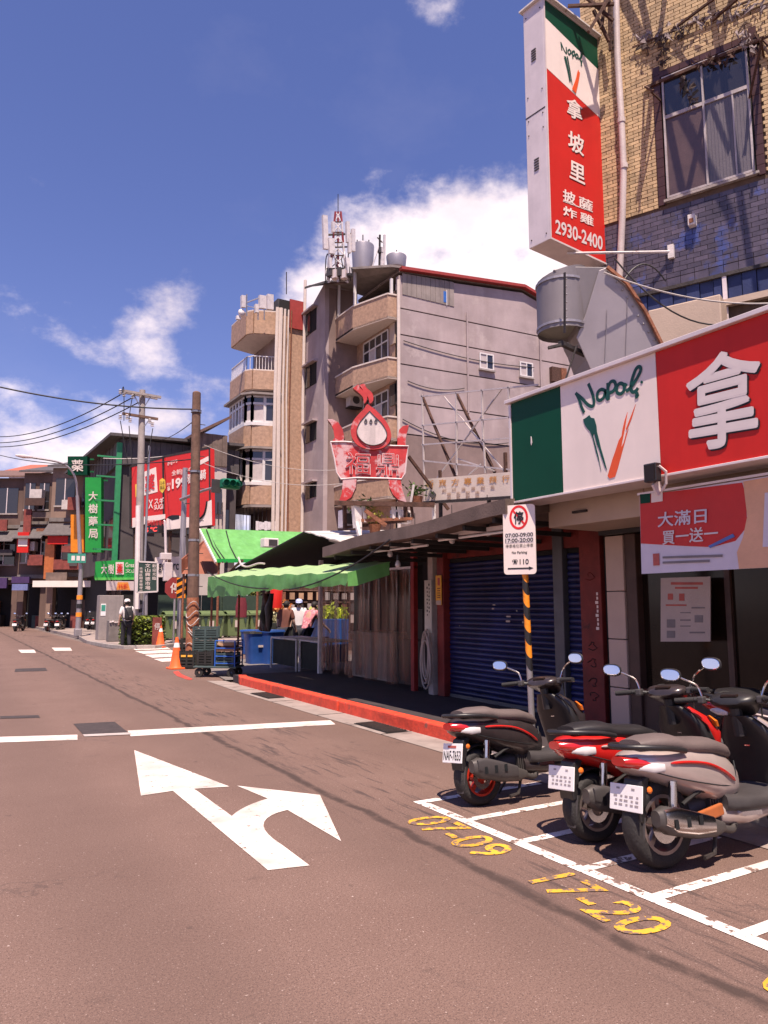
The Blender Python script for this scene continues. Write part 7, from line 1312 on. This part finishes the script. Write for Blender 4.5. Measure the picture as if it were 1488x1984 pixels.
btext(b2, 'gogoro', 1150, 1218, 615, 645, -.18, 'sign_white', .005); btext(b2, '全新JEGO', 1178, 1322, 680, 722, -.22, 'sign_white', .02); btext(b2, '199', 1180, 1278, 738, 808, -.2, 'sign_white', .04); btext(b2, '月付', 1144, 1172, 765, 785, -.15, 'sign_white', .01); btext(b2, '$', 1148, 1168, 790, 820, -.15, 'sign_white', .02); btext(b2, '隨你騎', 1282, 1415, 705, 775, -.3, 'sign_white', .03)
bpoly(b2, [(1372, 610), (1430, 580), (1432, 610), (1375, 640)], 'sign_white', .012, 'white_badge'); bpoly(b2, [(1142, 1010), (1200, 985), (1290, 1000), (1390, 1000), (1418, 895), (1452, 880), (1455, 1052), (1142, 1086)], 'sign_white', .012); bpoly(b2, [(1145, 1000), (1180, 985), (1230, 985), (1230, 1010), (1180, 1020)], 'ink', .02, 'printed_wheel')
pts = [bp(*C1(*p), .03) for p in [(1372, 1010), (1400, 980), (1415, 930), (1420, 890)]]; MB().tube(spline(pts, 3), .05, 5).build('printed_curve', 'ink', b2)
for i, (u, v) in enumerate([(262, 1040), (330, 1030), (405, 1020)]): p = bp(u, v, -.15); tag(MB().bar((p.x, p.y, 3), (p.x, p.y, p.z + 1.5), .12, .12).build('billboard_stand', 'rust_dark'), ['rusty steel stand under the left end of the red pharmacy billboard', 'rusty steel stand where the two red billboards meet', 'rusty steel stand under the right end of the scooter billboard'][i], 'post', 'stands of the red billboards')
glow('led_red', (.9, .05, .04), 1.2); ld = thing('led_sign', 'black display with red lit digits under the pharmacy billboard', 'display', bp(*C1(1050, 1085), .25)); MB().box((0, 0, 0), (1.1, .18, .34), math.atan2(bd.y, bd.x)).build('casing', 'black_plastic', ld)
text('5 °C', V((0, 0, 0)) - bd * .42 + bn_ * .095 + V((0, 0, -.11)), bd, ZV, .85, .22, 'led_red', ld, .02)
# awnings and name boards of the pharmacy
gs = thing('pharmacy_board', 'bright green pharmacy name board over the corner shop', 'sign'); gp = lambda u, v, d=0: PD(u, v, 35.4 - d); MB().slab([gp(183, 1122), gp(266, 1121), gp(266, 1083), gp(185, 1088)], V((_F.x, _F.y, 0)) * .3).build('board', 'bright_green', gs); MB().slab([gp(184, 1124, .05), gp(266, 1123, .05), gp(266, 1119, .05), gp(184, 1119, .05)], V((_F.x, _F.y, 0)) * .04).build('lower_strip', M('lime', (.12, .55, .1), .4), gs)
def gt(body, u0, u1, v0, v1, mat, bold=.02, d=.05): text(body, None, 0, 0, 0, 0, mat, gs, bold, 'lettering', .004, q=[gp(u0, v1, d), gp(u1, v1, d), gp(u1, v0, d), gp(u0, v0, d)])
gt('大', 196, 207, 1093, 1112, 'sign_white', .03); gt('樹', 209, 221, 1093, 1112, 'sign_white', .02); MB().slab([gp(224, 1113, .03), gp(240, 1113, .03), gp(240, 1089, .03), gp(224, 1089, .03)], V((_F.x, _F.y, 0)) * .01).build('white_tile', 'sign_white', gs); gt('薬', 226, 238, 1092, 1111, 'ring_red', .03, .06); gt('Great Tree', 243, 282, 1090, 1099, 'sign_white', .01); gt('文山興', 243, 276, 1102, 1110, 'sign_white', .005)
pp_ = thing('discount_poster', 'pale and orange discount poster under the green pharmacy board', 'poster'); q = lambda u, v, d=0: PD(u, v, 35.2 - d)
MB().slab([q(206, 1144), (q(268, 1144)), q(268, 1126), q(206, 1126)], V((_F.x, _F.y, 0)) * .04).build('sheet', M('poster_pink', (.62, .5, .48), .6, var=.15, sc=2), pp_); MB().slab([q(225, 1143, .02), q(252, 1143, .02), q(248, 1128, .02), q(228, 1128, .02)], V((_F.x, _F.y, 0)) * .01).build('printed_field', M('poster_orange', (.75, .28, .05), .6), pp_); text('75折', None, 0, 0, 0, 0, 'ring_red', pp_, .02, 'lettering', .004, q=[q(229, 1141, .04), q(248, 1141, .04), q(248, 1131, .04), q(229, 1131, .04)])
wb = thing('scooter_shop_board', 'white shop board with black script beside the market sign', 'sign'); q2 = lambda u, v, d=0: PD(u, v, 34.6 - d); MB().slab([q2(300, 1118), q2(352, 1118), q2(352, 1078), q2(300, 1080)], V((_F.x, _F.y, 0)) * .12).build('board', 'sign_white', wb); text('gogoro', None, 0, 0, 0, 0, 'ink', wb, .01, 'lettering', .004, q=[q2(307, 1110, .02), q2(348, 1110, .02), q2(348, 1092, .02), q2(307, 1092, .02)])
# vertical pharmacy boards
def vboard(name, label, u0, u1, v0, v1, D, mat, chars, cmat='sign_white', slant=0):
    g = thing(name, label, 'sign'); q = lambda u, v, d=0: PD(u, v, D - d); f = V((_F.x, _F.y, 0)); MB().slab([q(u0, v1), q(u1, v1), q(u1, v0 + slant), q(u0, v0)], f * .35).build('board', mat, g); n = len(chars); h = (v1 - v0) / max(1, n)
    for i, ch in enumerate(chars):
        if ch == ' ': continue
        w = min(h * .75, (u1 - u0) * .6); m = (u0 + u1) / 2; t = v0 + h * (i + .5); text(ch, None, 0, 0, 0, 0, cmat, g, .02, 'lettering', .004, q=[q(m - w / 2, t + w / 2, .03), q(m + w / 2, t + w / 2, .03), q(m + w / 2, t - w / 2, .03), q(m - w / 2, t - w / 2, .03)])
    p = q((u0 + u1) / 2, v1); MB().bar(q(u1 - 2, v0 + 6, -.2), q(u1 + 12, v0 + 6, -.6), .08, .08).build('bracket', 'frame_green' if 'green' in label else 'iron', g); MB().bar(q(u1 - 2, v1 - 6, -.2), q(u1 + 12, v1 - 6, -.6), .08, .08).build('bracket', 'frame_green' if 'green' in label else 'iron', g)
    return g
vboard('vertical_board', 'tall bright green pharmacy board hanging on the corner building', 165, 196, 925, 1070, 37.5, 'bright_green', ' 大樹藥局 '); vboard('square_board', 'dark green board with one white character above the street lamp', 131, 169, 884, 920, 38.5, 'sign_green', '薬'); vboard('vertical_board', 'orange vertical board below the dark green square one', 137, 162, 997, 1070, 39.5, 'hazard_orange', '', 'ink')
# ================================================================== row of old shop houses up the road
rx = V((_R.x, _R.y, 0)); rf_ = V((_F.x, _F.y, 0)).normalized(); RA = math.atan2(rx.y, rx.x)
def shophouse(label, u0, u1, vtop, D, mat, roofm, floors, signs, gcol='dark_interior'):
    p = PD(u0, 1172, D); o = V((p.x, p.y, 0)); w = (u1 - u0) * D / FPX; h = ZAT(o.x, o.y, vtop); g = thing('shop_house', label, 'house', o, RA, 'old shop houses up the road')
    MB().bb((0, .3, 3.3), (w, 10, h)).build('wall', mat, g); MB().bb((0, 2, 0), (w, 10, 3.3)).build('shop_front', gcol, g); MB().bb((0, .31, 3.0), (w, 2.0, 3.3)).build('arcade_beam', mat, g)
    for x in (0, w - .4): MB().bb((x, .31, 0), (x + .4, .8, 3.0)).build('column', mat, g)
    b = MB(); b.slab([(-.2, -.1, h), (w + .2, -.1, h), (w + .2, 5, h + 1.3), (-.2, 5, h + 1.3)], (0, 0, .12)); b.build('roof', roofm, g)
    fh = (h - 3.3) / floors
    for f in range(floors):
        z0 = 3.3 + f * fh; MB().bb((0, .1, z0), (w, .299, z0 + .25)).build('ledge', 'concrete_dark', g); n = max(2, int(w / 1.5))
        for k in range(n):
            x0 = w * (k + .15) / n; x1 = w * (k + .85) / n; wd = empty('window', (x0, .3, z0 + fh * .3)); wd.parent = g; hh = fh * .5; MB().bb((0, -.06, 0), (x1 - x0, .02, hh)).build('pane', 'pane_dark', wd); MB().bb((-.06, -.12, -.1), (x1 - x0 + .06, .0, -.001)).build('sill', 'concrete', wd); MB().bb(((x1 - x0) / 2 - .03, -.09, 0), ((x1 - x0) / 2 + .03, -.061, hh)).build('mullion', 'pale_metal', wd)
        if f == 0: b = MB(); b.slab([(0, .1, z0 + fh * .95), (w, .1, z0 + fh * .95), (w, -.9, z0 + fh * .72), (0, -.9, z0 + fh * .72)], (0, 0, .05)); b.build('canopy', 'corr_dark', g)
    rs_ = random.Random(int(u0) + 500)
    for k in range(int(w * 2.2)):
        x0 = rs_.uniform(0, w - .6); z0 = rs_.uniform(2.5, h * .8); ww, hh = rs_.choice(((.5, 1.6), (1.3, .5), (.8, .8), (.35, 1.1), (1.6, .4))); d = rs_.uniform(.15, 1.0)
        MB().bb((x0, -d, z0), (x0 + ww, -d + .12, z0 + hh)).build('shop_board', rs_.choice(['dull_red', 'dull_red', 'rust', 'door_brown', 'paper', 'dark_grey', 'swing_orange', 'old_wood', 'old_wood', 'dark_render']), g); MB().bar((x0 + ww / 2, -d + .12, z0 + hh * .8), (x0 + ww / 2, .3, z0 + hh * .8), .05, .05).build('board_bracket', 'iron', g)
    for k in range(int(w * 1.2)): x0 = rs_.uniform(.3, w - .8); MB().bb((x0, rs_.uniform(.6, 1.8), 0), (x0 + rs_.uniform(.4, 1), 1.95, rs_.uniform(.8, 2.2))).build('shop_goods', rs_.choice(['dark_grey', 'rust_dark', 'door_brown', 'dull_red', 'crate_teal']), g)
    for k in range(2): MB().box((rs_.uniform(.5, w - .5), -.2, rs_.uniform(4.5, h - 1)), (.8, .5, .6)).build('cooling_unit', 'ac_cream', g)
    for (a0, a1, v0, v1, m, d) in signs:
        x0, x1 = (a0 - u0) * D / FPX, (a1 - u0) * D / FPX; MB().bb((x0, -d, ZAT(o.x, o.y, v1)), (x1, -d + .2, ZAT(o.x, o.y, v0))).build('shop_board', m, g)
    return g
M('tan_render', (.26, .17, .13), .8, var=.2, sc=.5, streak=.45); M('brown_render', (.13, .08, .065), .85, var=.25, sc=.5, streak=.5); M('roof_red', (.35, .1, .06), .7, var=.25); M('purple', (.06, .03, .1), .5); M('pale_blue', (.15, .17, .35), .5)
shophouse('brown shop house with a tiled roof at the edge of view', -95, 28, 925, 52, 'brown_render', 'tile_roof', 2, [(-60, -10, 1085, 1110, 'sign_red', .4), (-30, 20, 1120, 1140, 'purple', .7)])
shophouse('dark shop house with a corrugated top beside the tiled one', 28, 84, 915, 49, 'brown_render', 'corr_dark', 2, [(36, 58, 1033, 1072, 'sign_red', .7), (38, 56, 1045, 1060, 'sign_white', .72), (55, 84, 1076, 1096, 'dull_red', .5), (28, 62, 1118, 1130, 'purple', .6), (30, 60, 1132, 1144, 'pale_blue', .62)])
shophouse('tan shop house with long upper windows left of the street lamp', 84, 192, 905, 46, 'tan_render', 'corr_dark', 2, [(74, 186, 1126, 1138, 'sign_white', .9), (95, 134, 1040, 1056, 'sign_red', .7), (86, 104, 1045, 1122, 'swing_orange', .35), (106, 184, 1085, 1104, 'dull_red', .5)])
hh_ = thing('far_house', 'distant white house with an orange roof over the shop houses', 'house', PD(30, 1172, 70) * 1, RA); hh_.location.z = 0
MB().bb((-1.4, 0, 0), (2.2, 6, 14.2)).build('wall', 'pale_render', hh_); b = MB(); b.slab([(-1.7, -.4, 14.2), (2.5, -.4, 14.2), (1.6, 3, 15.4), (-.8, 3, 15.4)], (0, 0, .2)); b.build('roof', 'roof_red', hh_)
for k in range(2): MB().bb((-1 + k * 1.6, -.06, 11.5), (k * 1.6, -.01, 13)).build('window', 'pane_dark', hh_)
# parked motorcycles far up the road, dark cars in the arcade
proto = None
for i, (u, v) in enumerate([(172, 1207), (182, 1210), (30, 1218), (92, 1214), (112, 1213)]):
    p = PD(u, v, 43.5); src = [o for o in COL.objects if o.name == ('scooter' if i % 2 else 'scooter.003')][0]
    c = copy_tree(src); c.location = (p.x, p.y, .1 if i < 2 else 0); c.rotation_euler = (0, 0, RA + R(90 + rnd.uniform(-25, 25))); c.scale = (.95, .95, .95)
    c['label'] = ['distant scooter parked between the street lamp and the grey cabinet', 'distant scooter parked tight against the grey cabinet', 'small distant scooter parked before the brown tiled house', 'distant scooter below the orange shop column', 'distant scooter just left of the street lamp foot'][i]; c['group'] = 'scooters far up the road'
